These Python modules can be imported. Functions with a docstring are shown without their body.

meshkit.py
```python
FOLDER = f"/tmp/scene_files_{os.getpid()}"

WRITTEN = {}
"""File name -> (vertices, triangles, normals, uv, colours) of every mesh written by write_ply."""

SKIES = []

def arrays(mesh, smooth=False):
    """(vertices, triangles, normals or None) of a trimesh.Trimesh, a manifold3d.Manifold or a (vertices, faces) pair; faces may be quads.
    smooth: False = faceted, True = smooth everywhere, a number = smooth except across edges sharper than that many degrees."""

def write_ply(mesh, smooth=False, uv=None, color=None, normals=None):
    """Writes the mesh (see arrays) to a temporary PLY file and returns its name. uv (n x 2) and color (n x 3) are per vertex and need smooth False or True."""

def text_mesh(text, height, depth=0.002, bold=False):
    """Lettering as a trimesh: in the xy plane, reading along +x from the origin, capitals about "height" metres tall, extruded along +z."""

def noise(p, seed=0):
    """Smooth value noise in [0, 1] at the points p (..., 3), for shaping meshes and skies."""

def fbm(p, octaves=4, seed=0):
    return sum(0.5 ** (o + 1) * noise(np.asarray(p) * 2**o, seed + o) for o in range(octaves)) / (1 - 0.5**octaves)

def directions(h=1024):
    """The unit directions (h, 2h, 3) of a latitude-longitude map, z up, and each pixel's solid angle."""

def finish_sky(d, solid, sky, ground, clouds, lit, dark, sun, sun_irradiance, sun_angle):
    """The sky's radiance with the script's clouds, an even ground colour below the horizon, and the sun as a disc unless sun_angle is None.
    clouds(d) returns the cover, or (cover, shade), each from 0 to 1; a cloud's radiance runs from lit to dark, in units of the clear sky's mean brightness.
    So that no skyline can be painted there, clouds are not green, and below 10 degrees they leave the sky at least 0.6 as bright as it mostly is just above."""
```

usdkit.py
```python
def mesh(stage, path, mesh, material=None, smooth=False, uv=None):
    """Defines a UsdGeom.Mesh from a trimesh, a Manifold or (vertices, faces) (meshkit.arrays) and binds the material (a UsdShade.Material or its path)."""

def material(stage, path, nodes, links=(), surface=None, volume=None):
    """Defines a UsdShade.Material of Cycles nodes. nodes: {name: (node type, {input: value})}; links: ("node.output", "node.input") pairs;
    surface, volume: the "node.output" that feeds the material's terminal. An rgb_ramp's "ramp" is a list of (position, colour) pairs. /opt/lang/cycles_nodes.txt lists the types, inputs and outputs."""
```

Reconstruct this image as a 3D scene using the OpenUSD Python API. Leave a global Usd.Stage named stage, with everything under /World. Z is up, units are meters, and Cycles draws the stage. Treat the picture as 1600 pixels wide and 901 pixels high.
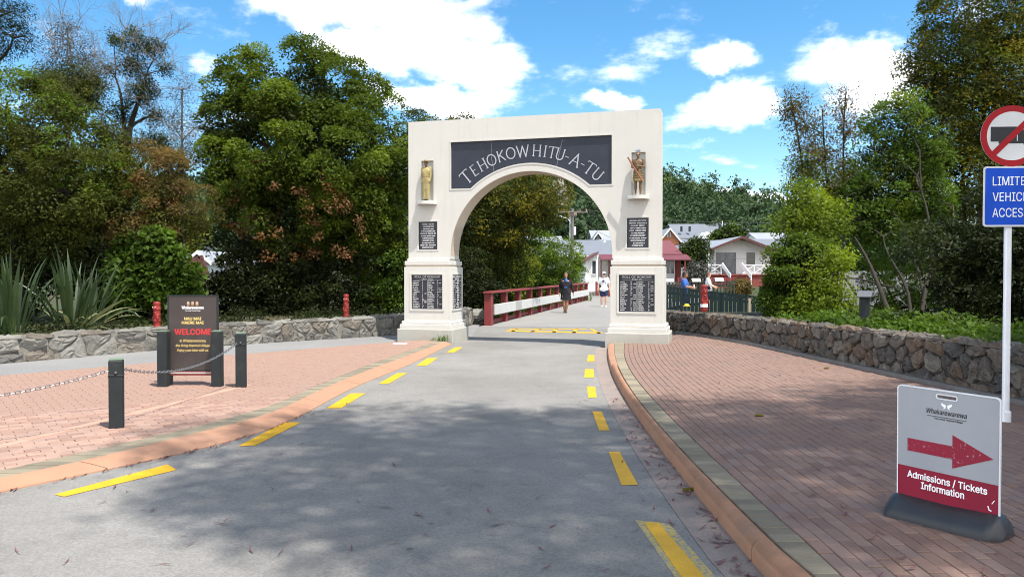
import math, random
import numpy as np, trimesh, shapely
import manifold3d as m3
from shapely.geometry import Polygon, LineString, Point, MultiPoint, box as sbox
from shapely import affinity
from shapely.ops import unary_union, voronoi_diagram
import usdkit, meshkit
from pxr import Usd, UsdGeom, UsdLux, UsdShade, Gf, Sdf, Vt

# light, exposure, clouds (u, v, half width, half height, weight as they stand in the sky) and the crowns that shade the foreground
EXPO, SUNI, SKYS = 1.0, 1.06, 0.145
CLOUDCOL = (8.0, 8.0, 8.1)
CLOUDS = [(455, 28, 80, 34, .85), (590, 8, 170, 34, .9), (700, 45, 80, 34, .8), (600, 78, 130, 28, .8), (745, 98, 84, 30, .8), (690, 158, 115, 26, .75), (770, 130, 60, 16, .5), (165, -10, 55, 20, .7), (305, 105, 30, 24, .5), (1130, 121, 50, 18, .8), (1120, 176, 70, 28, .85), (955, 158, 46, 16, .7), (1365, 105, 92, 42, .9), (1290, 135, 46, 22, .55), (1165, 250, 50, 8, .35), (1200, 298, 90, 11, .85), (1540, 5, 40, 26, .75), (1090, 222, 36, 10, .35)]
SHADE_BLOBS = [((7.4, 2.4, 16.0), (3.2, 1.7, 1.6)), ((5.0, 2.7, 16.2), (2.0, 1.6, 1.3)), ((3.5, 2.3, 16.3), (1.9, 1.4, 1.2)), ((3.9, 1.0, 16.0), (1.6, 1.1, 1.0)), ((9.6, 2.9, 15.6), (2.6, 2.2, 1.7)), ((8.2, 1.0, 15.0), (2.6, 1.5, 1.5)), ((5.6, .8, 15.4), (1.8, 1.2, 1.2)), ((10.6, 4.2, 15.0), (2.2, 2.0, 1.6)), ((10.0, .0, 16.0), (2.6, 1.9, 1.5)), ((7.4, -.8, 16.0), (2.0, 1.2, 1.3)), ((9.6, -1.8, 15.6), (2.0, 1.3, 1.3)), ((4.6, -.3, 16.2), (1.5, 1.0, 1.0)), ((5.6, -1.2, 16.0), (1.7, .9, 1.0)), ((6.6, -2.0, 15.8), (1.4, .8, .9)), ((3.4, .4, 16.0), (1.0, .7, .8))]
SHADE_B2 = [((11.4, 3.6, 13.6), (2.4, 2.2, 1.6)), ((12.0, 5.4, 13.0), (2.4, 2.0, 1.6)), ((11.0, 1.6, 13.0), (2.2, 1.6, 1.4)), ((12.4, 3.2, 14.0), (2.4, 2.2, 1.6))]
SHADE_N, SHADE_N2 = 74000, 24000
HAZE = 0.0

stage = Usd.Stage.CreateInMemory()
UsdGeom.SetStageUpAxis(stage, 'Z'); UsdGeom.SetStageMetersPerUnit(stage, 1.0)
UsdGeom.Xform.Define(stage, '/World')

# ------------------------------------------------------------------ camera, sky, sun, exposure
PITCH, CAMZ, FPX = math.radians(1.12), 1.6, 1200.0
cam = UsdGeom.Camera.Define(stage, '/World/camera')
cam.CreateHorizontalApertureAttr(36.0); cam.CreateFocalLengthAttr(27.0)
cam.CreateFStopAttr(0.0); cam.CreateExposureAttr(EXPO)
cam.AddTranslateOp().Set((0, 0, CAMZ)); cam.AddRotateXOp().Set(90 - math.degrees(PITCH))

EL, AZ = math.radians(66), math.radians(135)
SUN = np.array([math.cos(EL) * math.sin(AZ), math.cos(EL) * math.cos(AZ), math.sin(EL)])
sun = UsdLux.DistantLight.Define(stage, '/World/sun')
sun.CreateIntensityAttr(SUNI); sun.CreateAngleAttr(0.55); sun.CreateColorAttr((1, .95, .87)); sun.CreateNormalizeAttr(True)
_x = np.cross([0, 0, 1], SUN); _x /= np.linalg.norm(_x); _y = np.cross(SUN, _x)
sun.AddTransformOp().Set(Gf.Matrix4d(*map(float, (*_x, 0, *_y, 0, *SUN, 0, 0, 0, 0, 1))))


def sky_material():
    n = {'sky': ('sky_texture', dict(sky_type='single_scattering', sun_disc=False, sun_elevation=EL, sun_rotation=AZ, altitude=300., air_density=1.0, aerosol_density=0.25, ozone_density=2.0)),
         'hs': ('hsv', dict(hue=.492, saturation=1.3, value=.76)),
         'tc': ('texture_coordinate', {}), 'sep': ('separate_xyz', {}),
         'za': ('math', dict(math_type='maximum', value2=.0)), 'zb': ('math', dict(math_type='add', value2=.22)),
         'dx': ('math', dict(math_type='divide')), 'dy': ('math', dict(math_type='divide')),
         'cx': ('combine_xyz', dict(z=0.3)),
         'n1': ('noise_texture', dict(scale=1.7, detail=7., roughness=.56, distortion=.25)),
         'n2': ('noise_texture', dict(scale=4.2, detail=8., roughness=.62)),
         'nn': ('noise_texture', dict(scale=5.0, detail=6., roughness=.6)),
         'nsub': ('vector_math', dict(math_type='subtract', vector2=(.5, .5, .5))),
         'nsc': ('vector_math', dict(math_type='scale', scale=.13)),
         'wd': ('vector_math', dict(math_type='add'))}
    l = [('sky.color', 'hs.color'), ('tc.generated', 'sep.vector'), ('sep.z', 'za.value1'), ('za.value', 'zb.value1'),
         ('sep.x', 'dx.value1'), ('zb.value', 'dx.value2'), ('sep.y', 'dy.value1'), ('zb.value', 'dy.value2'),
         ('dx.value', 'cx.x'), ('dy.value', 'cx.y'), ('cx.vector', 'n1.vector'), ('cx.vector', 'n2.vector'),
         ('tc.generated', 'nn.vector'), ('nn.color', 'nsub.vector1'), ('nsub.vector', 'nsc.vector1'),
         ('nsc.vector', 'wd.vector2'), ('tc.generated', 'wd.vector1')]
    prev = None
    # cumulus banks: direction (as seen from the road), half width, half height, weight
    for i, (u, v, a, b, w) in enumerate(CLOUDS):
        d = np.array([(u - 800) / 1200, 1.0, (427 - v) / 1200]); d /= np.linalg.norm(d)
        n[f's{i}'] = ('vector_math', dict(math_type='subtract', vector2=tuple(d)))
        n[f'm{i}'] = ('vector_math', dict(math_type='multiply', vector2=(1200 / a, 1200 / max(a, b), 1200 / b)))
        n[f'l{i}'] = ('vector_math', dict(math_type='length'))
        n[f'r{i}'] = ('map_range', dict(range_type='smoothstep', from_min=1.45, from_max=.35, to_min=0., to_max=w, clamp=True))
        l += [('wd.vector', f's{i}.vector1'), (f's{i}.vector', f'm{i}.vector1'), (f'm{i}.vector', f'l{i}.vector1'), (f'l{i}.value', f'r{i}.value')]
        if prev is None:
            prev = f'r{i}.result'
        else:
            n[f'x{i}'] = ('math', dict(math_type='maximum')); l += [(prev, f'x{i}.value1'), (f'r{i}.result', f'x{i}.value2')]; prev = f'x{i}.value'
    n.update({'fa': ('math', dict(math_type='multiply_add', value2=2.1, value3=-1.0)),
              'fb': ('math', dict(math_type='add')),
              'mask': ('map_range', dict(range_type='smoothstep', from_min=.12, from_max=.95, to_min=0., to_max=1., clamp=True)),
              # everywhere else: scattered cumulus of the same kind
              'bk': ('map_range', dict(range_type='smoothstep', from_min=.20, from_max=-.25, to_min=0., to_max=1., clamp=True)),
              'cm': ('map_range', dict(range_type='smoothstep', from_min=.37, from_max=.53, to_min=0., to_max=1., clamp=True)),
              'bm': ('math', dict(math_type='multiply')), 'tot': ('math', dict(math_type='maximum', use_clamp=True)),
              'shade': ('map_range', dict(from_min=.3, from_max=.7, to_min=.82, to_max=1.06, clamp=True)),
              'cc': ('vector_math', dict(math_type='scale', vector1=CLOUDCOL)),
              'mix': ('mix', {}), 'bg': ('background_shader', dict(strength=SKYS))})
    l += [('n2.fac', 'fa.value1'), ('fa.value', 'fb.value1'), (prev, 'fb.value2'), ('fb.value', 'mask.value'),
          ('sep.y', 'bk.value'), ('n1.fac', 'cm.value'), ('bk.result', 'bm.value1'), ('cm.result', 'bm.value2'),
          ('mask.result', 'tot.value1'), ('bm.value', 'tot.value2'), ('tot.value', 'mix.fac'), ('n2.fac', 'shade.value'),
          ('shade.result', 'cc.scale'), ('hs.color', 'mix.color1'), ('cc.vector', 'mix.color2'), ('mix.color', 'bg.color')]
    return usdkit.material(stage, '/World/Looks/sky', n, l, surface='bg.background')


dome = UsdLux.DomeLight.Define(stage, '/World/sky')
UsdShade.MaterialBindingAPI.Apply(dome.GetPrim()).Bind(sky_material())
dome.GetPrim().SetCustomDataByKey('kind', 'structure')


# ------------------------------------------------------------------ helpers
def P(u, v, Y):
    """the point at depth Y on the photograph's line of sight (u, v)"""
    a, b = (u - 800) / FPX, (450.5 - v) / FPX
    d = np.array([a, math.cos(PITCH) + b * math.sin(PITCH), -math.sin(PITCH) + b * math.cos(PITCH)])
    return np.array([0, 0, CAMZ]) + d * (Y / d[1])


def G(u, v, z=0.0):
    """the point of the ground plane z on that line of sight"""
    a, b = (u - 800) / FPX, (450.5 - v) / FPX
    d = np.array([a, math.cos(PITCH) + b * math.sin(PITCH), -math.sin(PITCH) + b * math.cos(PITCH)])
    return np.array([0, 0, CAMZ]) + d * ((z - CAMZ) / d[2])


_used = {}


def numbered(path):
    k = _used.get(path, -1) + 1
    _used[path] = k
    return path if k == 0 else f'{path}_{k:03d}'


def RZ(deg):
    return trimesh.transformations.rotation_matrix(math.radians(deg), [0, 0, 1])


class Node:
    def __init__(s, path, loc=(0, 0, 0), rz=0.0):
        s.path, s.loc, s.rz = path, np.asarray(loc, float), rz
        s.prim = stage.GetPrimAtPath(path)

    def tag(s, label=None, cat=None, group=None, kind=None):
        for k, v in (('label', label), ('category', cat), ('group', group), ('kind', kind)):
            if v:
                s.prim.SetCustomDataByKey(k, v)
        return s

    def part(s, name, mesh, m, smooth=False, w=True, label=None, kind=None):
        """w: the mesh is given in world coordinates"""
        if isinstance(mesh, list):
            mesh = cat(mesh)
        v, f = (mesh.vertices, mesh.faces) if hasattr(mesh, 'vertices') else mesh
        v = np.asarray(v, float)
        if w and (np.any(s.loc) or s.rz):
            c, q = math.cos(-math.radians(s.rz)), math.sin(-math.radians(s.rz))
            v = v - s.loc
            v = np.stack([v[:, 0] * c - v[:, 1] * q, v[:, 0] * q + v[:, 1] * c, v[:, 2]], 1)
        p = numbered(s.path + '/' + name)
        usdkit.mesh(stage, p, (v, np.asarray(f)), m, smooth=smooth)
        return Node(p, s.loc, s.rz).tag(label, kind=kind)


def thing(name, label, cat, loc=(0, 0, 0), rz=0.0, group=None, kind=None):
    p = numbered('/World/' + name)
    x = UsdGeom.Xform.Define(stage, p)
    if np.any(np.asarray(loc)):
        x.AddTranslateOp().Set(tuple(map(float, loc)))
    if rz:
        x.AddRotateZOp().Set(float(rz))
    return Node(p, loc, rz).tag(label, cat, group, kind)


def solo(name, mesh, m, label, cat=None, smooth=False, group=None, kind=None):
    if isinstance(mesh, list):
        mesh = globals()['cat'](mesh)
    v, f = (mesh.vertices, mesh.faces) if hasattr(mesh, 'vertices') else mesh
    p = numbered('/World/' + name)
    usdkit.mesh(stage, p, (np.asarray(v), np.asarray(f)), m, smooth=smooth)
    return Node(p).tag(label, cat, group, kind)


def cat(ms):
    vs, fs, n = [], [], 0
    for m in ms:
        v, f = (m.vertices, m.faces) if hasattr(m, 'vertices') else m
        v, f = np.asarray(v, float), np.asarray(f, int)
        if f.shape[1] == 4:
            f = np.vstack([f[:, [0, 1, 2]], f[:, [0, 2, 3]]])
        vs.append(v); fs.append(f + n); n += len(v)
    return np.vstack(vs), np.vstack(fs)


def tf(m, M):
    v, f = (m.vertices, m.faces) if hasattr(m, 'vertices') else m
    v = np.asarray(v, float)
    return v @ M[:3, :3].T + M[:3, 3], np.asarray(f)


def at(m, x=0, y=0, z=0, rz=0):
    M = RZ(rz); M[:3, 3] = (x, y, z)
    return tf(m, M)


def bx(x0, x1, y0, y1, z0, z1, ch=0.0):
    """a box, with its edges cut by ch"""
    if ch <= 0:
        m = trimesh.creation.box((x1 - x0, y1 - y0, z1 - z0)); m.apply_translation(((x0 + x1) / 2, (y0 + y1) / 2, (z0 + z1) / 2))
        return np.array(m.vertices), np.array(m.faces)
    pts = []
    for a in (x0, x1):
        for b in (y0, y1):
            for c in (z0, z1):
                sa, sb, sc = (1 if a == x0 else -1), (1 if b == y0 else -1), (1 if c == z0 else -1)
                pts += [(a, b + sb * ch, c + sc * ch), (a + sa * ch, b, c + sc * ch), (a + sa * ch, b + sb * ch, c)]
    h = trimesh.convex.convex_hull(np.array(pts))
    return np.array(h.vertices), np.array(h.faces)


def bar(p, q, w, h, up=(0, 0, 1), ch=0.0):
    """a rectangular bar from p to q, w wide (sideways) and h high"""
    p, q = np.asarray(p, float), np.asarray(q, float)
    L = np.linalg.norm(q - p); d = (q - p) / L
    s = np.cross(d, up); n = np.linalg.norm(s)
    s = np.array([1., 0, 0]) if n < 1e-6 else s / n
    t = np.cross(s, d)
    v, f = bx(0, L, -w / 2, w / 2, -h / 2, h / 2, ch)
    return p + v[:, :1] * d + v[:, 1:2] * s + v[:, 2:] * t, f


def tube(pts, rad, n=8, cap=True):
    pts = np.asarray(pts, float); rad = np.broadcast_to(rad, (len(pts),)).astype(float)
    t = np.gradient(pts, axis=0); t /= np.linalg.norm(t, axis=1, keepdims=True) + 1e-12
    ref = np.array([0, 0, 1.0]) if abs(t[:, 2]).mean() < .8 else np.array([1.0, 0, 0])
    a = np.cross(t, ref); a /= np.linalg.norm(a, axis=1, keepdims=True) + 1e-12
    b = np.cross(t, a); an = np.arange(n) * 2 * np.pi / n
    v = pts[:, None] + rad[:, None, None] * (np.cos(an)[None, :, None] * a[:, None] + np.sin(an)[None, :, None] * b[:, None])
    i, j = np.meshgrid(np.arange(len(pts) - 1), np.arange(n), indexing='ij')
    q = np.stack([i * n + j, i * n + (j + 1) % n, (i + 1) * n + (j + 1) % n, (i + 1) * n + j], -1).reshape(-1, 4)
    f = np.vstack([q[:, [0, 2, 1]], q[:, [0, 3, 2]]]); v = v.reshape(-1, 3)
    if cap:
        k = len(v); v = np.vstack([v, pts[:1], pts[-1:]]); j = np.arange(n)
        f = np.vstack([f, np.stack([np.full(n, k), j, (j + 1) % n], 1), np.stack([np.full(n, k + 1), (len(pts) - 1) * n + (j + 1) % n, (len(pts) - 1) * n + j], 1)])
    return v, f


def prism(poly, z0, z1):
    """extrudes a polygon (or several) along z"""
    out = []
    for g in getattr(poly, 'geoms', [poly]):
        if g.geom_type == 'Polygon' and g.area > 1e-7:
            m = trimesh.creation.extrude_polygon(g, z1 - z0, engine='earcut'); m.apply_translation((0, 0, z0)); out.append(m)
    return cat(out)


def sheet(poly, z):
    v, f = trimesh.creation.triangulate_polygon(poly, engine='earcut')
    v, f = np.asarray(v), np.asarray(f)
    v3 = np.column_stack([v, np.full(len(v), z)])
    n = np.cross(v3[f[:, 1]] - v3[f[:, 0]], v3[f[:, 2]] - v3[f[:, 0]])[:, 2]
    f = f.copy(); f[n < 0] = f[n < 0][:, ::-1]
    return v3, f


def lathe(prof, n=24, c=(0, 0, 0)):
    m = trimesh.creation.revolve(np.array(prof), sections=n); m.apply_translation(c)
    return np.array(m.vertices), np.array(m.faces)


def upright(M2, origin, ang):
    """maps a mesh in the xy plane (z = towards the viewer) onto a vertical wall: x along the wall, y up, z out"""
    v, f = (M2.vertices, M2.faces) if hasattr(M2, 'vertices') else M2
    d = np.array([math.cos(ang), math.sin(ang), 0]); nrm = np.array([d[1], -d[0], 0])
    v = np.asarray(v, float)
    return np.asarray(origin) + v[:, :1] * d + v[:, 1:2] * np.array([0, 0, 1.]) + v[:, 2:] * nrm, f


def text(s, h, depth=.002, bold=False, center=True, shear=0.0, wide=1.0):
    m = meshkit.text_mesh(s, h, depth, bold); v = np.array(m.vertices)
    v[:, 0] = v[:, 0] * wide + v[:, 1] * shear
    if center:
        v[:, 0] -= (v[:, 0].min() + v[:, 0].max()) / 2
    return v, np.array(m.faces)


# ------------------------------------------------------------------ materials
def MAT(name, c1, c2=None, scale=6.0, detail=5.0, rough=.75, spec=.3, bump=0.0, bscale=40.0, bdist=.01, metal=0.0, island=0.0, obj=0.0, stain=None, grain=0.0, coat=0.0, gscale=160.):
    c1 = np.array(c1, float); c2 = c1 * 1.0 if c2 is None else np.array(c2, float)
    n = {'g': ('geometry', {}), 'nz': ('noise_texture', dict(scale=scale, detail=detail, roughness=.6)),
         'mr': ('map_range', dict(from_min=.3, from_max=.7, to_min=0., to_max=1., clamp=True)),
         'mx': ('mix', dict(color1=tuple(c1), color2=tuple(c2))),
         'p': ('principled_bsdf', dict(roughness=rough, specular_ior_level=spec, metallic=metal, coat_weight=coat))}
    l = [('g.position', 'nz.vector'), ('nz.fac', 'mr.value'), ('mr.result', 'mx.fac')]
    out = 'mx.color'
    if island or obj:
        n['oi'] = ('object_info', {}); n['hv'] = ('hsv', {})
        n['rs'] = ('map_range', dict(from_min=0., from_max=1., to_min=1 - (island or obj), to_max=1 + (island or obj)))
        l += [('g.random_per_island' if island else 'oi.random', 'rs.value'), ('rs.result', 'hv.value'), (out, 'hv.color')]
        out = 'hv.color'
    if grain:
        n['gr'] = ('noise_texture', dict(scale=gscale, detail=3.)); n['gm'] = ('map_range', dict(from_min=.3, from_max=.7, to_min=1 - grain, to_max=1 + grain))
        n['gv'] = ('hsv', {}); l += [('g.position', 'gr.vector'), ('gr.fac', 'gm.value'), ('gm.result', 'gv.value'), (out, 'gv.color')]; out = 'gv.color'
    if stain:
        col, sc, lo, hi, amt = stain
        n['sn'] = ('noise_texture', dict(scale=sc, detail=6., roughness=.65)); n['sm'] = ('map_range', dict(from_min=lo, from_max=hi, to_min=0., to_max=amt, clamp=True))
        n['sx'] = ('mix', dict(color2=tuple(col))); l += [('g.position', 'sn.vector'), ('sn.fac', 'sm.value'), ('sm.result', 'sx.fac'), (out, 'sx.color1')]; out = 'sx.color'
    l.append((out, 'p.base_color'))
    if bump:
        n['bn'] = ('noise_texture', dict(scale=bscale, detail=5., roughness=.6)); n['bp'] = ('bump', dict(strength=bump, distance=bdist))
        l += [('g.position', 'bn.vector'), ('bn.fac', 'bp.height'), ('bp.normal', 'p.normal')]
    return usdkit.material(stage, f'/World/Looks/{name}', n, l, surface='p.BSDF')


def LEAF(name, cols, rough=.45, spec=.35, trans=.3, vary=.35, scale=.9):
    k = len(cols)
    n = {'g': ('geometry', {}), 'rp': ('rgb_ramp', dict(ramp=[(i / max(1, k - 1), c) for i, c in enumerate(cols)])),
         'nz': ('noise_texture', dict(scale=scale, detail=3.)), 'mr': ('map_range', dict(from_min=.3, from_max=.7, to_min=-vary, to_max=vary)),
         'ad': ('math', dict(math_type='add', use_clamp=True)),
         'p': ('principled_bsdf', dict(roughness=rough, specular_ior_level=spec)), 't': ('translucent_bsdf', {}),
         'hv': ('hsv', dict(saturation=1.1, value=1.25)), 'mx': ('mix_closure', dict(fac=trans))}
    l = [('g.position', 'nz.vector'), ('nz.fac', 'mr.value'), ('g.random_per_island', 'ad.value1'), ('mr.result', 'ad.value2'), ('ad.value', 'rp.fac'),
         ('rp.color', 'p.base_color'), ('rp.color', 'hv.color'), ('hv.color', 't.color'), ('p.BSDF', 'mx.closure1'), ('t.BSDF', 'mx.closure2')]
    return usdkit.material(stage, f'/World/Looks/{name}', n, l, surface='mx.closure')


def GLASS(name, tint=(.5, .55, .6)):
    n = {'f': ('fresnel', dict(IOR=1.5)), 'fm': ('math', dict(math_type='multiply_add', value2=.9, value3=.08, use_clamp=True)), 't': ('transparent_bsdf', dict(color=tint)),
         'gl': ('glossy_bsdf', dict(color=(.9, .95, 1), roughness=.03)), 'm': ('mix_closure', {})}
    return usdkit.material(stage, f'/World/Looks/{name}', n, [('f.fac', 'fm.value1'), ('fm.value', 'm.fac'), ('t.BSDF', 'm.closure1'), ('gl.BSDF', 'm.closure2')], surface='m.closure')

# ------------------------------------------------------------------ setting: ground, road, kerbs, paving
ZL, ZR = .07, .11          # level of the left and right paving above the road
K = lambda pts, z: np.array([G(u, v, z)[:2] for u, v in pts])
kerbL_out = K([(0, 770), (189, 728), (400, 680), (480, 642), (560, 603), (613, 581), (666, 557), (708, 537)], 0)
kerbL_in = K([(0, 745), (151, 715), (265, 684), (400, 653), (480, 617), (560, 584), (613, 564), (666, 544), (695, 532)], ZL)
tanL_in = K([(0, 734), (151, 702.5), (265, 673), (400, 641.5), (480, 608), (560, 575), (613, 556.5), (666, 538), (686, 531)], ZL)
kerbR_out = K([(950.5, 544), (950, 565), (955, 581), (970, 610.5), (1002, 658.5), (1034, 704), (1072, 757), (1137.5, 835), (1199, 901)], 0)
kerbR_in = K([(960, 542.6), (962.5, 570.6), (986, 602.6), (1026, 656), (1066, 706), (1117, 758), (1137.5, 779), (1194, 828), (1250, 878.6)], ZR)
tanR_in = K([(976, 542.6), (978, 568), (1003, 600), (1041, 642.5), (1090, 693), (1154, 757), (1216, 804), (1250, 836)], ZR)
gutR = K([(930.5, 546), (931, 581), (944, 613), (965, 658.5), (997, 712), (1024, 757), (1053, 807), (1098, 857.5), (1132, 900)], 0)


def curve(pts, lo=None, hi=None, n=60):
    """x as a smooth function of y through the points, extended straight beyond their ends"""
    from scipy.interpolate import UnivariateSpline
    p = pts[np.argsort(pts[:, 1])]
    lo = p[0, 1] if lo is None else lo; hi = p[-1, 1] if hi is None else hi
    sp = UnivariateSpline(p[:, 1], p[:, 0], k=3, s=len(p) * .0006)
    y = np.linspace(lo, hi, n); x = sp(np.clip(y, p[0, 1], p[-1, 1]))
    s0 = (p[1, 0] - p[0, 0]) / (p[1, 1] - p[0, 1]); s1 = (p[-1, 0] - p[-2, 0]) / (p[-1, 1] - p[-2, 1])
    x = np.where(y < p[0, 1], p[0, 0] + s0 * (y - p[0, 1]), np.where(y > p[-1, 1], p[-1, 0] + s1 * (y - p[-1, 1]), x))
    return np.column_stack([x, y])


kLo, kLi, tLi = curve(kerbL_out, 4.6, 17.5), curve(kerbL_in, 4.9, 17.5), curve(tanL_in, 5.0, 17.6)
YN = 1.5
kRo, kRi, tRi, gR = curve(kerbR_out, YN, 16.6), curve(kerbR_in, YN, 16.7), curve(tanR_in, YN, 16.7), curve(gutR, YN, 16.4)
wallL = np.array([(-14.5, 9.8), (-11.4, 11.3), (-8.75, 13.15), (-7.3, 15.2), (-5.9, 16.7), (-4.5, 17.9), (-2.76, 19.5), (-1.75, 21.6), (-1.25, 23.9)])
wallR = np.array([(4.05, 21.0), (4.2, 19.4), (4.95, 16.7), (5.33, 13.9), (5.62, 11.3), (5.85, 9.2), (6.05, 7.2), (6.3, 4.5), (6.5, 1.5)])
pathL = np.array([(-14.8, 6.6), (-10.5, 9.6), (-7.7, 11.5), (-6.1, 13.25), (-5.4, 14.3), (-2.8, 17.0), (-2.2, 17.6)])   # edge between brick paving and the asphalt path


def spline(pts, n):
    from scipy.interpolate import CubicSpline
    s = np.r_[0, np.cumsum(np.linalg.norm(np.diff(pts, axis=0), axis=1))]
    return CubicSpline(s, pts)(np.linspace(0, s[-1], n))


wallL_c, wallR_c = spline(wallL, 160), spline(wallR, 160)

m_ground = MAT('soil', (.035, .04, .018), (.06, .05, .03), scale=.8, rough=.95, bump=.6, bscale=6, bdist=.05, stain=((.03, .055, .014), .25, .45, .6, .8))
def road_mat(name):
    """chip seal: pale and dark stone chips, worn patches, small dark spots, a few hairline cracks"""
    n = {'g': ('geometry', {}), 'n1': ('noise_texture', dict(scale=.5, detail=6., roughness=.6)), 'r1': ('map_range', dict(from_min=.35, from_max=.65, clamp=True)), 'x1': ('mix', dict(color1=(.158, .151, .140), color2=(.205, .198, .185))),
         'n2': ('noise_texture', dict(scale=3.2, detail=7., roughness=.68)), 'r2': ('map_range', dict(from_min=.50, from_max=.74, to_min=0., to_max=.42, clamp=True)), 'x2': ('mix', dict(color2=(.112, .107, .10))),
         'vc': ('voronoi_texture', dict(scale=85.)), 'hv': ('hsv', {}), 'sp': ('separate_color', {}), 'rv': ('map_range', dict(from_min=0., from_max=1., to_min=.85, to_max=1.16)),
         'vs': ('voronoi_texture', dict(scale=1.7, randomness=1.)), 'rs': ('map_range', dict(from_min=.028, from_max=.045, to_min=.6, to_max=0., clamp=True)), 'x3': ('mix', dict(color2=(.06, .06, .062))),
         'nd': ('noise_texture', dict(scale=1.3, detail=6., roughness=.65)), 'va': ('vector_math', dict(math_type='add')), 'v': ('voronoi_texture', dict(feature='distance_to_edge', scale=.42)), 'rc': ('map_range', dict(from_min=.0, from_max=.004, to_min=.45, to_max=0., clamp=True)), 'nc': ('noise_texture', dict(scale=.33, detail=2.)), 'rn': ('map_range', dict(from_min=.5, from_max=.58, clamp=True)), 'mc': ('math', dict(math_type='multiply')), 'x4': ('mix', dict(color2=(.06, .06, .06))),
         'bn': ('noise_texture', dict(scale=120., detail=4.)), 'bp': ('bump', dict(strength=.2, distance=.003)), 'p': ('principled_bsdf', dict(roughness=.86, specular_ior_level=.25))}
    l = [('g.position', 'n1.vector'), ('n1.fac', 'r1.value'), ('r1.result', 'x1.fac'), ('g.position', 'n2.vector'), ('n2.fac', 'r2.value'), ('r2.result', 'x2.fac'), ('x1.color', 'x2.color1'),
         ('g.position', 'vc.vector'), ('vc.color', 'sp.color'), ('sp.r', 'rv.value'), ('rv.result', 'hv.value'), ('x2.color', 'hv.color'), ('g.position', 'vs.vector'), ('vs.distance', 'rs.value'), ('rs.result', 'x3.fac'), ('hv.color', 'x3.color1'),
         ('g.position', 'nd.vector'), ('g.position', 'va.vector1'), ('nd.color', 'va.vector2'), ('va.vector', 'v.vector'), ('v.distance', 'rc.value'), ('g.position', 'nc.vector'), ('nc.fac', 'rn.value'), ('rc.result', 'mc.value1'), ('rn.result', 'mc.value2'), ('mc.value', 'x4.fac'), ('x3.color', 'x4.color1'), ('x4.color', 'p.base_color'),
         ('g.position', 'bn.vector'), ('bn.fac', 'bp.height'), ('bp.normal', 'p.normal')]
    return usdkit.material(stage, f'/World/Looks/{name}', n, l, surface='p.BSDF')


m_road = road_mat('asphalt')
m_deck = MAT('asphalt_bridge', (.195, .189, .178), (.23, .224, .211), scale=.5, rough=.85, spec=.25, bump=.3, bscale=120, bdist=.004, grain=.25)
m_path = MAT('asphalt_path', (.17, .17, .168), (.205, .203, .20), scale=.7, rough=.85, bump=.3, bscale=150, bdist=.004, grain=.25)
m_yel = MAT('yellow_paint', (.60, .335, .014), (.50, .28, .014), scale=5, rough=.6, stain=((.20, .19, .16), 55., .60, .72, .75), bump=.3, bscale=170, bdist=.003, grain=.12)
m_yel_worn = MAT('worn_yellow_paint', (.45, .33, .07), (.38, .29, .08), scale=7, rough=.7, stain=((.2, .2, .195), 38., .46, .56, .95), bump=.3, bscale=170, bdist=.003)
m_kerb = MAT('kerb_concrete', (.34, .185, .115), (.28, .16, .105), scale=3.5, rough=.85, stain=((.30, .20, .15), 2.6, .55, .75, .5), bump=.35, bscale=80, bdist=.004, grain=.12)
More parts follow.
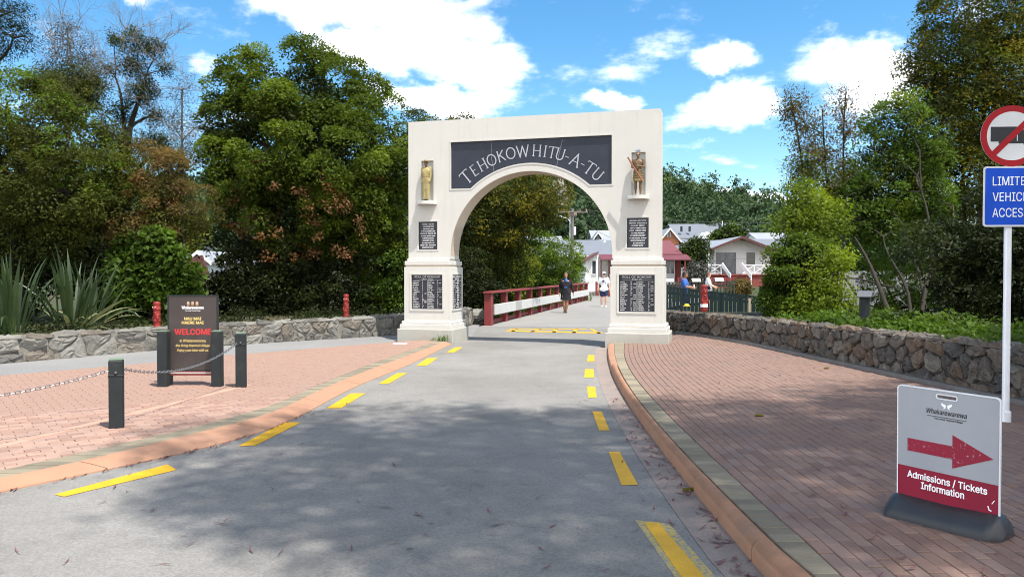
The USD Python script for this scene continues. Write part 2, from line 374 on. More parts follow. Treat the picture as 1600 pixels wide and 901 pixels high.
m_kerbR = MAT('kerb_concrete_worn', (.25, .135, .08), (.31, .165, .10), scale=4, rough=.85, stain=((.17, .13, .11), 3.1, .55, .72, .7), bump=.35, bscale=80, bdist=.004, grain=.15)
m_gut = MAT('gutter_concrete', (.24, .19, .165), (.19, .165, .15), scale=2.5, rough=.9, stain=((.10, .09, .083), 2.3, .55, .75, .7), bump=.4, bscale=70, bdist=.005, grain=.2)
m_sand = MAT('joint_sand', (.10, .08, .068), (.13, .105, .09), scale=9, rough=.95)
BR = [(.318, .203, .158), (.287, .178, .138), (.335, .222, .175), (.262, .165, .132), (.305, .206, .168)]
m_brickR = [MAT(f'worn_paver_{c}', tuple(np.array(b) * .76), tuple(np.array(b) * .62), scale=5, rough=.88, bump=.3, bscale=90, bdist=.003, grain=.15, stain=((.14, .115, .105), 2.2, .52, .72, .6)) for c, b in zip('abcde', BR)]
m_brick = [MAT(f'red_paver_{c}', b, tuple(np.array(b) * .82), scale=7, rough=.85, bump=.3, bscale=90, bdist=.003, grain=.12, stain=((.21, .165, .14), 1.3, .55, .75, .5)) for c, b in zip('abcde', BR)]
m_bricks = MAT('red_paver_mixed', (.312, .2, .157), (.28, .182, .143), scale=7, rough=.85, bump=.3, bscale=90, bdist=.003, island=.15, stain=((.21, .165, .14), 1.3, .55, .75, .5))
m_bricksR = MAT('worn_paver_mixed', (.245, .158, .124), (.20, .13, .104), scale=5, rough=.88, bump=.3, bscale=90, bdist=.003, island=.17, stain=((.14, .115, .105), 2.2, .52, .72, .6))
m_light_brick = MAT('light_paver', (.37, .225, .17), (.34, .21, .16), scale=6, rough=.85, bump=.3, bscale=90, bdist=.003, obj=.08)
TN = [(.225, .194, .138), (.195, .168, .122), (.25, .215, .155), (.17, .148, .108)]
m_tan = [MAT(f'tan_paver_{c}', b, tuple(np.array(b) * .85), scale=6, rough=.88, bump=.3, bscale=90, bdist=.003, grain=.12) for c, b in zip('abcd', TN)]


def wall_side(x, y, c):
    """y of the wall polyline c at x"""
    p = c[np.argsort(c[:, 0])]
    return np.interp(x, p[:, 0], p[:, 1])


def height(x, y):
    """the lie of the land: raised garden beds behind the walls, a stream gully by the bridge, the village and the wooded hill"""
    sm = lambda t: (lambda q: q * q * (3 - 2 * q))(np.clip(t, 0, 1))
    h = np.full(np.shape(x), -.14)
    bedL = sm((y - wall_side(x, y, wallL_c) - .28) / .3) * (x < -1.6)
    h = np.maximum(h, -.14 + .60 * bedL)
    bedL2 = sm((y - wall_side(x, y, wallL_c) - .28) / .3) * sm((-x - 1.3) / .5)
    xr = np.interp(y, wallR_c[::-1, 1], wallR_c[::-1, 0])
    bedR = sm((x - xr - .28) / .3) * (y < 20.5)
    h = h + .72 * bedR
    back = sm((y - 24.2) / 3.5)                                            # beyond the arch
    gully = -2.6 * sm((4.5 + .23 * (y - 38) + 1.5 - x) / 3.0) * (1 - sm((y - 44) / 6)) * sm((y - 24.2) / 4)
    low = -.1 + (-.5) * sm((y - 30) / 6) * (1 - sm((y - 50) / 10))
    vill = .55 * sm((y - 48) / 16) + 1.5 * sm((y - 70) / 40)
    far = low + vill + gully
    h = h * (1 - back) + far * back
    ridge = np.interp(x, [-420, -200, -100, -40, 0, 22, 46, 67, 85, 110, 200, 420], [24, 24, 22, 22, 27, 31, 26.5, 17, 14, 14.5, 19, 26]) + 1.2 * np.sin(x * .11)
    return h + ridge * sm((y - 112 - .10 * np.maximum(x, 0)) / 150)


def ground_mesh():
    near = np.arange(-13, 9.01, .25); xs = np.unique(np.r_[np.linspace(-420, -60, 37), np.arange(-60, -13, 2.0), near, np.arange(9, 60, 1.5), np.linspace(60, 420, 37)])
    ys = np.unique(np.r_[np.linspace(-200, -12, 14), np.arange(-12, 8, 1.0), np.arange(8, 30, .25), np.arange(30, 130, 1.5), np.linspace(130, 520, 60)])
    X, Y = np.meshgrid(xs, ys, indexing='ij'); Z = height(X, Y)
    v = np.column_stack([X.ravel(), Y.ravel(), Z.ravel()])
    i, j = np.meshgrid(np.arange(len(xs) - 1), np.arange(len(ys) - 1), indexing='ij'); n = len(ys)
    q = np.stack([i * n + j, (i + 1) * n + j, (i + 1) * n + j + 1, i * n + j + 1], -1).reshape(-1, 4)
    return v, np.vstack([q[:, [0, 1, 2]], q[:, [0, 2, 3]]])


solo('ground', ground_mesh(), m_ground, 'brown and green earth of the banks, gully and wooded hill', smooth=True, kind='structure')

# the road: approach, then the bridge deck beyond the arch
road = thing('road', 'grey asphalt road running from the foreground through the white arch', None, kind='structure')
BR0, BRD = np.array([-.72, 23.7]), np.array([.228, .9737])              # start and direction of the bridge railing
rail_end = BR0 + BRD * 24.5
rpoly = Polygon([(-9, -8), (-9, 4.55)] + [tuple(p) for p in kLo] + [(-1.0, 19.0), (-1.0, 23.2), (3.45, 23.2), (3.0, 17.5), (2.2, 16.5)] + [tuple(p) for p in gR[::-1]] + [(1.6, 1.4), (2.2, -8)])
road.part('asphalt', sheet(rpoly, 0.0), m_road)
for k in range(1):
    pts = [(-1.0, 23.2), tuple(BR0 + (-.14, 0)), tuple(rail_end + (-.14, 0)), (4.6, 53), (4.0, 56), (14, 60), (15.5, 55.5), (11.5, 50), (9.0, 44), (3.45, 23.2)]
    v, f = prism(Polygon(pts), -.35, -.002)
    road.part('bridge_deck', (v, f), m_deck)
road.part('side_road', sheet(Polygon([(4.0, 56), (-12, 61), (-12, 64.5), (3, 60.5), (14, 60)]), .07), m_deck)


def stripe(quad, m=None, name='yellow_dash', z=.004, wig=0.0):
    road.part(name, sheet(Polygon([tuple(G(u, v)[:2]) for u, v in quad]), z), m or m_yel)


stripe([(100, 776), (276, 734), (262, 725.5), (85, 772.5)])
stripe([(372, 697), (399, 696), (470, 660), (444, 659.5)])
stripe([(510, 638), (533, 637.5), (571, 614.5), (548, 614.5)])
stripe([(591, 599.5), (607, 599.5), (636.5, 582.5), (620, 583)])
stripe([(650, 571.5), (667, 571), (684, 559), (667, 559.5)])
stripe([(697, 550.5), (710, 550.5), (723, 542.5), (711, 542.5)])
stripe([(917, 564.5), (929, 564.5), (928.5, 554.5), (919, 554.5)])
stripe([(913, 590), (928.5, 590), (927.5, 576.5), (914, 576.5)])
stripe([(919, 621.5), (932.5, 621), (930, 604), (917, 603.5)])
stripe([(936, 672.5), (952.5, 672.5), (940, 642.5), (925.5, 643)])
stripe([(971, 758), (997, 757.5), (968, 705.5), (951, 706)])
stripe([(1074, 915), (1113, 915), (1029, 816), (1006, 816.5)])
stripe([(1062, 912), (1128, 912), (1046, 818), (992, 812)], m_yel_worn, 'worn_yellow_dash', .002)
# the ladder of yellow lines beyond the arch
lad = [(791, 517.5), (941, 521.0), (941.5, 519), (791, 515.8)]
stripe(lad, name='hump_line')
stripe([(794, 514.3), (917, 514.2), (917, 513.2), (797, 513.3)], name='hump_line')
for a, b in ((797, 806), (826, 843), (862, 868), (893, 900), (934, 922)):
    stripe([(a, 518 + (a - 791) * .02), (a + 6, 518 + (a - 791) * .02), (b + 4, 513.6), (b - 1, 513.6)], name='hump_bar')

# asphalt path on the left, stepping down to the road behind the pillar
ppoly = Polygon([tuple(p) for p in pathL] + [(-1.0, 18.4), (-1.0, 24.6)] + [tuple(p + (.02, .02)) for p in wallL_c[::-1]])
gx, gy = np.meshgrid(np.arange(-15, 0, .4), np.arange(6, 26, .4))
_v, _f = sheet(ppoly.segmentize(.5), 0.0)
_v[:, 2] = np.interp(_v[:, 0], [-3.2, -1.4], [ZL - .012, .004])
solo('path', (_v, _f), m_path, 'grey asphalt footpath between the brick paving and the left stone wall', kind='structure')

# gutter and kerbs
_g = np.vstack([gR, kRo[::-1] + (.03, 0)])
solo('gutter', sheet(Polygon(_g), .003), m_gut, 'stained pinkish concrete gutter beside the right kerb', kind='structure')


def kerb_profile(out, inn, zi, y0, y1, prof, n):
    """sweeps a profile of (fraction across, height fraction) between an outer and an inner curve"""
    o = np.column_stack([np.interp(np.linspace(y0, y1, n), out[:, 1], out[:, 0]), np.linspace(y0, y1, n)])
    i = np.column_stack([np.interp(np.linspace(y0, y1, n), inn[:, 1], inn[:, 0]), np.linspace(y0, y1, n)])
    V = []
    for t, h in prof:
        V.append(np.column_stack([o * (1 - t) + i * t, np.full(n, zi * h)]))
    V = np.stack(V, 1); k = len(prof); v = V.reshape(-1, 3)
    a, b = np.meshgrid(np.arange(n - 1), np.arange(k - 1), indexing='ij')
    q = np.stack([a * k + b, a * k + b + 1, (a + 1) * k + b + 1, (a + 1) * k + b], -1).reshape(-1, 4)
    f = np.vstack([q[:, [0, 2, 1]], q[:, [0, 3, 2]]])
    fan = lambda base, rev: np.array([(base, base + j + 1, base + j) if not rev else (base, base + j, base + j + 1) for j in range(1, k - 1)])
    return v, np.vstack([f, fan(0, True), fan((n - 1) * k, False)])


kl = thing('kerb', 'low sloping orange concrete kerb along the left edge of the road', None, kind='structure')
ys = np.linspace(4.65, 17.3, 9)
for a, b in zip(ys[:-1], ys[1:]):
    kl.part('kerb_segment', kerb_profile(kLo, kLi, ZL, a, b - .012, [(0, -.3), (0, .1), (.05, .28), (.55, .75), (.9, 1.02), (1, 1.0), (1.0, -.3)], 14), m_kerb, smooth=40)
kr = thing('kerb', 'rounded orange brown concrete kerb along the right edge of the road', None, kind='structure')
ys = np.linspace(YN, 12.45, 9)
pr = [(-.02, -.2), (-.02, .35)] + [(.48 - .5 * math.cos(t), .62 + .62 * math.sin(t)) for t in np.linspace(.15, math.pi - .15, 8)] + [(1.0, .4), (1.0, -.2)]
for a, b in zip(ys[:-1], ys[1:]):
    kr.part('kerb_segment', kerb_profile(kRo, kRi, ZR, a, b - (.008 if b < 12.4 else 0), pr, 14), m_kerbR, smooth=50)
for a, b in ((12.46, 14.4), (14.41, 16.45)):
    kr.part('flush_kerb', kerb_profile(kRo, kRi, ZR, a, b, [(0, -.2), (0, .55), (.08, .8), (.5, .95), (1, 1.0), (1, -.2)], 10), m_kerb, smooth=40)


def slab(poly, z, th=.05, ch=.004):
    """a paver: a polygon with a chamfered rim; open underneath"""
    c = np.array(poly.exterior.coords)[:-1]
    if not poly.exterior.is_ccw:
        c = c[::-1]
    n = len(c); i = poly.buffer(-ch, join_style=2, mitre_limit=3)
    ctr = c.mean(0)
    d = np.linalg.norm(c - ctr, axis=1, keepdims=True)
    inner = ctr + (c - ctr) * np.maximum(0, 1 - 1.6 * ch / d)
    v = np.vstack([np.column_stack([inner, np.full(n, z)]), np.column_stack([c, np.full(n, z - ch * .8)]), np.column_stack([c, np.full(n, z - th)])])
    j = np.arange(n); k = (j + 1) % n
    f = [np.column_stack([np.full(n - 2, 0), j[1:-1], j[2:]])]
    for a, b in ((0, n), (n, 2 * n)):
        f += [np.column_stack([a + j, b + j, b + k]), np.column_stack([a + j, b + k, a + k])]
    return v, np.vstack(f)


def lay_bricks(owner, region, origin, ang, L, W, zc, seed, gap=.005, sheared=None, near=300, mats=None, mrest=None):
    """fills a region with brick pavers in running bond; the nearest are parts, the rest one mesh"""
    rng = np.random.default_rng(seed)
    d, q = np.array([math.cos(ang), math.sin(ang)]), np.array([-math.sin(ang), math.cos(ang)])
    b = np.array(region.exterior.coords) - origin
    s, t = b @ d, b @ q
    if sheared is not None:
        s, t = b[:, 1], b[:, 0] - sheared(np.array(region.exterior.coords)[:, 1])
    core = region.buffer(-L)
    shapely.prepare(region); shapely.prepare(core)
    todo = []
    for r in range(int(math.floor(t.min() / W)) - 1, int(math.ceil(t.max() / W)) + 2):
        off = (r % 2) * L / 2 + rng.uniform(-.012, .012)
        for k in range(int(math.floor(s.min() / L)) - 1, int(math.ceil(s.max() / L)) + 2):
            s0, t0 = k * L + off, r * W
            cs = np.array([(s0 + gap / 2, t0 + gap / 2), (s0 + L - gap / 2, t0 + gap / 2), (s0 + L - gap / 2, t0 + W - gap / 2), (s0 + gap / 2, t0 + W - gap / 2)])
            if sheared is not None:
                yy = cs[:, 0] + origin[1]; c = np.column_stack([cs[:, 1] + sheared(yy) + origin[0], yy])[::-1]
            else:
                c = origin + cs[:, :1] * d + cs[:, 1:] * q
            ctr = c.mean(0)
            if not region.intersects(Point(ctr)) and not (t0 < t.min() + 3 * W or True):
                continue
            pt = Point(ctr)
            if core.contains(pt):
                g = Polygon(c)
            else:
                g = Polygon(c)
                if not g.intersects(region):
                    continue
                g = g.intersection(region)
                g = g if g.geom_type == 'Polygon' else None
                if g is None or g.area < .0012:
                    continue
            if ctr[1] < 2.2:
                continue
            todo.append((ctr, g))
    dist = np.array([np.hypot(*c) + (0 if abs(c[0] / max(c[1], .1)) < .72 and c[1] > 3.6 else 50) for c, _ in todo])
    order = np.argsort(dist); rest = []
    for n_, i in enumerate(order):
        ctr, g = todo[i]
        v, f = slab(g, zc + rng.uniform(-.0025, .0015) - .003 * rng.random() ** 4)
        v[:, 2] += (v[:, 0] - ctr[0]) * rng.normal(0, .006) + (v[:, 1] - ctr[1]) * rng.normal(0, .006)
        if n_ < near:
            owner.part('brick', (v, f), (mats or m_brick)[rng.integers(5)])
        else:
            rest.append((v, f))
    owner.part('brick_field', rest, mrest or m_bricks, kind='stuff')


def border(owner, out, inn, zc, step, y0, y1, seed, name='border_paver'):
    rng = np.random.default_rng(seed)
    n = int((y1 - y0) / step)
    ys = np.linspace(y0, y1, n + 1); g = .009
    fo, fi = (lambda y: np.interp(y, out[:, 1], out[:, 0])), (lambda y: np.interp(y, inn[:, 1], inn[:, 0]))
    for a, b in zip(ys[:-1], ys[1:]):
        tilt = 0.0
        e = .005 if fi(a) > fo(a) else -.005; c = [(fo(a + g) + e, a + g), (fi(a + g) - e, a + g), (fi(b) - e, b), (fo(b) + e, b)]
        owner.part(name, slab(Polygon(c), zc + rng.uniform(-.002, .002)), m_tan[rng.integers(len(m_tan))])


bpr = thing('brick_paving', 'red brick footpath with a tan border on the right of the road', None, kind='structure')
x_edge = wallR_c + (-.02, 0)
regR = Polygon([tuple(p) for p in tRi[3:]] + [(2.2, 17.6), (3.9, 18.6)] + [tuple(p) for p in x_edge if 2.0 < p[1] < 18.9])
bpr.part('bedding', sheet(Polygon([tuple(p) for p in kRi] + [(2.2, 17.6), (3.9, 18.6)] + [tuple(p + (.2, 0)) for p in x_edge if p[1] < 18.9]), ZR - .018), m_sand)
border(bpr, kRi, tRi, ZR, .115, 2.4, 16.6, 5)
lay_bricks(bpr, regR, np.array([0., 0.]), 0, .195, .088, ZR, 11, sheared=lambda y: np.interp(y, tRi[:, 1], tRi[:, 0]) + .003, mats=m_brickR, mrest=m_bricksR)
bpl = thing('brick_paving', 'red brick forecourt with a tan border on the left of the road', None, kind='structure')
l0, l1 = G(-260, 761, ZL)[:2], G(300, 622.6, ZL)[:2]
ld = (l1 - l0) / np.linalg.norm(l1 - l0)
regL_all = Polygon([tuple(p) for p in tLi] + [tuple(p) for p in pathL[::-1]] + [(-14, 4.2), (-5.5, 4.2)]).buffer(0)
line = LineString([l0 - ld * 1, l1 - ld * .0, l1 + ld * 1.2])
strip = line.buffer(.055, cap_style=2)
bpl.part('bedding', sheet(Polygon([tuple(p) for p in kLi] + [tuple(p) for p in pathL[::-1]] + [(-14, 4.2), (-5.5, 4.2)]).buffer(0), ZL - .018), m_sand)
border(bpl, kLi, tLi, ZL, .12, 5.02, 17.4, 6)
lay_bricks(bpl, regL_all.difference(strip.buffer(.004)) if False else regL_all, np.array([-4.0, 8.0]), math.atan2(.62, .78), .205, .1, ZL, 12)
n = int(line.length / .2)
for k in range(n):
    a, b = line.interpolate(k * .2 + .003), line.interpolate(k * .2 + .197)
    g = LineString([a, b]).buffer(.05, cap_style=2)
    if regL_all.contains(g):
        bpl.part('light_brick', slab(g, ZL + .0035, .02), m_light_brick)
solo('ground_edging', [bx(-14, -5.5, -8, 4.6, -.1, .055), bx(2.2, 6.5, -8, 2.3, -.1, .1)], m_bricks, 'brick ground beside and behind the viewer', kind='structure')

# ------------------------------------------------------------------ rubble stone walls
ST = [(.195, .187, .167), (.16, .152, .137), (.22, .212, .192), (.175, .152, .128), (.135, .13, .122)]
m_stone = [MAT(f'stone_{c}', b, tuple(np.array(b) * .68), scale=6, detail=8, rough=.92, bump=.8, bscale=16, bdist=.035, stain=((.15, .145, .12), 4.5, .52, .7, .75), grain=.18) for c, b in zip('abcde', ST)]
m_stoneR = [MAT(f'brown_stone_{c}', b, tuple(np.array(b) * .66), scale=6, detail=8, rough=.92, bump=.8, bscale=16, bdist=.035, stain=((.13, .115, .095), 4.5, .52, .7, .75), grain=.18) for c, b in zip('abcde', [(.135, .115, .096), (.11, .098, .085), (.165, .148, .126), (.14, .102, .075), (.085, .08, .074)])]
m_mortar = MAT('mortar', (.16, .147, .125), (.105, .096, .083), scale=9, rough=.95, bump=.8, bscale=30, bdist=.02)


def wall_cells(L, H, sw, sh, seed, jit=.42):
    rng = np.random.default_rng(seed); pts = []
    rows = max(1, int(round(H / sh)))
    for r in range(rows):
        x = rng.uniform(-sw, 0)
        while x < L + sw:
            w = sw * rng.choice([.45, .7, 1.0, 1.35, 1.7])
            pts.append((x + w / 2, (r + .5) * H / rows + rng.uniform(-jit, jit) * H / rows)); x += w
    vd = shapely.voronoi_polygons(MultiPoint(pts), extend_to=sbox(-2, -2, L + 2, H + 2))
    cl = sbox(0, 0, L, H)
    return [c.intersection(cl) for c in vd.geoms if c.intersects(cl) and c.intersection(cl).area > .006]


def cushion(cell, gap, depth, rng, flat=.5):
    """a rough stone face: returns points in (s, t, out) and faces"""
    g = cell.buffer(-gap)
    if g.is_empty or g.geom_type != 'Polygon' or g.area < .002:
        return None
    g = g.buffer(-min(.03, .2 * math.sqrt(g.area))).buffer(min(.03, .2 * math.sqrt(g.area)), quad_segs=2)
    if g.geom_type != 'Polygon' or g.is_empty:
        return None
    n = 14
    c = np.array([g.exterior.interpolate(k / n, normalized=True).coords[0] for k in range(n)]); ctr = np.array(g.centroid.coords[0])
    tilt = rng.normal(0, .16, 2); rings = []
    for fr, dp in ((1.0, -.06), (.99, .25), (.90, .72), (.62, .95), (.30, 1.0)):
        p = ctr + (c - ctr) * fr * (1 + (rng.normal(0, .045, (n, 1)) if fr < 1 else 0))
        o = depth * dp + (p - ctr) @ tilt * (dp > .5) * .8 + rng.normal(0, .011, n) * (dp > .2)
        rings.append(np.column_stack([p, o]))
    v = np.vstack(rings + [np.r_[ctr, depth + rng.normal(0, .006)][None]])
    f = []
    for r in range(4):
        for k in range(n):
            a, b, c2, d2 = r * n + k, r * n + (k + 1) % n, (r + 1) * n + (k + 1) % n, (r + 1) * n + k
            f += [(a, b, c2), (a, c2, d2)]
    f += [(4 * n + k, 4 * n + (k + 1) % n, 5 * n) for k in range(n)]
    f = np.array(f)
    if not g.exterior.is_ccw:
        f = f[:, ::-1]
    return v, f


def rubble_wall(name, label, c, side, Hf, base_z, thick, sw, sh, mats, seed, group=None, m_mort=None, inset=.0, dep=(.035, .075)):
    """c: plan curve of the front foot; side: +1 if the front is on the left of the curve's direction"""
    w = thing(name, label, 'stone wall', tuple(np.r_[c[len(c) // 2], base_z]), group=group)
    s = np.r_[0, np.cumsum(np.linalg.norm(np.diff(c, axis=0), axis=1))]; L = s[-1]
    tan = np.gradient(c, axis=0); tan /= np.linalg.norm(tan, axis=1, keepdims=True)
    nor = np.column_stack([-tan[:, 1], tan[:, 0]]) * side
    def place(q):                                   # (s, z, out) -> world
        x = np.column_stack([np.interp(q[:, 0], s, c[:, k]) for k in (0, 1)]); nn = np.column_stack([np.interp(q[:, 0], s, nor[:, k]) for k in (0, 1)])
        return np.column_stack([x + nn * q[:, 2:3], base_z + q[:, 1] * np.interp(q[:, 0], s, Hf)])
    rng = np.random.default_rng(seed)
    # core of mortar
    n = 60; ss = np.linspace(0, L, n); prof = [(-.25, -.02 + inset), (.985, -.035 + inset), (.97, -thick + .03), (-.25, -thick + .03)]
    V = np.stack([place(np.column_stack([ss, np.full(n, z / 1.0), np.full(n, o)])) for z, o in prof], 1).reshape(-1, 3)
    i, j = np.meshgrid(np.arange(n - 1), np.arange(4), indexing='ij'); jn = (j + 1) % 4
    q = np.stack([i * 4 + j, i * 4 + jn, (i + 1) * 4 + jn, (i + 1) * 4 + j], -1).reshape(-1, 4)
    if side < 0:
        q = q[:, ::-1]
    w.part('mortar_core', (V, np.vstack([q[:, [0, 2, 1]], q[:, [0, 3, 2]], [[0, 1, 2], [0, 2, 3]], [[4 * n - 4, 4 * n - 2, 4 * n - 3], [4 * n - 4, 4 * n - 1, 4 * n - 2]]])), m_mort or m_mortar)
    hm = float(np.mean(Hf))
    for cell in wall_cells(L, hm, sw, sh, seed):
        r = cushion(cell, .011, rng.uniform(*dep), rng)
        if r is None:
            continue
        v, f = r; v = v.copy(); v[:, 1] /= hm
        w.part('stone', (place(v), f if side < 0 else f[:, ::-1]), mats[rng.integers(len(mats))], smooth=28)
    for cell in wall_cells(L, thick, sw * 1.15, thick / 1.6, seed + 1, .3):          # the stones of the top
        r = cushion(cell, .008, rng.uniform(.03, .055), rng)
        if r is None:
            continue
        v, f = r
        q = np.column_stack([v[:, 0], np.full(len(v), .985), .05 - v[:, 1]])
        pw = place(q); pw[:, 2] += v[:, 2]
        w.part('top_stone', (pw, f if side < 0 else f[:, ::-1]), mats[rng.integers(len(mats))], smooth=35)
    return w


m_mortL = MAT('pale_mortar', (.21, .195, .17), (.15, .14, .125), scale=7, rough=.95, bump=.8, bscale=35, bdist=.02)
hL = np.interp(np.arange(160), [0, 60, 110, 140, 159], [.50, .47, .50, .55, .50])
rubble_wall('stone_wall', 'low grey rubble wall curving behind the welcome board, plants growing above it', wallL_c, -1, hL, .0, .42, .46, .205, m_stone, 21, m_mort=m_mortL, inset=.035, dep=(.03, .065))
hR = np.interp(np.arange(160), [0, 30, 80, 159], [.56, .62, .70, .78])
rubble_wall('stone_wall', 'low brown rubble wall along the right footpath, ivy spilling over its top', wallR_c, -1, hR, .0, .42, .29, .225, m_stoneR, 22)
m_edge = MAT('edging_concrete', (.15, .143, .135), (.11, .105, .10), scale=4, rough=.9, bump=.4, bscale=50, bdist=.006)
_e = wallR_c[wallR_c[:, 1] < 19.3]
_t = np.gradient(_e, axis=0); _t /= np.linalg.norm(_t, axis=1, keepdims=True); _n = np.column_stack([_t[:, 1], -_t[:, 0]])
solo('wall_edging', prism(Polygon(np.vstack([_e + _n * .13, (_e - _n * .1)[::-1]])).buffer(0), .0, ZR + .055), m_edge, 'concrete edging strip at the foot of the right stone wall', kind='structure')

# ------------------------------------------------------------------ people and carved figures: one continuous body, clothes as children
def _ball(c, r, n=10):
    return m3.Manifold.sphere(float(r), n).translate(tuple(map(float, c)))


def limb(*js):
    """a chain of (point, radius) as one tapering solid"""
    out = []
    for (a, ra), (b, rb) in zip(js[:-1], js[1:]):
        out.append(m3.Manifold.batch_hull([_ball(a, ra), _ball(b, rb)]))
    return out


def blob(*js):
    return [m3.Manifold.batch_hull([_ball(a, r) for a, r in js])]


def ell(c, r, n=14):
    return [m3.Manifold.sphere(1.0, n).scale(tuple(map(float, r))).translate(tuple(map(float, c)))]


def fuse(parts, edge=.03, it=8):
    m = m3.Manifold.batch_boolean(parts, m3.OpType.Add)
    if edge:
        m = m.refine_to_length(edge)
    q = m.to_mesh(); t = trimesh.Trimesh(np.array(q.vert_properties[:, :3], float), np.array(q.tri_verts), process=True)
    if it:
        trimesh.smoothing.filter_taubin(t, iterations=it)
    return np.array(t.vertices), np.array(t.faces)


A = np.array


def skeleton(H=1.7, arms=None, legs=None, wide=1.0):
    """joints of a standing figure of height H that faces -y; arms/legs: offsets per side of elbow, wrist, knee, ankle (in units of H)"""
    j = dict(pel=A([0, 0, .53]), waist=A([0, 0, .62]), chest=A([0, .005, .74]), neck=A([0, .005, .835]), head=A([0, -.012, .925]))
    for s, k in ((-1, 'r'), (1, 'l')):                       # r: the figure's right is at -x when it faces -y
        a = (arms or {}).get(k, [(.02, 0, -.17), (.01, -.03, -.15)]); l = (legs or {}).get(k, [(0, -.01, -.24), (0, .02, -.24)])
        j['sh' + k] = A([s * .104 * wide, .01, .805]); j['el' + k] = j['sh' + k] + A([s * a[0][0], a[0][1], a[0][2]]); j['wr' + k] = j['el' + k] + A([s * a[1][0], a[1][1], a[1][2]])
        j['hip' + k] = A([s * .052 * wide, 0, .51]); j['kn' + k] = j['hip' + k] + A([s * l[0][0], l[0][1], l[0][2]]); j['an' + k] = j['kn' + k] + A([s * l[1][0], l[1][1], l[1][2]])
    z = min(j['anr'][2], j['anl'][2]) - .035
    return {k: (v - A([0, 0, z])) * H for k, v in j.items()}, H


def figure_body(j, H, fat=1.0, bare=True):
    p = []
    p += blob((j['pel'] + A([-.045, 0, 0]) * H, .062 * H * fat), (j['pel'] + A([.045, 0, 0]) * H, .062 * H * fat), (j['waist'], .068 * H * fat))
    p += blob((j['waist'], .066 * H * fat), (j['chest'] + A([-.055, 0, .01]) * H, .062 * H * fat), (j['chest'] + A([.055, 0, .01]) * H, .062 * H * fat), (j['neck'] - A([0, 0, .03]) * H, .04 * H))
    p += limb((j['neck'] - A([0, 0, .03]) * H, .034 * H), (j['head'] - A([0, 0, .035]) * H, .031 * H))
    h = j['head']
    p += ell(h + A([0, .006, .012]) * H, A([.047, .057, .061]) * H) + ell(h + A([0, -.016, -.028]) * H, A([.034, .038, .036]) * H)
    p += limb((h + A([0, -.045, .012]) * H, .006 * H), (h + A([0, -.058, -.012]) * H, .009 * H))               # nose
    p += ell(h + A([0, -.05, -.034]) * H, A([.016, .008, .006]) * H, 8) + ell(h + A([0, -.042, -.056]) * H, A([.014, .012, .01]) * H, 8)
    for s in (-1, 1):
        p += ell(h + A([s * .045, .004, 0]) * H, A([.006, .012, .017]) * H, 8)
    for k in 'rl':
        s = -1 if k == 'r' else 1
        p += limb((j['sh' + k], .037 * H), (j['sh' + k] * .5 + j['el' + k] * .5, .029 * H), (j['el' + k], .023 * H), (j['el' + k] * .7 + j['wr' + k] * .3, .023 * H), (j['wr' + k], .015 * H))
        d = j['wr' + k] - j['el' + k]; d /= np.linalg.norm(d)
        sd = np.cross(d, A([s, 0, 0])); sd = sd / (np.linalg.norm(sd) + 1e-9); nn = A([s, 0, 0.]) - d * d[0] * s; nn /= np.linalg.norm(nn)
        pm = j['wr' + k] + d * .03 * H
        p += blob((j['wr' + k], .013 * H), (pm + sd * .014 * H, .010 * H), (pm - sd * .014 * H, .010 * H), (pm + d * .018 * H + sd * .015 * H, .009 * H), (pm + d * .018 * H - sd * .015 * H, .009 * H))
        for q, L in ((-.0165, .030), (-.0055, .040), (.0055, .043), (.0165, .037)):       # four fingers, curled a little inwards
            b = pm + d * .018 * H + sd * q * H; m_ = b + (d * .6 - nn * .15) * L * H; e = m_ + (d * .35 - nn * .35) * L * H
            p += limb((b, .0058 * H), (m_, .0052 * H), (e, .0045 * H))
        t0 = j['wr' + k] + d * .018 * H - sd * .012 * H; t1 = t0 + (d * .018 - sd * .016) * H
        p += limb((t0, .0075 * H), (t1, .0062 * H), (t1 + (d * .018 - nn * .006) * H, .005 * H))
        p += limb((j['hip' + k], .056 * H * fat), (j['hip' + k] * .5 + j['kn' + k] * .5, .047 * H * fat), (j['kn' + k], .031 * H), (j['kn' + k] * .68 + j['an' + k] * .32, .034 * H * fat), (j['an' + k], .019 * H))
        a = j['an' + k]
        p += blob((a + A([0, .012, -.012]) * H, .020 * H), (a + A([0, -.03, -.02]) * H, .016 * H), (a + A([-.012, -.08, -.026]) * H, .010 * H), (a + A([.012, -.08, -.026]) * H, .010 * H))
    return fuse(p, .012 * H, 6)


def sleeve(j, H, k, upto, grow=1.22, r0=.034, r1=.029):
    a, b, c = j['sh' + k], j['el' + k], j['wr' + k]
    if upto <= .5:
        e = a + (b - a) * upto * 2
        return limb((a, r0 * H * grow), (e, r1 * H * grow))
    e = b + (c - b) * (upto - .5) * 2
    return limb((a, r0 * H * grow), (b, r1 * H * grow * .92), (e, r1 * .72 * H * grow))


def top_garment(j, H, fat, up, hem=-.02, grow=1.14, flare=1.0):
    p = blob((j['waist'], .07 * H * fat * grow), (j['chest'] + A([-.056, 0, -.005]) * H, .060 * H * fat * grow), (j['chest'] + A([.056, 0, -.005]) * H, .060 * H * fat * grow), (j['chest'] + A([-.062, 0, .048]) * H, .036 * H * grow), (j['chest'] + A([.062, 0, .048]) * H, .036 * H * grow), (j['neck'] - A([0, 0, .04]) * H, .040 * H * grow))
    hz = j['pel'] + A([0, 0, hem]) * H
    p += blob((j['waist'], .07 * H * fat * grow), (hz + A([-.048, 0, 0]) * H, .062 * H * fat * grow * flare), (hz + A([.048, 0, 0]) * H, .062 * H * fat * grow * flare))
    for k in 'rl':
        p += sleeve(j, H, k, up)
    return fuse(p, .02 * H, 5)


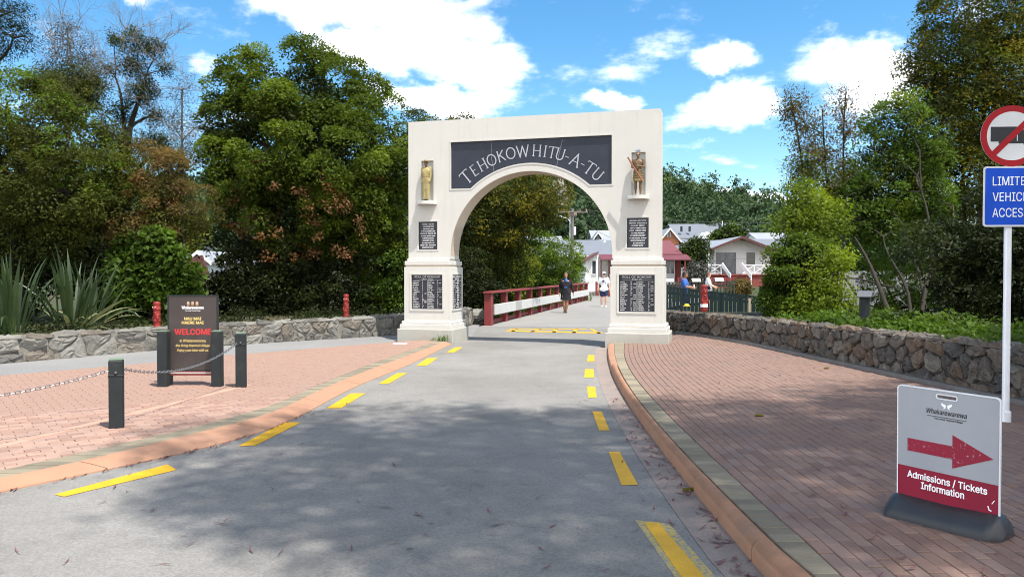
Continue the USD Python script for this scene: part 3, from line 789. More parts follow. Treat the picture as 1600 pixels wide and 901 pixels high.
def shorts(j, H, fat, frac, grow=1.16):
    p = blob((j['pel'] + A([-.045, 0, .03]) * H, .064 * H * fat * grow), (j['pel'] + A([.045, 0, .03]) * H, .064 * H * fat * grow), (j['pel'] + A([-.045, 0, -.02]) * H, .066 * H * fat * grow), (j['pel'] + A([.045, 0, -.02]) * H, .066 * H * fat * grow))
    for k in 'rl':
        e = j['hip' + k] + (j['kn' + k] - j['hip' + k]) * frac
        p += limb((j['hip' + k], .06 * H * fat * grow), (e, .05 * H * fat * grow))
    return fuse(p, .02 * H, 4)


def skirt(j, H, fat, zlen, r0=.068, r1=.08, n=30):
    """an open flared skirt, as a lathe-like shell that follows the hips"""
    c0 = j['pel'] + A([0, 0, .05]) * H; prof = []
    for t in np.linspace(0, 1, 7):
        prof.append((c0 + A([0, 0, -zlen * t]) * H, (r0 + (r1 - r0) * t) * H * fat))
    an = np.arange(n) * 2 * np.pi / n; V = []
    for c, r in prof:
        w = 1 + .03 * np.sin(an * 9)
        V.append(np.column_stack([c[0] + 1.45 * r * w * np.cos(an), c[1] + r * w * np.sin(an), np.full(n, c[2])]))
    V = np.stack(V).reshape(-1, 3); f = []
    for i in range(6):
        for k in range(n):
            a, b, c, d = i * n + k, i * n + (k + 1) % n, (i + 1) * n + (k + 1) % n, (i + 1) * n + k
            f += [(a, d, c), (a, c, b)]
    k0 = len(V); V = np.vstack([V, [prof[0][0]]]); f += [(k0, k, (k + 1) % n) for k in range(n)]
    k1 = len(V); V = np.vstack([V, [prof[-1][0] + A([0, 0, .02])]]); f += [(k1, 6 * n + (k + 1) % n, 6 * n + k) for k in range(n)]
    return V, A(f)


def hair_cap(j, H, back=.0):
    h = j['head']
    p = ell(h + A([0, .012, .02]) * H, A([.052, .059, .063]) * H)
    if back:
        p += blob((h + A([0, .035, -.01]) * H, .038 * H), (h + A([0, .04, -back]) * H, .026 * H))
    s = fuse(p, .012 * H, 2)
    v, f = s
    keep = ~((v[:, 1] < h[1] - .028 * H) & (v[:, 2] < h[2] + .028 * H))
    f = f[keep[f].all(1)]
    return v, f


def eyes(j, H):
    h = j['head']; o = []
    for s in (-1, 1):
        e = trimesh.creation.icosphere(1, .0065 * H); e.apply_translation(h + A([s * .019, -.0485, .008]) * H); o.append(e)
    return cat(o)


def shoe(j, H, k, tall=.0):
    a = j['an' + k]
    return fuse(blob((a + A([0, .018, -.012]) * H, .023 * H), (a + A([0, -.03, -.019]) * H, .020 * H), (a + A([-.012, -.085, -.026]) * H, .013 * H), (a + A([.012, -.085, -.026]) * H, .013 * H)), .012 * H, 2)


def CLOTH(n, c, **k):
    return MAT(n, c, tuple(A(c) * .8), scale=14, rough=.85, spec=.2, **k)


m_skinL, m_skinD = MAT('skin_light', (.60, .36, .26), (.55, .31, .22), scale=20, rough=.55), MAT('skin_tan', (.36, .19, .12), (.32, .165, .10), scale=20, rough=.55)
m_black, m_navy, m_whitec, m_bluec = CLOTH('black_cloth', (.022, .024, .03)), CLOTH('navy_cloth', (.02, .035, .09)), CLOTH('white_cloth', (.78, .79, .82)), CLOTH('blue_cloth', (.05, .13, .42))
m_hairD, m_hairB, m_eye = MAT('dark_hair', (.025, .018, .014), rough=.5), MAT('brown_hair', (.12, .07, .04), rough=.5), MAT('eye_dark', (.02, .015, .012), rough=.2)
m_rubber = MAT('black_rubber', (.02, .02, .022), (.03, .03, .032), rough=.55, spec=.4)

# --- woman in black, mid-stride on the bridge
loc = G(884, 488.5, 0)
pw = thing('person', 'woman in black jacket and skirt walking along the bridge by the railing', 'person', loc, -6)
j, H = skeleton(1.63, arms={'r': [(.035, .01, -.165), (.012, -.035, -.14)], 'l': [(.045, .045, -.16), (.03, .0, -.145)]}, legs={'r': [(-.012, -.05, -.235), (-.01, .055, -.23)], 'l': [(-.02, -.035, -.24), (-.025, .03, -.235)]}, wide=1.05)
pw.part('body', figure_body(j, H, 1.16), m_skinD, True, w=False)
pw.part('jacket', top_garment(j, H, 1.2, .96, -.05), m_black, True, w=False)
pw.part('skirt', skirt(j, H, 1.16, .26), m_black, 50, w=False)
pw.part('scarf', fuse(blob((j['neck'] + A([-.02, -.045, .0]) * H, .02 * H), (j['neck'] + A([.028, -.05, -.01]) * H, .02 * H), (j['chest'] + A([.012, -.085, .035]) * H, .012 * H)), .012, 2), m_bluec, True, w=False)
pw.part('shirt', fuse(ell(j['waist'] + A([.0, -.078, .012]) * H, A([.045, .016, .03]) * H), .012, 2), m_bluec, True, w=False)
pw.part('hair', hair_cap(j, H, .06), m_hairB, True, w=False)
pw.part('eyes', eyes(j, H), m_eye, True, w=False)
for k in 'rl':
    pw.part('shoe', shoe(j, H, k), m_rubber, True, w=False)

# --- man in white tee and cap
loc = G(943.5, 479, 0)
pm_ = thing('person', 'man in white t-shirt, dark blue shorts and white cap walking on the road', 'person', loc, 4)
j, H = skeleton(1.68, arms={'r': [(.04, .015, -.165), (.02, -.03, -.145)], 'l': [(.04, .015, -.165), (.012, -.04, -.14)]}, legs={'r': [(.006, .01, -.24), (.004, .03, -.235)], 'l': [(-.004, -.05, -.235), (-.008, .03, -.24)]}, wide=1.08)
pm_.part('body', figure_body(j, H, 1.05), m_skinL, True, w=False)
pm_.part('shirt', top_garment(j, H, 1.1, .40, -.03, 1.14, 1.12), m_whitec, True, w=False)
rr = random.Random(4); bl = []
for k in range(13):                                             # the dark print on the shirt front, as thin applied patches
    a = rr.uniform(0, 6.28); x, z = .048 * math.cos(a) * rr.uniform(.5, 1.1) - .012, .055 * math.sin(a) * rr.uniform(.5, 1.1)
    bl += ell(j['chest'] + A([x, -.100 + .35 * abs(x), -.03 + z]) * H, A([rr.uniform(.009, .018), .014, rr.uniform(.009, .02)]) * H, 8)
pm_.part('shirt_print', fuse(bl, 0, 0), m_navy, False, w=False)
pm_.part('shorts', shorts(j, H, .98, .72), m_navy, True, w=False)
cap = fuse(ell(j['head'] + A([0, .008, .034]) * H, A([.054, .061, .044]) * H) + ell(j['head'] + A([0, -.062, .03]) * H, A([.038, .036, .006]) * H), .012, 1)
pm_.part('cap', cap, m_whitec, True, w=False)
pm_.part('sunglasses', fuse(limb((j['head'] + A([-.04, -.036, .008]) * H, .008 * H), (j['head'] + A([-.018, -.052, .007]) * H, .011 * H), (j['head'] + A([.018, -.052, .007]) * H, .011 * H), (j['head'] + A([.04, -.036, .008]) * H, .008 * H)), 0, 0), m_eye, True, w=False)
for k in 'rl':
    pm_.part('shoe', shoe(j, H, k), m_whitec, True, w=False)

# --- two visitors behind the green fence
for (u, v, Y, hh, rz, top, tm, hm, lab, arms) in (
        (1070, 424.5, 30.0, 1.68, 62, 'blue', m_bluec, m_hairD, 'person in blue top reading a leaflet behind the dark green picket fence', {'r': [(.02, -.06, -.15), (-.02, -.13, -.03)], 'l': [(.02, -.06, -.15), (-.02, -.13, -.02)]}),
        (1107, 425.0, 35.5, 1.66, 70, 'white', m_whitec, m_hairB, 'person in white top standing at the viewing rail by the reading panels', {'r': [(.02, -.05, -.16), (-.01, -.12, -.06)], 'l': [(.02, -.05, -.16), (-.01, -.12, -.05)]})):
    q = P(u, v, Y)
    pp = thing('person', lab, 'person', (q[0], q[1], q[2] - hh), rz)
    j, H = skeleton(hh, arms=arms)
    pp.part('body', figure_body(j, H), m_skinD if top == 'blue' else m_skinL, True, w=False)
    pp.part('top', top_garment(j, H, 1.08, .42, -.04), tm, True, w=False)
    pp.part('trousers', shorts(j, H, 1.0, 1.0), m_navy, True, w=False)
    pp.part('hair', hair_cap(j, H, .05 if top == 'blue' else .0), hm, True, w=False)
    pp.part('eyes', eyes(j, H), m_eye, True, w=False)
    if top == 'blue':
        pp.part('leaflet', tf(bx(-.1, .1, -.003, .003, -.07, .07), trimesh.transformations.translation_matrix(j['wrr'] * .5 + j['wrl'] * .5 + A([0, -.07, .05]))), m_whitec, w=False)
    for k in 'rl':
        pp.part('shoe', shoe(j, H, k), m_rubber, True, w=False)

# ------------------------------------------------------------------ the memorial arch
YAW = math.radians(-15)
AD, AN = A([math.cos(YAW), math.sin(YAW), 0]), A([math.sin(YAW), -math.cos(YAW), 0])       # along the face; out of the face
A0 = A([0, 17.05, 0]) + AD * .335                                                         # centre of the plinth front, on the road


def arch_pt(x, z, out=0.0):
    return A0 + AD * x + A([0, 0, z]) + AN * out


def onface(m, x=0.0, z=0.0, out=0.0):
    """mesh in the face's own axes (x along, y up, z out)"""
    return upright(m, arch_pt(x, z, out), YAW)


def arch_box(x0, x1, out0, out1, z0, z1, ch=.012):
    v, f = bx(x0, x1, out0, out1, z0, z1, ch)
    return A0 + v[:, :1] * AD + v[:, 1:2] * AN + v[:, 2:] * A([0, 0, 1.]), f


def weathered(name, c1, c2, dirt, low):
    """painted plaster: mottling, thin vertical rain streaks, splashed dirt just above the ground, hairline cracks"""
    n = {'g': ('geometry', {}), 'sep': ('separate_xyz', {}), 'n1': ('noise_texture', dict(scale=1.3, detail=6., roughness=.6)), 'r1': ('map_range', dict(from_min=.35, from_max=.65, clamp=True)), 'x1': ('mix', dict(color1=c1, color2=c2)),
         'mp': ('mapping', dict(scale=(7., 7., .45))), 'n2': ('noise_texture', dict(scale=1.6, detail=5., roughness=.65)), 'r2': ('map_range', dict(from_min=.53, from_max=.74, to_min=0., to_max=.26, clamp=True)), 'x2': ('mix', dict(color2=dirt)),
         'rz': ('map_range', dict(from_min=.05, from_max=.55, to_min=.36, to_max=-.05, clamp=True)), 'n3': ('noise_texture', dict(scale=5., detail=6., roughness=.7)), 'ml': ('math', dict(math_type='multiply')), 'm2': ('math', dict(math_type='multiply', value2=1.8, use_clamp=True)), 'x3': ('mix', dict(color2=low)),
         'v': ('voronoi_texture', dict(feature='distance_to_edge', scale=.75)), 'nd': ('noise_texture', dict(scale=2.5, detail=5.)), 'va': ('vector_math', dict(math_type='add')), 'rc': ('map_range', dict(from_min=.0, from_max=.006, to_min=.22, to_max=0., clamp=True)), 'nc': ('noise_texture', dict(scale=.8)), 'rn': ('map_range', dict(from_min=.5, from_max=.6, clamp=True)), 'mc': ('math', dict(math_type='multiply')), 'x4': ('mix', dict(color2=(.30, .28, .25))),
         'bn': ('noise_texture', dict(scale=45., detail=5.)), 'bp': ('bump', dict(strength=.14, distance=.003)), 'p': ('principled_bsdf', dict(roughness=.72, specular_ior_level=.25))}
    l = [('g.position', 'n1.vector'), ('n1.fac', 'r1.value'), ('r1.result', 'x1.fac'), ('g.position', 'mp.vector'), ('mp.vector', 'n2.vector'), ('n2.fac', 'r2.value'), ('r2.result', 'x2.fac'), ('x1.color', 'x2.color1'),
         ('g.position', 'sep.vector'), ('sep.z', 'rz.value'), ('g.position', 'n3.vector'), ('n3.fac', 'ml.value1'), ('rz.result', 'ml.value2'), ('ml.value', 'm2.value1'), ('m2.value', 'x3.fac'), ('x2.color', 'x3.color1'),
         ('g.position', 'nd.vector'), ('g.position', 'va.vector1'), ('nd.color', 'va.vector2'), ('va.vector', 'v.vector'), ('v.distance', 'rc.value'), ('g.position', 'nc.vector'), ('nc.fac', 'rn.value'), ('rc.result', 'mc.value1'), ('rn.result', 'mc.value2'), ('mc.value', 'x4.fac'), ('x3.color', 'x4.color1'), ('x4.color', 'p.base_color'),
         ('g.position', 'bn.vector'), ('bn.fac', 'bp.height'), ('bp.normal', 'p.normal')]
    return usdkit.material(stage, f'/World/Looks/{name}', n, l, surface='p.BSDF')


m_arch = weathered('cream_paint', (.535, .522, .485), (.51, .498, .46), (.38, .37, .33), (.28, .265, .22))
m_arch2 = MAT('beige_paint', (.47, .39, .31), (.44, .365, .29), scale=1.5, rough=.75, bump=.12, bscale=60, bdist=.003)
m_plinth = weathered('plinth_paint', (.42, .41, .375), (.37, .36, .325), (.33, .31, .26), (.22, .21, .16))
m_slate = MAT('navy_slate', (.013, .017, .030), (.020, .025, .040), scale=2.5, rough=.45, spec=.4, bump=.1, bscale=30, bdist=.002, stain=((.05, .058, .08), 1.6, .56, .8, .35))
m_plaq = MAT('black_marble', (.012, .013, .020), (.018, .019, .027), scale=6, rough=.3, spec=.5)
m_letter = MAT('grey_lettering', (.40, .41, .45), (.34, .35, .39), scale=20, rough=.6)
m_lettW = MAT('white_lettering', (.74, .74, .74), rough=.6)
# depths are measured outwards from the plinth's front
F_PED, F_BODY, T_PL, T_PED, T_BODY = -.12, -.22, 1.17, .91, .60
arch = thing('memorial_arch', 'white painted memorial arch spanning the road, with a dark curved name panel', 'arch', tuple(A0), math.degrees(YAW))
R0, ZC, HT = 1.86, 2.02, 5.11
th = np.linspace(0, math.pi, 49)
body = Polygon([(-2.89, 1.93), (-R0, 1.93), *[(-R0 * math.cos(t), ZC + R0 * math.sin(t)) for t in th], (R0, 1.93), (2.89, 1.93), (2.89, HT), (-2.89, HT)])
RP, PW, PZ0, PZ1 = 2.035, 1.85, 3.53, 4.60
pa = math.asin((PZ0 - ZC) / RP)
panel = Polygon([(-PW, PZ0), *[(-RP * math.cos(t), ZC + RP * math.sin(t)) for t in np.linspace(pa, math.pi - pa, 33)], (PW, PZ0), (PW, PZ1), (-PW, PZ1)])
sock = unary_union([panel] + [sbox(sx * 2.41 - .235, 2.15, sx * 2.41 + .235, 2.80) for sx in (-1, 1)] + [sbox(sx * 2.42 - .15, 3.27, sx * 2.42 + .15, 4.20) for sx in (-1, 1)])


def extr(poly, z0, z1, ch=.0):
    return prism(poly, z0, z1)


arch.part('arch_wall', [onface(prism(body.difference(sock), -.06, 0), out=F_BODY), onface(prism(body, -T_BODY, -.0605), out=F_BODY)], m_arch, 20)
ring = Polygon([(-R0 * .985 * math.cos(t), ZC + R0 * .985 * math.sin(t)) for t in th] + [(R0 * .999 * math.cos(t), ZC + R0 * .999 * math.sin(t)) for t in th])
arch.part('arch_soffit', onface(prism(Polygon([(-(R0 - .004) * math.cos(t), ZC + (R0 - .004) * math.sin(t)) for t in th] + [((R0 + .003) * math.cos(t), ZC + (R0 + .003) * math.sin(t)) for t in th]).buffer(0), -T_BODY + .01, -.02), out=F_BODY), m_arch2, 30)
npn = arch.part('name_panel', onface(prism(panel.buffer(-.003), -.058, -.035), out=F_BODY), m_slate)
rim = panel.buffer(.028, join_style=2).difference(panel.buffer(-.004, join_style=2))
arch.part('panel_rim', onface(prism(rim, -.03, .008), out=F_BODY), m_arch)

# lettering: thin roman capitals as strokes (x, y in cap heights)
def arcpts(cx, cy, rx, ry, a0, a1, n=18):
    return [(cx + rx * math.cos(t), cy + ry * math.sin(t)) for t in np.radians(np.linspace(a0, a1, n))]


STROKES = {'T': [[(-.36, .97), (.36, 1.0)], [(0, 1), (0, 0)], [(-.36, .97), (-.37, .86)], [(.36, 1.), (.38, .9)], [(-.1, 0), (.1, 0)]],
           'E': [[(-.2, 0), (-.2, 1)], [(-.28, 1), (.2, 1)], [(-.2, .52), (.12, .52)], [(-.28, 0), (.22, 0)]],
           'H': [[(-.3, 0), (-.3, 1)], [(.3, 0), (.3, 1)], [(-.3, .5), (.3, .5)]] + [[(s * .3 - .11, y), (s * .3 + .11, y)] for s in (-1, 1) for y in (0, 1)],
           'O': [arcpts(0, .5, .4, .5, 0, 360, 30)], 'K': [[(-.26, 0), (-.26, 1)], [(-.26, .45), (.28, 1)], [(-.1, .6), (.34, 0)], [(-.34, 0), (-.18, 0)], [(-.34, 1), (-.18, 1)]],
           'W': [[(-.55, 1), (-.26, 0), (0, .95), (.28, 0), (.55, 1)], [(-.63, 1), (-.47, 1)], [(.47, 1), (.63, 1)]], 'I': [[(0, 0), (0, 1)], [(-.11, 0), (.11, 0)], [(-.11, 1), (.11, 1)]],
           'U': [[(-.3, 1), (-.3, .3), *arcpts(0, .3, .3, .3, 180, 360, 14), (.3, 1)], [(-.39, 1), (-.21, 1)], [(.21, 1), (.39, 1)]],
           'A': [[(-.36, 0), (.0, 1), (.36, 0)], [(-.22, .36), (.22, .36)], [(-.44, 0), (-.28, 0)], [(.28, 0), (.44, 0)]], '-': [[(-.18, .45), (.18, .45)]]}
word, cap_h = 'TEHOKOWHITU-A-TU', .245
spots = [(148, 430), (245, 392), (322, 347), (405, 302), (493, 268), (580, 235), (690, 215), (823, 210), (900, 213), (965, 222), (1040, 240), (1105, 258), (1185, 292), (1257, 320), (1330, 342), (1398, 412)]
lets = []
for ch, (zx, zy) in zip(word, spots):
    u = 700 + zx / 5.926; X = (u - 800) / (1200 + .268 * (u - 800)) * 17.2; Yy = 17.2 - .268 * X
    x = X / math.cos(YAW) - .40; z = CAMZ + (427 - (200 + zy / 5.926)) * Yy / 1200
    ang = math.atan2(x, z - ZC)
    big = 1.22 if ch == 'T' and zx < 200 else (1.1 if zx in (1330, 1185) else 1.0)
    g = unary_union([LineString(s).buffer(.047 if not (len(s) == 2 and abs(s[0][1] - s[1][1]) < .13) else .030, cap_style=2, join_style=2, mitre_limit=2) for s in STROKES[ch]])
    g = affinity.scale(g, cap_h * big, cap_h * big, origin=(0, 0))
    rb = 2.195 - (big - 1) * cap_h * .5
    g = affinity.rotate(affinity.translate(g, 0, rb), -math.degrees(ang), origin=(0, 0))
    lets.append(prism(affinity.translate(g, 0, ZC), 0, .006))
npn.part('lettering', onface(cat(lets), out=F_BODY - .0345), m_letter)
crk = [LineString([(x0, ZC + math.sqrt(RP ** 2 - x0 ** 2) + .01), (x0 * 1.08, ZC + 2.2), (x0 * 1.13 + .05, 4.55)]).buffer(.0022) for x0 in (-.82, .62)]
npn.part('panel_joint', onface(cat([prism(c.intersection(panel.buffer(-.01)), 0, .002) for c in crk]), out=F_BODY - .0345), m_letter)

rng = np.random.default_rng(8)


def fake_line(x, y, w, h, dens=.62):
    """a row of small letter-like marks that cannot be read, as on the plaques"""
    o, q = [], x
    while q < x + w - h * .4:
        lw = h * rng.uniform(.35, .75)
        if rng.random() < .9:
            o.append(sbox(q, y, q + lw * .28, y + h * rng.uniform(.75, 1))); o.append(sbox(q, y + h * rng.uniform(.3, .8), q + lw * .8, y + h * rng.uniform(.82, 1.0)))
        q += lw
    return o


def roll_plaque(x0, x1, z0, z1, title, second, seed):
    """a roll of names: two columns of rows under a heading; the names cannot be read in the photograph"""
    global rng
    rng = np.random.default_rng(seed); W, Hh = x1 - x0, z1 - z0; g = []
    rows = 16; top = z1 - Hh * .165; st = (top - z0 - .012) / rows
    for r in range(rows):
        y = top - (r + 1) * st + st * .25
        for c0 in (x0 + W * .03, x0 + W * .52):
            g += fake_line(c0, y, W * rng.uniform(.12, .23), st * .5); g += fake_line(c0 + W * .30, y, W * rng.uniform(.02, .05), st * .5)
            if rng.random() < .4:
                g += fake_line(c0 + W * .37, y, W * .08, st * .45)
    g.append(sbox((x0 + x1) / 2 - .0015, z0 + .015, (x0 + x1) / 2 + .0015, top)); g.append(sbox(x0 + W * .1, top + .012, x1 - W * .05, top + .015))
    out = [prism(unary_union(g), 0, .002)]
    t = text(title, Hh * .052, .002, wide=1.25); out.append(at(t, (x0 + x1) / 2, z1 - Hh * .085, 0))
    t = text(second, Hh * .036, .002, wide=1.2); out.append(at(t, (x0 + x1) / 2, z1 - Hh * .142, 0))
    return cat(out)


def small_plaque(x0, x1, z0, z1, seed):
    global rng
    rng = np.random.default_rng(seed); W = x1 - x0; g = []; st = (z1 - z0 - .03) / 11
    for r in range(11):
        w = W * rng.uniform(.6, .94); g += fake_line((x0 + x1 - w) / 2, z1 - .02 - (r + .8) * st, w, st * .52)
    return prism(unary_union(g), 0, .002)


for sx, sd in ((-1, 31), (1, 32)):
    xa, xb = sorted((sx * 1.735, sx * 3.09)); pa_, pb_ = sorted((sx * 1.83, sx * 2.965))
    ped = arch.part('pedestal', [arch_box(pa_, pb_, F_PED - T_PED, F_PED - .055, .50, 1.745, .008)] + [arch_box(a, b, F_PED - .06, F_PED, z0, z1, .006) for a, b, z0, z1 in ((pa_, sx * 2.4 - .385, .50, 1.745), (sx * 2.4 + .385, pb_, .50, 1.745), (sx * 2.4 - .385, sx * 2.4 + .385, .50, .775), (sx * 2.4 - .385, sx * 2.4 + .385, 1.575, 1.745))], m_arch, 20)
    ped.part('plinth', arch_box(xa, xb, -T_PL, 0, -.08, .325, .012), m_plinth)
    ped.part('plinth_step', arch_box(xa + .045, xb - .045, -T_PL + .05, -.045, .32, .425, .012), m_arch)
    ped.part('plinth_step', arch_box(xa + .075, xb - .075, -T_PL + .08, -.08, .42, .505, .02), m_arch)
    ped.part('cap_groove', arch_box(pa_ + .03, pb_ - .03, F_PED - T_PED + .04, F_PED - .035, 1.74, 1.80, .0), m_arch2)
    ped.part('cornice', [arch_box(pa_ + (-.0 if 1 else 0) + .012, pb_ - .012, F_PED - T_PED + .02, F_PED - .012, 1.79, 1.885, .008), arch_box(pa_ + .05, pb_ - .05, F_PED - T_PED + .06, F_PED - .05, 1.88, 1.945, .02)], m_arch)
    pl = arch.part('roll_plaque', onface(prism(sbox(sx * 2.4 - .38, .78, sx * 2.4 + .38, 1.57), -.055, -.03), out=F_PED), m_plaq)
    pl.part('inscription', onface(roll_plaque(sx * 2.4 - .38, sx * 2.4 + .38, .78, 1.57, 'ROLL OF HONOUR' if sx < 0 else 'ROLL OF HONOUR', '1914-1918' if sx < 0 else '1939-45', sd), out=F_PED - .0295), m_lettW)
    fr = sbox(sx * 2.4 - .425, .735, sx * 2.4 + .425, 1.615).difference(sbox(sx * 2.4 - .382, .778, sx * 2.4 + .382, 1.572))
    arch.part('plaque_frame', onface(prism(fr, -.01, .012), out=F_PED), m_arch)
    p2 = arch.part('plaque', onface(prism(sbox(sx * 2.41 - .23, 2.155, sx * 2.41 + .23, 2.795), -.058, -.03), out=F_BODY), m_plaq)
    p2.part('inscription', onface(small_plaque(sx * 2.41 - .21, sx * 2.41 + .21, 2.165, 2.785, sd + 5), out=F_BODY - .0295), m_lettW)
    fr = sbox(sx * 2.41 - .265, 2.12, sx * 2.41 + .265, 2.83).difference(sbox(sx * 2.41 - .232, 2.153, sx * 2.41 + .232, 2.797))
    arch.part('plaque_frame', onface(prism(fr, -.01, .008), out=F_BODY), m_arch)
    lz = 3.19
    led = Polygon([(-.235, 0), *[(-.235 * math.cos(t), -.245 * math.sin(t)) for t in np.linspace(.0, math.pi, 25)][1:-1], (.235, 0)])
    v, f = prism(led, 0, .075)
    arch.part('statue_ledge', (arch_pt(sx * 2.42, lz, F_BODY + .002) + v[:, :1] * AD - v[:, 1:2] * AN + v[:, 2:] * A([0, 0, 1.]), f), m_arch, 30)
# the plaque on the inner side of the left pedestal
def inner(m, z=0.0, out=0.0, depth=0.0):
    """x runs into the passage's depth, y up, z out of the left pedestal's inner face"""
    v, f = m; o = A0 + AD * -1.83
    return o + v[:, :1] * -AN + v[:, 1:2] * A([0, 0, 1.]) + v[:, 2:] * AD, f[:, ::-1] if False else f


ip = arch.part('roll_plaque', inner(prism(sbox(-F_PED + .14, .78, -F_PED + .77, 1.57), .0, .008)), m_plaq)
ip.part('inscription', inner(tf(roll_plaque(-F_PED + .14, -F_PED + .77, .78, 1.57, 'ROLL OF HONOUR', '1914-1918', 77), trimesh.transformations.translation_matrix((0, 0, .0085)))), m_lettW)
arch.part('plaque_frame', inner(prism(sbox(-F_PED + .10, .735, -F_PED + .81, 1.615).difference(sbox(-F_PED + .138, .778, -F_PED + .772, 1.572)), 0, .014)), m_arch)

# --- two painted figures on the ledges
m_khaki = MAT('khaki_paint', (.33, .275, .12), (.27, .22, .10), scale=9, rough=.55, bump=.25, bscale=30, bdist=.006)
m_face, m_bronze = MAT('brown_paint', (.10, .05, .03), (.14, .075, .045), scale=12, rough=.45), MAT('bronze_paint', (.10, .062, .034), (.15, .095, .045), scale=12, rough=.5, spec=.35)
m_gold, m_redwood, m_steel = MAT('gold_paint', (.24, .18, .075), (.18, .135, .055), scale=12, rough=.45), MAT('red_brown_wood', (.24, .085, .05), (.20, .07, .04), scale=12, rough=.6), MAT('grey_feather', (.35, .37, .42), (.25, .27, .33), scale=20, rough=.6)
sl = arch_pt(-2.42, 3.265, F_BODY + .075)
so = thing('statue', 'khaki painted carving of a soldier on the left ledge of the arch', 'statue', tuple(sl), math.degrees(YAW))
j, H = skeleton(.93, arms={'r': [(.01, .0, -.17), (-.01, -.02, -.15)], 'l': [(.012, .0, -.17), (-.01, -.02, -.15)]}, legs={'r': [(-.01, 0, -.24), (-.005, .0, -.24)], 'l': [(-.01, 0, -.24), (-.005, .0, -.24)]}, wide=.92)
so.part('body', figure_body(j, H, 1.0), m_face, True, w=False)
so.part('tunic', top_garment(j, H, 1.05, 1.0, -.05), m_khaki, True, w=False)
so.part('belt', tf(lathe([(.0, -.012), (.083, -.012), (.083, .012), (.0, .012)], 20), np.diag([1.25, .92, 1, 1]) + np.array([[0, 0, 0, 0], [0, 0, 0, 0], [0, 0, 0, j['waist'][2] - .025], [0, 0, 0, 0]])), m_gold, w=False)
so.part('trousers', fuse(blob((j['pel'] + A([-.04, 0, 0]) * H, .066 * H), (j['pel'] + A([.04, 0, 0]) * H, .066 * H), (j['knr'] + A([0, 0, 0]), .058 * H), (j['knl'], .058 * H)) + limb((j['knr'], .056 * H), (j['anr'] + A([0, 0, .035]) * H, .05 * H)) + limb((j['knl'], .056 * H), (j['anl'] + A([0, 0, .035]) * H, .05 * H)), .012, 4), m_khaki, True, w=False)
so.part('hat', fuse(ell(j['head'] + A([0, .0, .058]) * H, A([.058, .062, .034]) * H) + ell(j['head'] + A([0, -.005, .045]) * H, A([.066, .075, .01]) * H), .01, 2), m_gold, True, w=False)
for k in 'rl':
    so.part('boot', shoe(j, H, k), m_black, True, w=False)
wl = arch_pt(2.42, 3.265, F_BODY + .095)
wa = thing('statue', 'bronze carving of a warrior with a red staff on the right ledge of the arch', 'statue', tuple(wl), math.degrees(YAW))
j, H = skeleton(.93, arms={'r': [(.03, -.02, -.16), (-.09, -.07, -.04)], 'l': [(.03, -.02, -.16), (-.10, -.07, .01)]}, legs={'r': [(.0, 0, -.24), (.0, .0, -.24)], 'l': [(.0, 0, -.24), (.0, .0, -.24)]}, wide=1.05)
wa.part('body', figure_body(j, H, 1.05), m_bronze, True, w=False)
sk_v, sk_f = skirt(j, H, 1.0, .26, .07, .088)
wa.part('skirt', (sk_v, sk_f), m_gold, 50, w=False)
z0 = j['pel'][2] + .05 * H
wa.part('skirt_band', cat([tf(lathe([(.0, -.006), (r * H, -.006), (r * H + .006, 0), (r * H, .006), (0, .006)], 24), np.array([[1.47, 0, 0, 0], [0, 1.02, 0, 0], [0, 0, 1, z0 - dz * H], [0, 0, 0, 1]])) for dz, r in ((.02, .071), (.06, .074), (.10, .077), (.14, .080), (.18, .083))]), m_bronze, 40, w=False)
wa.part('staff', tube([A([-.20, -.17, .80]), A([-.1, -.165, .62]), A([.03, -.16, .42]), A([.10, -.155, .30])], [.016, .017, .016, .024], 10), m_redwood, 40, w=False)
h = j['head']
wa.part('headdress', cat([tube([h + A([s * .02, .0, .06]) * H, h + A([s * .045, -.015, .10]) * H, h + A([s * .075, -.02, .105 + .02 * q]) * H], [.014, .018, .005], 7) for s, q in ((-1, 0), (1, 0), (-.5, 1), (.5, 1), (0, 1.4))]), m_steel, True, w=False)
wa.part('eyes', eyes(j, H), m_lettW, True, w=False)
m_gloss = None

# ------------------------------------------------------------------ street furniture and signs
m_green = MAT('dark_green_paint', (.011, .015, .017), (.017, .022, .023), scale=5, rough=.6, spec=.35, bump=.25, bscale=30, bdist=.004, stain=((.035, .045, .033), 5., .56, .75, .6))
m_greentop = MAT('weathered_green_top', (.13, .19, .13), (.10, .14, .10), scale=14, rough=.8)
m_chain = MAT('galvanised_chain', (.22, .225, .24), (.15, .155, .165), scale=30, rough=.45, metal=.8)
m_board = MAT('brown_board', (.042, .034, .032), (.055, .045, .042), scale=2.5, rough=.5, spec=.35, stain=((.09, .08, .075), 3., .6, .8, .4))
m_cream = MAT('yellow_print', (.72, .55, .20), rough=.6); m_redp = MAT('red_print', (.62, .035, .04), rough=.6); m_whitep = MAT('white_print', (.80, .80, .80), rough=.6)
m_tanp = MAT('tan_print', (.42, .27, .15), (.25, .15, .09), scale=35, rough=.6)
m_carvered = MAT('carved_red_paint', (.25, .026, .022), (.19, .024, .021), scale=9, rough=.5, stain=((.10, .03, .025), 9, .55, .75, .6), bump=.3, bscale=30, bdist=.006)
m_redpaint = MAT('dark_red_paint', (.215, .038, .038), (.17, .033, .033), scale=4, rough=.6, stain=((.12, .05, .045), 4, .6, .8, .5), bump=.15, bscale=30, bdist=.003)
m_boardw = MAT('white_board_paint', (.50, .50, .485), (.44, .44, .425), scale=1.3, rough=.65, stain=((.36, .35, .33), 2.2, .6, .8, .4))
m_greyboard = MAT('grey_patch_paint', (.33, .33, .325), rough=.7)
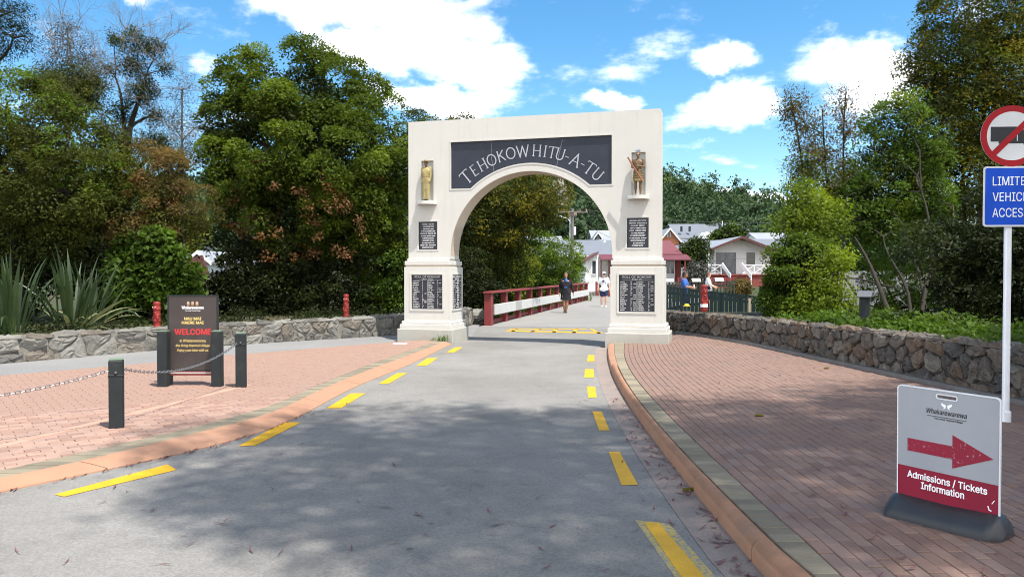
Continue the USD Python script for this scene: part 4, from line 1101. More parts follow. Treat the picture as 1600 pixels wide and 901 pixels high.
m_polew = MAT('white_pole', (.74, .75, .78), (.66, .67, .70), scale=6, rough=.4, spec=.5)
m_blue = MAT('blue_sign', (.003, .065, .50), (.003, .06, .45), scale=3, rough=.5, spec=.2)
m_signw = MAT('white_sign', (.62, .63, .64), (.55, .56, .57), scale=2.5, rough=.5, spec=.25)
m_signr = MAT('red_sign', (.34, .006, .012), (.29, .006, .012), scale=3, rough=.5, spec=.2)
m_signk = MAT('black_sign', (.015, .015, .018), rough=.4)
m_panelg = MAT('grey_sign_panel', (.28, .29, .31), (.245, .255, .275), scale=2.5, rough=.4, spec=.45, stain=((.30, .31, .34), 5, .58, .78, .4))
m_maroon = MAT('maroon_print', (.20, .012, .03), (.17, .012, .028), scale=4, rough=.45)
m_arrow = MAT('scratched_maroon', (.22, .014, .035), (.19, .014, .03), scale=4, rough=.5, stain=((.45, .40, .42), 60, .60, .70, .8))
m_base = MAT('black_rubber_base', (.022, .024, .028), (.035, .037, .04), scale=6, rough=.42, spec=.5, bump=.15, bscale=80, bdist=.002)


def bollard(x, y, w, h, rz, label):
    t = thing('bollard', label, 'bollard', (x, y, ZL), rz, 'green bollards joined by a chain')
    t.part('post', bx(-w / 2, w / 2, -w / 2, w / 2, -.02, h - .012, .012), m_green, w=False)
    t.part('cap', bx(-w / 2 + .004, w / 2 - .004, -w / 2 + .004, w / 2 - .004, h - .013, h, .005), m_greentop, w=False)
    t.part('groove_band', bx(-w / 2 - .003, w / 2 + .003, -w / 2 - .003, w / 2 + .003, h - .175, h - .155, .003), m_signk, w=False)
    for s in (-1, 1):
        t.part('chain_bolt', tf(lathe([(0, 0), (.012, 0), (.012, .02), (0, .02)], 8), trimesh.transformations.translation_matrix((0, s * (w / 2 - .004), h - .13)) @ trimesh.transformations.rotation_matrix(-s * math.pi / 2, [1, 0, 0])), m_chain, w=False)
    return t


b1, b2, b3 = G(182.5, 667, ZL), G(377, 604, ZL), A([-5.75, 5.55, ZL])
bollard(b1[0], b1[1], .135, .685, 24, 'dark green square bollard in the forecourt, nearest the road kerb')
bollard(b2[0], b2[1], .14, .735, 16, 'dark green square bollard just right of the brown welcome board')


def link_mesh():
    m = trimesh.creation.torus(.0135, .0038, 12, 5); v = np.array(m.vertices)
    v[:, 0] *= 1.0; v[:, 0] += np.sign(v[:, 0]) * .011
    return v, np.array(m.faces)


LK = link_mesh()


def chain(p, q, sag, label):
    p, q = A(p), A(q); n = 400; t = np.linspace(0, 1, n)
    pts = p + (q - p) * t[:, None]; pts[:, 2] -= sag * 4 * t * (1 - t)
    s = np.r_[0, np.cumsum(np.linalg.norm(np.diff(pts, axis=0), axis=1))]; out = []
    for k in range(int(s[-1] / .041)):
        a = A([np.interp(k * .041, s, pts[:, i]) for i in range(3)]); b = A([np.interp(k * .041 + .041, s, pts[:, i]) for i in range(3)])
        d = (b - a) / np.linalg.norm(b - a); side = np.cross(d, [0, 0, 1.]); side /= np.linalg.norm(side); up = np.cross(side, d)
        if k % 2:
            side, up = up, -side
        v = LK[0]; out.append(((a + b) / 2 + v[:, :1] * d + v[:, 1:2] * side + v[:, 2:] * up, LK[1]))
    c = thing('chain', label, 'chain', tuple(p))
    c.part('links', out, m_chain, 40)


zc = ZL + .57
chain(b1 + A([.03, .06, .575]), b2 + A([-.02, -.07, .60]), .165, 'galvanised chain sagging in front of the welcome board between two green bollards')
chain(b1 + A([-.04, -.06, .575]), b3 + A([.03, .05, .6]), .16, 'galvanised chain running from the nearest bollard out of view to the left')

# the welcome board between its two posts
wb = G(298, 603, ZL)
wt = thing('welcome_board', 'tall dark brown welcome board with red WELCOME lettering between green posts', 'sign', tuple(wb))
m11 = 10.43 / 1200
for u in (256, 340):
    x = (u - 298) * m11; ps = wt.part('post', bx(x - .066, x + .066, -.066, .066, -.02, .745, .012), m_green, w=False)
    ps.part('cap', bx(x - .062, x + .062, -.062, .062, .743, .757, .005), m_greentop, w=False)
wt.part('panel', bx(-.335, .335, .085, .115, .20, 1.225, .004), m_board, w=False)
fr = sbox(-.345, .195, .345, 1.235).difference(sbox(-.325, .215, .325, 1.215))
wt.part('frame', tf(upright(prism(fr, 0, .036), (0, .118, 0), 0), np.eye(4)), m_green, w=False)
rl = wt.part('carved_rail', bx(-.325, .325, .08, .12, .135, .19, .003), m_redpaint, w=False)
zz = LineString([(x, .165 + .012 * (k % 2)) for k, x in enumerate(np.linspace(-.30, .30, 31))]).buffer(.007)
rl.part('carving', upright(prism(zz, 0, .004), (0, .0795, 0), 0), m_boardw, w=False)
for s in (-1, 1):
    wt.part('leg', bx(s * .305 - .018, s * .305 + .018, .085, .115, -.01, .14, .003), m_green, w=False)


def put(t, m, x, z, y=.0845, **k):
    return tf(at(m, 0, 0, 0), np.eye(4)) if False else upright(at(m, x, z, 0), (0, y, 0), 0)


def fit(s, w, h, **k):
    v, f = text(s, h, .002, **k); v = v.copy(); sc = w / (v[:, 0].max() - v[:, 0].min()); v[:, 0] *= sc
    return v, f


pn = [('lettering', fit('NAU MAI', .235, .036, bold=True), .895, m_cream), ('lettering', fit('HAERE MAI', .30, .036, bold=True), .84, m_cream), ('lettering', fit('WELCOME', .50, .075, bold=True), .695, m_redp),
      ('lettering', fit('to Whakarewarewa,', .36, .034, shear=.2), .595, m_cream), ('lettering', fit('the living thermal village.', .47, .034, shear=.2), .53, m_cream), ('lettering', fit('Enjoy your time with us.', .43, .034, shear=.2), .465, m_cream),
      ('lettering', fit('Whakarewarewa', .30, .04, bold=True), 1.045, m_whitep), ('lettering', fit('The Living Thermal Village', .21, .014), 1.015, m_whitep)]
for nm, m, z, mt in pn:
    wt.part(nm, put(wt, m, 0, z), mt, w=False)
# three small carved heads printed above the name
for k, x in enumerate((-.06, 0, .06)):
    hd = unary_union([affinity.scale(Point(x, 1.125).buffer(.022), .9, 1.15), sbox(x - .018, 1.09, x + .018, 1.11)])
    wt.part('printed_head', upright(prism(hd, 0, .002), (0, .0845, 0), 0), m_tanp, w=False)
    wt.part('printed_mark', upright(prism(unary_union([Point(x + d, 1.13).buffer(.005) for d in (-.008, .008)]), 0, .003), (0, .0845, 0), 0), m_whitep, w=False)

# the sandwich-type sign on a rubber base
ac = A([2.59, 4.555, ZR]); ay = -53
ad = thing('admissions_sign', 'grey and maroon Admissions sign with an arrow on a black rubber base', 'sign', tuple(ac), ay)
Rl = trimesh.transformations.rotation_matrix(math.radians(1.4), [0, 1, 0]) @ trimesh.transformations.rotation_matrix(math.radians(3.5), [1, 0, 0])
PWD, PZ = .287, (.075, .80)


def rrect(x0, y0, x1, y1, r):
    return sbox(x0 + r, y0 + r, x1 - r, y1 - r).buffer(r, quad_segs=6)


def onpanel(poly, z0, z1):
    return tf(upright(prism(poly, z0, z1), (0, 0, 0), 0), Rl)


pp_ = rrect(-PWD, PZ[0], PWD, PZ[1], .025); slot = rrect(-.055, PZ[1] - .048, .055, PZ[1] - .028, .009)
pan = ad.part('panel', onpanel(pp_.difference(slot), -.006, .006), m_panelg, w=False)
pan.part('panel_edge', onpanel(pp_.buffer(.003).difference(pp_.buffer(-.004)), -.007, .008), m_signw, w=False)
pan.part('handle_rim', onpanel(slot.buffer(.006).difference(slot), -.007, .0075), m_signw, w=False)
pan.part('maroon_band', onpanel(sbox(-PWD + .004, PZ[0] + .003, PWD - .004, .302), .006, .0075), m_maroon, w=False)
arw = Polygon([(-.225, .40), (.035, .40), (.035, .345), (.255, .447), (.035, .545), (.035, .478), (-.225, .478)])
pan.part('arrow', onpanel(arw, .006, .0075), m_arrow, w=False)
tx = lambda m, x, z: tf(upright(at(m, x, z, 0), (0, -.0076, 0), 0), Rl)
pan.part('lettering', tx(fit('Admissions / Tickets', .45, .040, bold=True), .0, .236), m_whitep, w=False)
pan.part('lettering', tx(fit('Information', .245, .040, bold=True), -.02, .180), m_whitep, w=False)
tx2 = lambda m, x, z: tf(upright(at(m, x, z, 0), (0, -.0062, 0), 0), Rl)
pan.part('lettering', tx2(fit('Whakarewarewa', .225, .030, shear=.25), 0, .655), m_signk, w=False)
pan.part('rule', onpanel(sbox(-.11, .638, .11, .641), .006, .0072), m_signk, w=False)
pan.part('lettering', tx2(fit('The Living Thermal Village', .16, .009), .01, .624), m_signk, w=False)
birds = unary_union([Polygon([(s * .004, .715), (s * .030, .726), (s * .028, .712), (s * .014, .700), (s * .018, .688), (s * .006, .698)]) for s in (-1, 1)])
pan.part('emblem', onpanel(birds, .006, .0074), m_whitep, w=False)
pan.part('scratch', onpanel(unary_union([LineString([(.23, .17), (.235, .15), (.245, .147)]).buffer(.003), LineString([(.25, .19), (.262, .21)]).buffer(.002)]), .0075, .0082), m_whitep, w=False)
n = 26; V = []
for x in np.linspace(-.335, .335, n):                              # rubber foot: high at the ends, dished in front, bevelled
    e = abs(x) / .335; w = .155 * (1 - max(0, (e - .82) / .18) ** 2 * .45); hgt_ = (.115 + .012 * e) * (1 - max(0, (e - .86) / .14) ** 2 * .75)
    V.append([(x, -w, 0), (x, -w * 1.0, hgt_ * .30), (x, -w * .78, hgt_ * .62), (x, -w * .42, hgt_ * (.80 + .12 * e)), (x, -.03, hgt_), (x, .03, hgt_), (x, w * .42, hgt_ * (.8 + .12 * e)), (x, w * .78, hgt_ * .62), (x, w, hgt_ * .3), (x, w, 0)])
V = A(V).reshape(-1, 3); k = 10; i, jx = np.meshgrid(np.arange(n - 1), np.arange(k - 1), indexing='ij')
q = np.stack([i * k + jx, (i + 1) * k + jx, (i + 1) * k + jx + 1, i * k + jx + 1], -1).reshape(-1, 4)
f = np.vstack([q[:, [0, 1, 2]], q[:, [0, 2, 3]], [[0, m_ + 1, m_] for m_ in range(1, 9)], [[(n - 1) * k, (n - 1) * k + m_, (n - 1) * k + m_ + 1] for m_ in range(1, 9)]])
ad.part('rubber_base', (V, f), m_base, 50, w=False)

# limited vehicle access sign
lv = G(1571, 658, ZR); m_ = 7.74 / 1200
ls = thing('road_sign', 'white pole with round no-trucks sign above a blue LIMITED VEHICLE ACCESS plate', 'sign', tuple(lv), -4)
ls.part('pole', tube([(0, 0, -.03), (0, 0, 3.12)], .034, 16), m_polew, 50, w=False)
ls.part('collar', lathe([(0, -.02), (.05, -.02), (.05, .10), (.04, .11), (0, .11)], 18), m_polew, 40, w=False)
cz = 2.965 - ZR
for zz_ in (cz + .1, cz - .16, 2.30, 2.62):
    ls.part('bracket', bx(-.05, .05, -.046, .036, zz_ - .012, zz_ + .012, .004), m_chain, w=False)
disc = Point(0, cz).buffer(.302, quad_segs=24); ox = .0
sg = lambda poly, a, b: upright(prism(poly, a, b), (ox, -.05, 0), 0)
rd = ls.part('round_sign', sg(disc, 0, .004), m_signw, w=False)
rd.part('red_ring', sg(disc.difference(Point(0, cz).buffer(.242, quad_segs=24)), .004, .0055), m_signr, w=False)
truck = unary_union([sbox(-.205, cz - .055, .045, cz + .092), Polygon([(.055, cz - .055), (.055, cz + .07), (.105, cz + .07), (.13, cz + .015), (.205, cz + .005), (.205, cz - .055)]), sbox(-.13, cz - .075, .21, cz - .05), Point(-.09, cz - .075).buffer(.032), Point(.14, cz - .075).buffer(.032)])
rd.part('truck_symbol', sg(truck.intersection(Point(0, cz).buffer(.243)), .004, .0052), m_signk, w=False)
rd.part('red_slash', sg(LineString([(-.19, cz - .19), (.19, cz + .19)]).buffer(.029, cap_style=2).intersection(Point(0, cz).buffer(.25)), .0055, .007), m_signr, w=False)
z0, z1 = 2.065 - ZR, 2.665 - ZR; plate = rrect(-.27, z0, .27, z1, .03)
bp_ = ls.part('blue_plate', sg(plate, 0, .004), m_signw, w=False)
bp_.part('blue_face', sg(rrect(-.252, z0 + .018, .252, z1 - .018, .02), .004, .0052), m_blue, w=False)
for k, (s, w) in enumerate((('LIMITED', .375), ('VEHICLE', .385), ('ACCESS', .345))):
    v, f = fit(s, w, .088); v = v.copy(); v[:, 0] += -.18 - v[:, 0].min()
    bp_.part('lettering', upright((v + A([0, z1 - .19 - k * .157, 0]), f), (ox, -.0555, 0), 0), m_whitep, w=False)

# interpretive lectern behind the right wall
lc = P(1351, 480, 13.6); zb = .58
m_iron0 = MAT('dull_metal_panel', (.10, .105, .115), rough=.5)
lt = thing('reading_panel', 'black lectern stand with slanted grey panel in the ivy behind the right wall', 'lectern', (lc[0], lc[1], zb - .1), -30)
lt.part('stand', bx(-.085, .085, -.05, .05, 0, .72, .006), m_green, w=False)
lt.part('panel', tf(bx(-.12, .12, -.14, .14, -.012, .012, .004), trimesh.transformations.translation_matrix((0, 0, .755)) @ trimesh.transformations.rotation_matrix(math.radians(20), [1, 0, 0])), m_iron0, w=False)


def carved_post(q, h, r, label, band=False, rz=0):
    t = thing('carved_post', label, 'carved post', tuple(q), rz)
    parts = [m3.Manifold.cylinder(h, r * .92, r * .88, 16)]
    for z, s in ((.10, 1.06), (.30, 1.1), (.52, 1.06), (.74, 1.12), (.93, 1.02)):
        parts += ell((0, 0, h * z), (r * s, r * s, h * .085), 14)
    for s in (-1, 1):
        parts += ell((s * r * .42, -r * .88, h * .80), (r * .26, r * .26, h * .045), 10) + ell((s * r * .75, -r * .55, h * .40), (r * .35, r * .35, h * .11), 10)
    parts += ell((0, -r * .98, h * .72), (r * .2, r * .22, h * .05), 10) + ell((0, -r * .9, h * .60), (r * .5, r * .3, h * .035), 10)
    t.part('shaft', fuse(parts, r * .4, 1), m_carvered, 50, w=False)
    for s in (-1, 1):
        t.part('eye', ell_mesh((s * r * .42, -r * 1.10, h * .80), r * .13), m_whitep if not band else m_signk, True, w=False)
    if band:
        t.part('white_band', lathe([(0, h * .17), (r * 1.06, h * .17), (r * 1.08, h * .23), (r * 1.05, h * .31), (0, h * .31)], 18), m_whitep, 40, w=False)
    return t


def ell_mesh(c, r):
    m = trimesh.creation.icosphere(1, r); m.apply_translation(c); return np.array(m.vertices), np.array(m.faces)


q = P(245.5, 514, 16.0); carved_post(q, .57, .075, 'red carved post standing by the wall just left of the welcome board', rz=-20)
q = P(541, 497, 18.9); carved_post(q, .59, .068, 'dark red carved post in the shade under the big leafy tree', rz=-10)
q = P(1100, 487, 18.2); carved_post(q, .64, .085, 'bright red carved post with white band on top of the right wall', True, rz=12)

# the bridge railing
rt = thing('railing', 'dark red timber bridge railing with a long white guard board', 'railing', (*BR0, 0), math.degrees(math.atan2(BRD[1], BRD[0])))
for k in range(12):
    w_ = .115 if k else .14
    rt.part('post', bx(2.04 * k - w_, 2.04 * k + w_, -w_ * .8, w_ * .8, -.2, .985, .008), m_redpaint, w=False)
rt.part('top_rail', bx(-.2, 22.75, -.15, .13, .985, 1.045, .008), m_redpaint, w=False)
cuts = [.22, 3.1, 4.05, 6.1, 10.2, 14.3, 18.4, 22.65]
for a, b in zip(cuts[:-1], cuts[1:]):
    rt.part('guard_board', bx(a, b - .006, -.155, -.098, .31, .635, .006), m_greyboard if a == 3.1 else m_boardw, w=False, label='grey repainted guard board' if a == 3.1 else None)
rt.part('kerb_rail', bx(.1, 22.6, .02, .10, .02, .14, .006), m_redpaint, w=False)
# the further red rail by the village, behind the man
for k, (u, va, vb) in enumerate(((933, 440, 462), (944, 441, 463), (953, 441, 463))):
    p, q = P(u, vb, 52), P(u, va, 52)
    solo('red_post', bar(p, q, .22, .22, (0, 1, 0), .01), m_redpaint, ('leftmost', 'middle', 'rightmost')[k] + ' of the short red posts beyond the bridge behind the man', 'post', group='red posts beyond the bridge')
pA, pB = P(915, 458, 55), P(965, 462, 55)
tw = thing('stone_wall', 'dark low stone kerb wall at the far end of the bridge', 'stone wall', tuple(pA))
rng = np.random.default_rng(3)
for k in range(9):
    c = pA + (pB - pA) * (k + .5) / 9 + A([0, 0, -.25 + rng.uniform(-.05, .05)])
    m = trimesh.creation.icosphere(2, 1.0); v = np.array(m.vertices) * (1 + .35 * (meshkit.noise(np.array(m.vertices) * 1.6 + k * 7, 3)[:, None] - .5)) * A([.19, .25, .42]) + c
    tw.part('stone', (v, np.array(m.faces)), m_stone[4], True)

# boulders at the end of the left wall
for k, (u, v, r, sc, lab) in enumerate(((743, 494, .33, (1.05, .8, .75), 'large pale boulder at the end of the left wall beside the railing'), (733, 507, .14, (1.2, .9, .8), 'small grey stone wedged below the pale boulder beside the pillar'), (752, 507, .12, (1, .9, 1), 'small round stone at the foot of the railing end post'))):
    c = P(u, v, 24.3); m = trimesh.creation.icosphere(4, 1.0); vv = np.array(m.vertices)
    n1, n2 = meshkit.fbm(vv * 1.3 + k * 9, 4, 5)[:, None] - .5, np.abs(meshkit.fbm(vv * 2.6 + k * 5, 3, 8)[:, None] - .5)
    solo('boulder', (vv * (1 + .9 * n1 - .5 * n2) * A(sc) * r + c, np.array(m.faces)), m_stone[2 if k < 2 else 0], lab, 'boulder', smooth=True)
q = G(625, 537, ZL - .008)
solo('drain_cover', lathe([(0, 0), (.16, 0), (.16, .012), (.13, .018), (0, .018)], 20, tuple(q)), m_signw, 'small round white cover set in the asphalt path by the left pillar', 'drain cover', smooth=40)
q = P(1197, 493, 20.5)
pk = thing('bucket', 'bright pink bucket half hidden by leaves at the foot of the green fence', 'bucket', tuple(q))
m_pink = MAT('pink_plastic', (.62, .02, .14), rough=.4)
pk.part('tub', lathe([(0, 0), (.052, 0), (.072, .13), (.066, .13), (.048, .012), (0, .012)], 18), m_pink, 40, w=False)
pk.part('rim', lathe([(.07, .122), (.078, .122), (.078, .134), (.07, .134)], 18), m_pink, 40, w=False)
q = P(1073, 478, 20.6)
yh = thing('helmet', 'small yellow hard hat lying on the ground behind the right pillar', 'helmet', tuple(q))
m_yp = MAT('yellow_plastic', (.72, .48, .03), rough=.35)
yh.part('shell', lathe([(.075, .0), (.072, .025), (.055, .05), (.025, .063), (0, .066)], 16), m_yp, True, w=False)
yh.part('brim', lathe([(.06, .0), (.10, .0), (.10, .006), (.06, .01)], 16), m_yp, True, w=False)

# green picket fence, viewing rail behind it, and the red pickets by the houses
m_fence = MAT('dark_teal_paint', (.006, .017, .019), (.010, .024, .026), scale=4, rough=.55, spec=.3)
m_dtim = MAT('dark_timber', (.03, .035, .03), (.05, .055, .045), scale=4, rough=.7)


def picket_fence(label, a, b, za, zb, h, w, gap, m, y_name='picket'):
    a, b = A(a), A(b); L = np.linalg.norm(b - a); d = (b - a) / L; rz = math.degrees(math.atan2(d[1], d[0]))
    t = thing('picket_fence', label, 'fence', (a[0], a[1], za - h), rz)
    k = 0
    while k * gap < L:
        x = k * gap; z = (zb - za) * x / L
        pl = Polygon([(x - w / 2, z), (x + w / 2, z), (x + w / 2, z + h - w * .4), (x, z + h), (x - w / 2, z + h - w * .4)])
        t.part(y_name, upright(prism(pl, 0, .02), (0, 0, 0), 0), m, w=False); k += 1
    for hh in (.22, .80):
        t.part('rail', bar((0, .03, h * hh), (L, .03, zb - za + h * hh), .04, .08), m, w=False)
    t.part('top_rail', bar((-.05, .012, h * .99), (L + .05, .012, zb - za + h * .99), .07, .045), m, w=False)
    for x in np.arange(0, L, 2.2):
        t.part('post', bx(x - .05, x + .05, .05, .15, -.3 + (zb - za) * x / L, h + (zb - za) * x / L, .005), m, w=False)
    return t


a, b = P(1030, 446, 28), P(1235, 469, 27)
picket_fence('dark teal picket fence sloping down to the right behind the stone wall', a[:2], b[:2], a[2], b[2], 1.12, .112, .132, m_fence)
q = P(1171, 493, 26.4); solo('timber_post', bar(q - A([0, 0, .4]), P(1171, 466, 26.4), .07, .07, (0, 1, 0), .004), MAT('pale_timber', (.42, .34, .24), rough=.8), 'pale bare timber post in front of the green picket fence', 'post')
a, b = P(1030, 440, 36), P(1148, 439.5, 36)
vr = picket_fence('dark viewing-platform rail with narrow pickets behind the green fence', a[:2], b[:2], a[2], b[2], .95, .07, .16, m_dtim)
for k, (u, v) in enumerate(((1046, 437.6), (1088, 437.5), (1124, 436.8))):
    q = P(u, v, 35.7)
    t = thing('reading_panel', ('leftmost', 'middle', 'rightmost')[k] + ' of the pale slanted reading panels on the viewing rail', 'sign', tuple(q), 0, 'reading panels on the viewing rail')
    t.part('panel', tf(bx(-.20, .20, -.12, .12, -.01, .01, .003), trimesh.transformations.rotation_matrix(math.radians(38), [1, 0, 0])), m_signw, w=False)
    t.part('bracket', bx(-.02, .02, 0, .04, -.16, .02), m_dtim, w=False)
a, b = P(1060, 433.5, 58), P(1150, 433.5, 58)
picket_fence('low reddish picket fence in front of the white verandah house', a[:2], b[:2], a[2], b[2], .8, .10, .22, m_redpaint)

# ------------------------------------------------------------------ utility pole and wires
m_wood = MAT('grey_pole_wood', (.17, .155, .145), (.12, .11, .105), scale=6, rough=.85); m_wire = MAT('wire', (.03, .03, .035), rough=.5); m_lamp = MAT('lamp_grey', (.55, .58, .62), rough=.4)
q = P(894, 440, 64); pz = P(894, 326, 64)
up = thing('utility_pole', 'grey timber power pole with crossarms and a street lamp, seen through the arch', 'utility pole', tuple(q))
PH = pz[2] - q[2]
up.part('pole', tube([(0, 0, -1), (0, 0, PH)], [.17, .125], 12), m_wood, 40, w=False)
m_px = 64 / 1200
for k, (dz, a, l) in enumerate(((-.28, 8, 1.30), (-.62, -70, .75))):
    c, s = math.cos(math.radians(a)), math.sin(math.radians(a))
    arm = up.part('crossarm', bar((-l * c, -l * s - .16, PH + dz), (l * c, l * s - .16, PH + dz), .10, .12), m_wood, w=False)
    for t in (-.92, -.5, .5, .92):
        arm.part('insulator', lathe([(0, 0), (.06, 0), (.07, .08), (.035, .12), (.05, .17), (0, .19)], 10, (l * c * t, l * s * t - .16, PH + dz + .06)), m_tanp, 40, w=False)
ar = up.part('lamp_arm', tube([(-.1, -.1, PH - 1.2), (-.42, -.14, PH - .82), (-.95, -.18, PH - .68)], .03, 6), m_lamp, True, w=False)
ar.part('lamp_head', fuse(blob((A([-.9, -.18, PH - .68]), .07), (A([-1.42, -.2, PH - .62]), .10)), .05, 1), m_lamp, True, w=False)
up.part('conduit', tube([(-.2, -.1, .4), (-.2, -.1, PH - .7)], .035, 6), m_lamp, w=False)
up.part('cable_box', bx(.1, .3, -.2, 0, PH - 2.2, PH - 1.5, .02), m_lamp, w=False)
for k, (x0, end) in enumerate(((1.2, P(1180, 405, 66)), (.6, P(1160, 372, 67)), (-.6, P(1065, 392, 60)), (1.2, P(1400, 330, 60)))):
    a = q + A([x0, -.16, PH - .1]); t = np.linspace(0, 1, 15)[:, None]; pts = a + (end - a) * t; pts[:, 2] -= (1.0 * 4 * t * (1 - t))[:, 0]
    solo('power_line', tube(pts, .016, 4), m_wire, ('power line from the pole to the verandah house eave', 'power line from the pole to the verandah house gable', 'power line from the pole to the maroon roof', 'power line from the pole running right into the trees')[k], 'power line')

# ------------------------------------------------------------------ houses of the village
m_iron = MAT('grey_iron_roof', (.155, .168, .19), (.13, .142, .16), scale=.8, rough=.5, spec=.4); m_iron2 = MAT('pale_iron_roof', (.27, .285, .305), (.23, .245, .265), scale=.8, rough=.5); m_mroof = MAT('maroon_iron_roof', (.14, .042, .05), (.115, .037, .044), scale=.9, rough=.55)
m_wb = MAT('white_weatherboard', (.70, .70, .685), (.64, .64, .63), scale=.7, rough=.7); m_gw = MAT('grey_green_wall', (.27, .295, .295), (.24, .265, .265), scale=.7, rough=.7)
m_teal = MAT('teal_gable', (.08, .17, .19), rough=.6); m_orange = MAT('orange_brick_gable', (.42, .17, .08), (.36, .14, .07), scale=5, rough=.8); m_trim = MAT('white_trim', (.76, .76, .75), rough=.6); m_brown = MAT('dark_brown_trim', (.09, .035, .03), rough=.6)
m_redbase = MAT('red_base_boards', (.22, .05, .04), (.18, .045, .04), scale=2, rough=.7); m_pane = MAT('window_pane', (.025, .03, .04), rough=.08, spec=.8); m_curt = MAT('window_interior', (.14, .15, .17), (.05, .055, .07), scale=2.0, rough=.15, spec=.7)


def window(h, x, z, w, hh, y=0.0, bars=1, face='front', mat=None, sill=True):
    """a window in the wall plane: frame, pane, glazing bars"""
    t = .055
    fr = sbox(x - w / 2 - t, z - t, x + w / 2 + t, z + hh + t).difference(sbox(x - w / 2, z, x + w / 2, z + hh))
    if bars:
        fr = unary_union([fr] + [sbox(x - w / 2 + w * (k + 1) / (bars + 1) - .02, z, x - w / 2 + w * (k + 1) / (bars + 1) + .02, z + hh) for k in range(bars)])
    pf = (lambda p, a, b: upright(prism(p, a, b), (0, y, 0), 0)) if face == 'front' else (lambda p, a, b: upright(prism(p, a, b), (y, 0, 0), math.radians(90 if face == 'right' else -90)))
    n = h.part('window', pf(fr, .003, .05), mat or m_trim, w=False)
    n.part('pane', pf(sbox(x - w / 2, z, x + w / 2, z + hh), .002, .012), m_pane, w=False)
    return n


def gable_roof(w, d, eave, ridge, over, along='y', th=.09, x0=0.0):
    """two roof slabs over a w x d plan whose front is y = 0; the ridge runs along y or x"""
    out = []
    if along == 'y':
        half = w / 2 + over; sl = (ridge - eave) / (w / 2)
        for s in (-1, 1):
            prof = Polygon([(x0, ridge), (x0 + s * half, ridge - sl * half), (x0 + s * half, ridge - sl * half + th), (x0, ridge + th)])
            v, f = prism(prof, -over, d + over)              # x, z profile run along y
            out.append((np.column_stack([v[:, 0], v[:, 2], v[:, 1]]), f[:, ::-1]))
    else:
        half = d / 2 + over; sl = (ridge - eave) / (d / 2)
        for s in (-1, 1):
            prof = Polygon([(d / 2, ridge), (d / 2 + s * half, ridge - sl * half), (d / 2 + s * half, ridge - sl * half + th), (d / 2, ridge + th)])
            v, f = prism(prof, -w / 2 - over + x0, w / 2 + over + x0)     # y, z profile run along x
            out.append((np.column_stack([v[:, 2], v[:, 0], v[:, 1]]), f))
    return out


def walls(w, d, eave, ridge, along='y', base=-1.0, x0=0.0):
    if along == 'y':
        v, f = prism(Polygon([(x0 - w / 2, base), (x0 + w / 2, base), (x0 + w / 2, eave), (x0, ridge), (x0 - w / 2, eave)]), 0, d)
        return np.column_stack([v[:, 0], v[:, 2], v[:, 1]]), f[:, ::-1]
    v, f = prism(Polygon([(0, base), (d, base), (d, eave), (d / 2, ridge), (0, eave)]), -w / 2 + x0, w / 2 + x0)
    return np.column_stack([v[:, 2], v[:, 0], v[:, 1]]), f


def barge(h, w, eave, ridge, over, m, y=None, x0=0.0, wd=.2):
    half = w / 2 + over; sl = (ridge - eave) / (w / 2); y = -over - .03 if y is None else y
    for s in (-1, 1):
        h.part('bargeboard', upright(prism(Polygon([(x0, ridge + .10), (x0 + s * half, ridge + .10 - sl * half), (x0 + s * half, ridge + .10 - sl * half - wd), (x0, ridge + .10 - wd)]), 0, .035), (0, y + .03, 0), 0), m, w=False)


def boards(h, w, d, z0, z1, m, y=-.012, x0=0.0, step=.18):
    """weatherboards of a front wall, each its own lap"""
    for z in np.arange(z0, z1 - .05, step):
        v, f = bx(x0 - w / 2, x0 + w / 2, y - .012, 0, z, z + step - .006)
        v = v.copy(); v[:, 1] -= np.where(v[:, 2] < z + .01, .014, 0)
        h.part('weatherboard', (v, f), m, w=False)


# white house with the verandah
mp = 68 / 1200
c = P(1152, 428, 68); hz = c[2]
wh = thing('house', 'white gabled house on a red base with verandah, cross-braced rails and steps', 'house', (c[0], c[1], .2))
fz = hz - .2                                              # floor level above the house's own base
ev, rg = fz + 2.05, fz + 3.2
X0 = lambda u: (u - 1152) * mp
W_ = 5.4
wl_, wr_ = X0(1116), X0(1200)
wh.part('wall', (lambda v, f: (np.column_stack([v[:, 0], v[:, 2], v[:, 1]]), f[:, ::-1]))(*prism(Polygon([(wl_, fz), (wr_, fz), (wr_, ev + .3), (0, rg - .12), (wl_, ev + .42)]), .0, 7)), m_wb, w=False)
boards(wh, wr_ - wl_ - .04, 0, fz, ev - .02, m_wb, x0=(wl_ + wr_) / 2, step=.30)
wh.part('base_boards', [bx(X0(1097), X0(1245), -1.4, 7, -.6, fz - .12), bx(X0(1096.5), X0(1246), -1.5, 7.1, fz - .12, fz - .004)], m_redbase, w=False)
wh.part('roof', [tf(g, trimesh.transformations.translation_matrix((0, -1.2, 0))) for g in gable_roof(6.3, 8.2, ev - .1, rg, .25, 'y')], m_iron2, w=False)
barge(wh, 6.3, ev - .1, rg, .28, m_brown, y=-1.48)
wh.part('wing_roof', [tf(g, trimesh.transformations.translation_matrix((4.6, 1.5, 0))) for g in gable_roof(7.5, 6.5, ev - .05, rg + .02, .3, 'x')], m_iron, w=False)
wh.part('wing_wall', bx(2.4, 8.0, .6, 7.5, fz - .8, ev), m_wb, w=False)
dr = wh.part('sliding_door', upright(prism(sbox(X0(1118), fz, X0(1149.5), fz + 1.9).difference(unary_union([sbox(X0(1119.3), fz + .05, X0(1133), fz + 1.83), sbox(X0(1134.5), fz + .05, X0(1148.3), fz + 1.83)])), .02, .075), (0, 0, 0), 0), m_iron, w=False)
